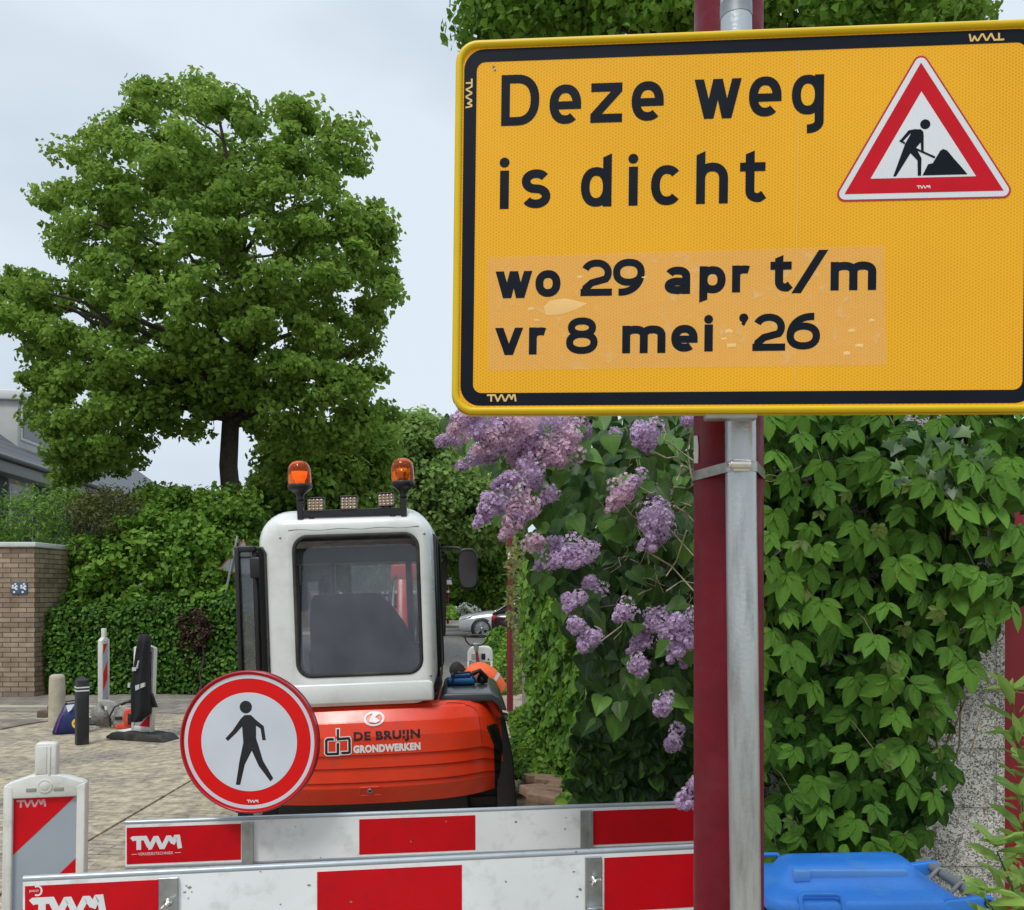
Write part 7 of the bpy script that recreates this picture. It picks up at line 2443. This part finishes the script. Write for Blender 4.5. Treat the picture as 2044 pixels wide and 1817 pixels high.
# ------------------------------------------------------------------ cars
def car(label, loc, rz_, paint, group='parked cars', scale=1.0):
    t = thing('parked_car', loc, label, 'car', group, rot=(0, 0, rz_))
    # x: front at -2.1, rear at +2.1; y width
    st = [(-2.12, .40, .66, .76), (-2.09, .26, .74, .84), (-1.98, .22, .79, .87), (-1.6, .20, .87, .89), (-1.1, .20, .95, .90), (-.75, .20, .97, .90), (0, .20, .95, .90), (.8, .20, .96, .90), (1.5, .22, .98, .89), (1.95, .26, .98, .86), (2.1, .35, .92, .80), (2.14, .45, .80, .76)]
    rings = []
    for x, zb, zt_, hw in st:
        rr_ = []
        for (u_, w_) in ((-.86, 0), (-1, .12), (-1.0, .45), (-.985, .70), (-.90, .92), (-.70, 1.0), (0, 1.03), (.70, 1.0), (.90, .92), (.985, .70), (1.0, .45), (1, .12), (.86, 0)):
            rr_.append((x, u_ * hw, zb + (zt_ - zb) * w_))
        rings.append(rr_)
    mb = MB(); mb.loft(rings, True, True, capa=True, capb=True); body = mb.build('body', paint, t)
    cab = [(-.78, .95, .96, .80), (-.30, .95, 1.28, .70), (.1, .95, 1.42, .64), (.8, .95, 1.44, .63), (1.4, .95, 1.36, .62), (1.85, .95, 1.10, .68), (2.0, .93, .97, .74)]
    rings = [[(x, -hw * 1.12, zb), (x, -hw * 1.02, zb + (zt_ - zb) * .85), (x, -hw * .85, zt_), (x, 0, zt_ + .02), (x, hw * .85, zt_), (x, hw * 1.02, zb + (zt_ - zb) * .85), (x, hw * 1.12, zb)] for x, zb, zt_, hw in cab]
    mb = MB(); mb.loft(rings, True, True, capa=True, capb=True); mb.build('windows', GLS, t)
    mb = MB()
    rr2 = [[(x, -hw * .90, zt_ - .03), (x, -hw * .86, zt_ + .006), (x, 0, zt_ + .03), (x, hw * .86, zt_ + .006), (x, hw * .90, zt_ - .03)] for x, zb, zt_, hw in cab[2:5]]
    mb.loft(rr2, False, True)
    for sgn in (-1, 1):
        mb.tube([(-.80, sgn * .86, .95), (-.30, sgn * .75, 1.24), (.1, sgn * .62, 1.42)], .035, 8)
        mb.tube([(.65, sgn * .80, .95), (.68, sgn * .64, 1.42)], .035, 8)
        mb.tube([(2.0, sgn * .78, .97), (1.4, sgn * .62, 1.36), (.8, sgn * .62, 1.44)], .04, 8)
        mb.box(-.62, -.45, sgn * .98 - .07, sgn * .98 + .07, .95, 1.07, .03)
    mb.build('roof', paint, t)
    for sx_ in (-1.28, 1.30):
        for sgn in (-1, 1):
            M = Matrix.Translation((sx_, sgn * .82, .33))
            mb = MB(); mb.lathe([(.0, -.02 * sgn), (.375, -.02 * sgn), (.39, .075 * sgn), (.33, .078 * sgn)], 28, M=M, axis='y'); mb.build('wheel_arch', M_['blackplastic'], t)
            mb = MB(); mb.lathe([(.0, -.1 * sgn), (.31, -.1 * sgn), (.33, -.06 * sgn), (.33, .08 * sgn), (.315, .10 * sgn), (.25, .10 * sgn), (.24, .06 * sgn), (0, .06 * sgn)], 28, M=M, axis='y'); wh = mb.build('wheel', M_['rubber'], t)
            mb = MB(); mb.lathe([(.22, .085 * sgn), (.25, .105 * sgn), (.255, .1 * sgn)], 28, M=M, axis='y')
            mb.lathe([(0, .11 * sgn), (.05, .105 * sgn), (.06, .08 * sgn)], 12, M=M, axis='y')
            for k in range(5):
                mb.prism([(-.03, .03), (.03, .03), (.055, .23), (-.055, .23)], .085 * sgn if sgn > 0 else -.10, .10 if sgn > 0 else -.085, 'y', M=M @ Matrix.Rotation(2 * PI * k / 5 + .3, 4, 'Y'))
            mb.build('rim', M_['steel'], wh)
    for sgn in (-1, 1):
        mb = MB(); mb.prism([(-2.05, .68), (-1.62, .80), (-1.66, .70), (-2.04, .60)], sgn * .80 - .05, sgn * .80 + .04, 'y', .01, M=None); mb.build('headlight', mat('headlight_glass', (.6, .62, .64), .1, metal=.4), t)
        mb = MB(); mb.box(2.0, 2.13, sgn * .72 - .1, sgn * .72 + .09, .70, .86, .02); mb.build('tail_light', mat('tail_light_red', (.5, .01, .01), .2), t)
    mb = MB(); mb.box(-2.14, -2.08, -.45, .45, .42, .54, .01); mb.box(-2.1, -2.02, -.72, -.5, .30, .42, .02); mb.box(-2.1, -2.02, .5, .72, .30, .42, .02); mb.build('grille', M_['blackplastic'], t)
    return t
SIL = mat('silver_paint', (.62, .64, .67), .25, metal=.35, coat=.5)
DCAR = 31.5
car('silver car parked side on, its front end showing left of the slim red lamp post', (((918 - CX) / F * DCAR + 2.12), DCAR, 0), 0, SIL)
car('dark blue car roof showing above the verge behind the silver car', (((965 - CX) / F * 41 + 2.3), 41, .0), 0, mat('blue_paint', (.05, .09, .2), .25, coat=.5))
car('pale car glimpsed through the cab of the excavator', (-6.0, 35, 0), R(80), mat('pale_paint', (.5, .52, .54), .25, coat=.5))

car('dark car with a red tail light, mostly hidden behind the slim red lamp post', ((984 - CX) / F * 29 + 2.1, 29.2, 0), PI, mat('dark_car_paint', (.03, .012, .014), .25, coat=.5))

# ------------------------------------------------------------------ small white site machine
Dm = 13.2
s = 1 / F * Dm
MW = mat('machine_white', srgb(214, 214, 210), .4, var=.05, dirt=(.3, .28, .24), damt=.3)
mc = thing('site_machine', ((959 - CX) / F * Dm, Dm, 0), 'small white wheeled paving machine with black steering loop, behind the crouching worker', 'machine')
zz = lambda y: H + (HY - y) * s
mb = MB()
outer = rrect(-26 * s, 24 * s, zz(1352), zz(1291), 14 * s, 6); inner = rrect(-21 * s, 19 * s, zz(1349), zz(1296), 10 * s, 6)
mb.prism([(-26 * s, zz(1322)), (24 * s, zz(1322))] + [(a, b_) for a, b_ in rrect(-26 * s, 24 * s, zz(1330), zz(1291), 14 * s, 6) if b_ > zz(1322)], .0, .25, 'y', .008)
mb.box(-26 * s, -22 * s, -.03, .25, .08, zz(1320), .008); mb.box(20 * s, 24 * s, -.03, .25, .08, zz(1320), .008)
hood = mb.build('hood', MW, mc)
mb = MB(); mb.box(2 * s, 10 * s, -.008, .01, zz(1317), zz(1305), .003); mb.lathe([(0, -.012), (.012, -.01), (.013, 0)], 10, M=Matrix.Translation((16 * s, 0, zz(1316))), axis='y')
for k in range(3): mb.box(-18 * s, -8 * s, -.006, .0, zz(1308 + 4 * k), zz(1306.8 + 4 * k))
mb.build('panel', M_['blackplastic'], hood)
for sx_ in (-16, 10):
    mb = MB(); mb.lathe([(0, -.04), (.13, -.045), (.16, -.03), (.165, 0), (.16, .03), (.13, .045), (0, .04)], 24, M=Matrix.Translation((sx_ * s, .02, .30)) @ Matrix.Rotation(R(8), 4, 'Z'), axis='x'); mb.build('wheel', mat('grey_tyre', (.10, .095, .085), .8, var=.2), mc)
MR = mat('machine_red', (.22, .01, .015), .4)
mb = MB(); mb.tube([(-4 * s, -.12, zz(1345)), (-4.5 * s, -.1, zz(1320)), (-7 * s, -.12, zz(1300))], [.028, .028, .022], 10); mb.box(-18 * s, 12 * s, -.1, -.06, .25, .29, .01); mb.box(-.05, .03, -.16, .0, .2, .42, .01); mb.build('steering_column', MR, mc)
mb = MB(); mb.tube([(-7 * s, -.12, zz(1300)), (-8 * s, -.13, zz(1286))], [.03, .045], 10); mb.box(-14 * s, -1 * s, -.16, -.10, zz(1288), zz(1283), .01); mb.build('column_cap', M_['steeldull'], mc)
mb = MB(); P = [(-30, 1272), (-27, 1269), (-18, 1267), (-8, 1266.5), (3, 1267), (12, 1269), (15, 1272), (13, 1278), (7, 1284), (2, 1287), (-18, 1287), (-23, 1284), (-28, 1278)]
mb.tube([(x * s + 0, -.15, zz(y)) for x, y in P], .013, 8, closed=True); mb.build('steering_loop', M_['blackplastic'], mc)

# ------------------------------------------------------------------ leaning warning sign seen from behind
Dw = 14.2
s = 1 / F * Dw
wt = thing('leaning_warning_sign', ((455 - CX) / F * Dw, Dw, 0), 'triangular sign on a leaning grey tube, seen from behind beyond the cab door', 'sign')
mb = MB(); mb.tube([at(438, 1240, Dw), at(474, 1070, Dw)], .022, 10); mb.build('tube', M_['steel'], wt, world=True)
T = [at(436, 1138, Dw + .03), at(518, 1150, Dw + .03), at(486, 1078, Dw + .03)]
mb = MB(); mb.add(T + [p + Vector((0, .02, 0)) for p in T], [[0, 1, 2], [3, 5, 4], [0, 3, 4, 1], [1, 4, 5, 2], [2, 5, 3, 0]]); mb.build('sign_back', mat('sign_back_grey', srgb(150, 154, 156), .4, metal=.3), wt, world=True)
mb = MB(); mb.tube(T, .014, 6, closed=True); mb.build('rim', RIM, wt, world=True)

# ------------------------------------------------------------------ recycling bin
BLU = mat('bin_lid_blue', srgb(48, 130, 222), .38, var=.08, vscale=8, bump=.12, bscale=120, dirt=(.16, .34, .55), damt=.4, dscale=10)
GRN = mat('bin_green', srgb(62, 98, 56), .5, var=.15, vscale=6, dirt=(.16, .2, .12), damt=.6, dscale=8)
GRY = mat('bin_hinge_grey', srgb(128, 130, 130), .5, var=.1)
DN = 1.92
zl = .90
X0, X1 = .625, 1.068
bn = thing('recycling_bin', ((X0 + X1) / 2, 2.12, 0), 'green wheelie bin with a blue lid at the foot of the creeper, lower right', 'bin')
OX, OY = (X0 + X1) / 2, 2.12
Bm = lambda p: Vector((p[0] - OX, p[1] - OY, p[2]))
mb = MB()
YN, YF = 2.06, 2.345
mb.loft([[(X0 + .03 + i_, YN + .03 + i_, z), (X1 - .02 - i_, YN + .03 + i_, z), (X1 - .02 - i_, YF - .03 - i_, z), (X0 + .03 + i_, YF - .03 - i_, z)] for z, i_ in ((.06, .07), (.5, .03), (zl - .075, .0), (zl - .075, -.035), (zl - .03, -.035))], True, False, capa=True)
mb.v = [Bm(p) for p in mb.v]
mb.build('bin_body', GRN, bn)
# lid
def lidring(inset_x0, inset_x1, iy, z, r=.05, n=5, tilt=.0):
    return [(a, b_, z + tilt * (a - X0)) for a, b_ in rrect(X0 + inset_x0, X1 + .03 - inset_x1, YN + iy, YF - iy, r, n)]
mb = MB()
rg = [lidring(.0, .0, -.012, zl - .030), lidring(-.002, -.002, -.016, zl - .024), lidring(0, 0, -.012, zl - .004), lidring(.012, .01, .0, zl + .004), lidring(.03, .03, .03, zl + .012),
      lidring(.055, .07, .065, zl + .026, tilt=.02), lidring(.075, .075, .082, zl + .052, r=.03), lidring(.085, .085, .092, zl + .056, r=.03, tilt=.02), lidring(.14, .13, .115, zl + .060, r=.02, tilt=.02)]
mb.loft(rg, True, True, capb=True)
mb.v = [Bm(p) for p in mb.v]
lid = mb.build('lid', BLU, bn)
# moulded grip on the near edge, raised rib
mb = MB()
mb.tube([(.696, YN - .016, zl - .024), (.696, YN - .004, zl + .014), (.706, YN + .004, zl + .018), (.785, YN + .004, zl + .018), (.795, YN - .004, zl + .014), (.797, YN - .016, zl - .024)], .006, 8)
mb.box(.70, .793, YN - .022, YN - .010, zl - .028, zl - .020, .003)
mb.v = [Bm(p) for p in mb.v]; mb.build('grip', BLU, lid)
mb = MB(); mb.tube([(.63, YF - .01, zl + .01), (.64, YF, zl + .026), (.73, YF, zl + .028), (.745, YF - .01, zl + .01)], .006, 8)
mb.v = [Bm(p) for p in mb.v]; mb.build('grip', BLU, lid)
mb = MB(); mb.box(.74, .99, YN + .070, YN + .088, zl + .030, zl + .0545, .004)
mb.box(.705, .745, YN + .062, YN + .088, zl + .026, zl + .0555, .004)
mb.v = [Bm(p) for p in mb.v]; mb.build('rib', mat('bin_lid_light', srgb(96, 156, 226), .4, var=.06), lid)
mb = MB()
xh = X1 + .075
mb.tube([(xh, YN + .02, zl + .002), (xh, YF - .01, zl + .002)], .0135, 14)
mb.v = [Bm(p) for p in mb.v]; mb.build('hinge_bar', GRY, bn)
for y in (YN + .09, YN + .20):
    mb = MB(); mb.tube([(xh - .035, y, zl - .01), (xh - .012, y, zl + .016), (xh + .010, y, zl + .012)], .006, 8)
    mb.v = [Bm(p) for p in mb.v]; mb.build('hinge_clip', GRY, bn)
for y in (YN + .0, YF - .02):
    mb = MB(); mb.prism([(X1 - .06, zl - .03), (X1 - .02, zl + .006), (xh + .012, zl + .018), (xh + .024, zl + .004), (xh + .018, zl - .016), (xh - .01, zl - .02), (X1 + .01, zl - .034)], y - .012, y + .008, 'y', .004)
    mb.v = [Bm(p) for p in mb.v]; arm_ = mb.build('hinge_arm', BLU, lid)
    mb = MB(); mb.lathe([(0, -.004), (.008, -.004), (.0105, -.002), (.0105, .004)], 14, M=Matrix.Translation(Bm((xh + .003, y - .014, zl + .001))), axis='y'); mb.build('hinge_pin', M_['blackplastic'], arm_)
for y in (YN + .05, YF - .05):
    mb = MB(); mb.lathe([(0, -.02), (.09, -.02), (.1, -.012), (.1, .012), (.09, .02), (0, .02)], 20, M=Matrix.Translation(Bm((X1 - .02, y, .1))), axis='y'); mb.build('wheel', M_['rubber'], bn)

# ------------------------------------------------------------------ crouching worker
def skin(name, joints, bones, mt, parent, sub=2):
    """continuous body grown from joints (x, y, z, r) and bones (i, j)"""
    me = bpy.data.meshes.new(name)
    me.from_pydata([j[:3] for j in joints], bones, [])
    o = bpy.data.objects.new(name, me); col.objects.link(o)
    m = o.modifiers.new('skin', 'SKIN')
    for i, j in enumerate(joints):
        me.skin_vertices[0].data[i].radius = (j[3], j[3] if len(j) < 5 else j[4])
    me.skin_vertices[0].data[0].use_root = True
    s_ = o.modifiers.new('sub', 'SUBSURF'); s_.levels = sub; s_.render_levels = sub
    dg = bpy.context.evaluated_depsgraph_get()
    m2 = bpy.data.meshes.new_from_object(o.evaluated_get(dg))
    bpy.data.objects.remove(o)
    m2.name = name
    m2.materials.clear(); m2.materials.append(mt)
    for p in m2.polygons: p.use_smooth = True
    o2 = bpy.data.objects.new(name, m2); col.objects.link(o2); o2.parent = parent
    return o2
DWK = 10.8
s = 1 / F * DWK
wk = thing('person', ((958 - CX) / F * DWK, DWK, 0), 'dark haired person in an orange vest, kneeling bent forward over the paving behind the excavator', 'person')
SKN = mat('skin', srgb(150, 104, 80), .6)
ORV = mat('orange_vest', srgb(246, 104, 50), .6, var=.12, vscale=10, bump=.5, bscale=14)
TRS = mat('work_trousers', (.02, .022, .028), .8, var=.2, bump=.3)
# local: x right, y away; head to the left, back towards the camera
J = [(.16, .0, .43, .13), (.06, .0, .56, .14), (-.08, .0, .64, .15), (-.17, .0, .64, .055), (-.22, .0, .63, .05),     # pelvis, waist, chest, neck
     (-.10, -.14, .60, .055), (-.20, -.22, .40, .045), (-.34, -.18, .20, .036), (-.40, -.16, .14, .03),
     (-.10, .14, .60, .055), (-.22, .22, .40, .045), (-.34, .18, .20, .036), (-.40, .16, .14, .03),
     (.14, -.10, .36, .085), (-.06, -.14, .12, .065), (.16, -.12, .08, .05), (.34, -.12, .07, .035), (.38, -.12, .03, .03),
     (.14, .10, .36, .085), (-.06, .14, .12, .065), (.16, .12, .08, .05), (.34, .12, .07, .035), (.38, .12, .03, .03)]
Bn = [(0, 1), (1, 2), (2, 3), (3, 4), (2, 5), (5, 6), (6, 7), (7, 8), (2, 9), (9, 10), (10, 11), (11, 12), (0, 13), (13, 14), (14, 15), (15, 16), (16, 17), (0, 18), (18, 19), (19, 20), (20, 21), (21, 22)]
skin('body', J, Bn, TRS, wk)
mb = MB()
rings = []
for (cx_, cz_, rx_, rz2, ry_) in ((.26, .36, .10, .13, .17), (.22, .45, .13, .13, .19), (.10, .56, .13, .15, .20), (-.02, .63, .12, .15, .225), (-.10, .655, .10, .13, .215), (-.16, .66, .06, .09, .14), (-.185, .66, .04, .05, .07)):
    d = Vector((-.8, 0, .55)).normalized()
    nrm = Vector((.55, 0, .8)).normalized()
    rings.append([(cx_ + nrm.x * rz2 * math.sin(a), ry_ * math.cos(a) * (1 + .05 * math.sin(5 * a)), cz_ + nrm.z * rz2 * math.sin(a)) for a in [2 * PI * i / 28 for i in range(28)]])
mb.loft(rings, True, True)
vest = mb.build('vest', ORV, wk)
mb = MB()
for (i0, f) in ((1, .3), (1, .6)): pass
r0 = [Vector(a).lerp(Vector(b_), .35) for a, b_ in zip(rings[1], rings[2])]; r1 = [Vector(a).lerp(Vector(b_), .62) for a, b_ in zip(rings[1], rings[2])]
cc_ = sum(r0, Vector()) / len(r0)
mb.loft([[cc_ + (p - cc_) * 1.03 for p in r0], [cc_ + (p - cc_) * 1.03 for p in r1]], True, True); mb.build('reflective_band', REF, vest)
# head with face, ears and hair
Mh = Matrix.Translation((-.27, -.02, .63)) @ Matrix.Rotation(R(-55), 4, 'Y')
mb = MB()
hr = []
for (z, rx_, ry_, ox) in ((-.12, .035, .04, -.02), (-.10, .055, .055, -.02), (-.05, .075, .065, -.01), (.0, .088, .073, 0), (.05, .09, .075, .005), (.09, .075, .062, .01), (.115, .04, .035, .01), (.122, .0, .0, .01)):
    hr.append([(ox + rx_ * math.cos(a), ry_ * math.sin(a), z) for a in [2 * PI * i / 20 for i in range(20)]])
mb.loft(hr, True, True, M=Mh)
mb.prism([(-.085, .02), (-.115, -.03), (-.085, -.035)], -.012, .012, 'y', .004, M=Mh)
for sgn in (-1, 1): mb.lathe([(0, -.006), (.018, -.004), (.02, .004), (0, .008)], 10, M=Mh @ Matrix.Translation((.01, sgn * .077, -.01)), axis='y')
hd = mb.build('head', SKN, wk)
HRM = mat('dark_hair', (.012, .009, .007), .7, var=.3, vscale=60, bump=.8, bscale=90)
mb = MB()
hh2 = [[(x * 1.09 + .012, y * 1.1, z * 1.06 + .006) for x, y, z in r] for r in hr[2:]]
sel = []
mb.loft(hh2[1:], True, True, M=Mh)
back = [[(x, y, z) for x, y, z in r if x > -.01] for r in [[(x * 1.08 + .012, y * 1.09, z) for x, y, z in q] for q in hr[1:5]]]
mb.loft(back[:], False, True, M=Mh) if len({len(q) for q in back}) == 1 else None
mb.build('hair', HRM, hd)
for sgn in (-1, 1):
    mb = MB(); mb.lathe([(0, -.002), (.008, 0), (0, .003)], 8, M=Mh @ Matrix.Translation((-.085, sgn * .03, .005)), axis='x'); mb.build('eye', M_['white'], hd)
for sgn in (-1, 1):
    Hh = [(-.40, sgn * .16, .13, .028), (-.44, sgn * .16, .09, .034), (-.47, sgn * .16, .06, .026)]
    Bh = [(0, 1), (1, 2)]
    k = 3
    for q, (oy, ln) in enumerate(((-.028, .040), (-.010, .048), (.009, .046), (.027, .036))):
        Hh += [(-.485, sgn * .16 + oy, .045, .010), (-.50 - ln * .3, sgn * .16 + oy, .03, .009), (-.50 - ln * .3, sgn * .16 + oy * 1.05, .03 - ln * .4, .008)]
        Bh += [(2, k), (k, k + 1), (k + 1, k + 2)]; k += 3
    Hh += [(-.43, sgn * .16 - sgn * .038, .075, .011), (-.455, sgn * .16 - sgn * .055, .05, .009)]; Bh += [(1, k), (k, k + 1)]
    skin('hand', Hh, Bh, SKN, wk, 1)
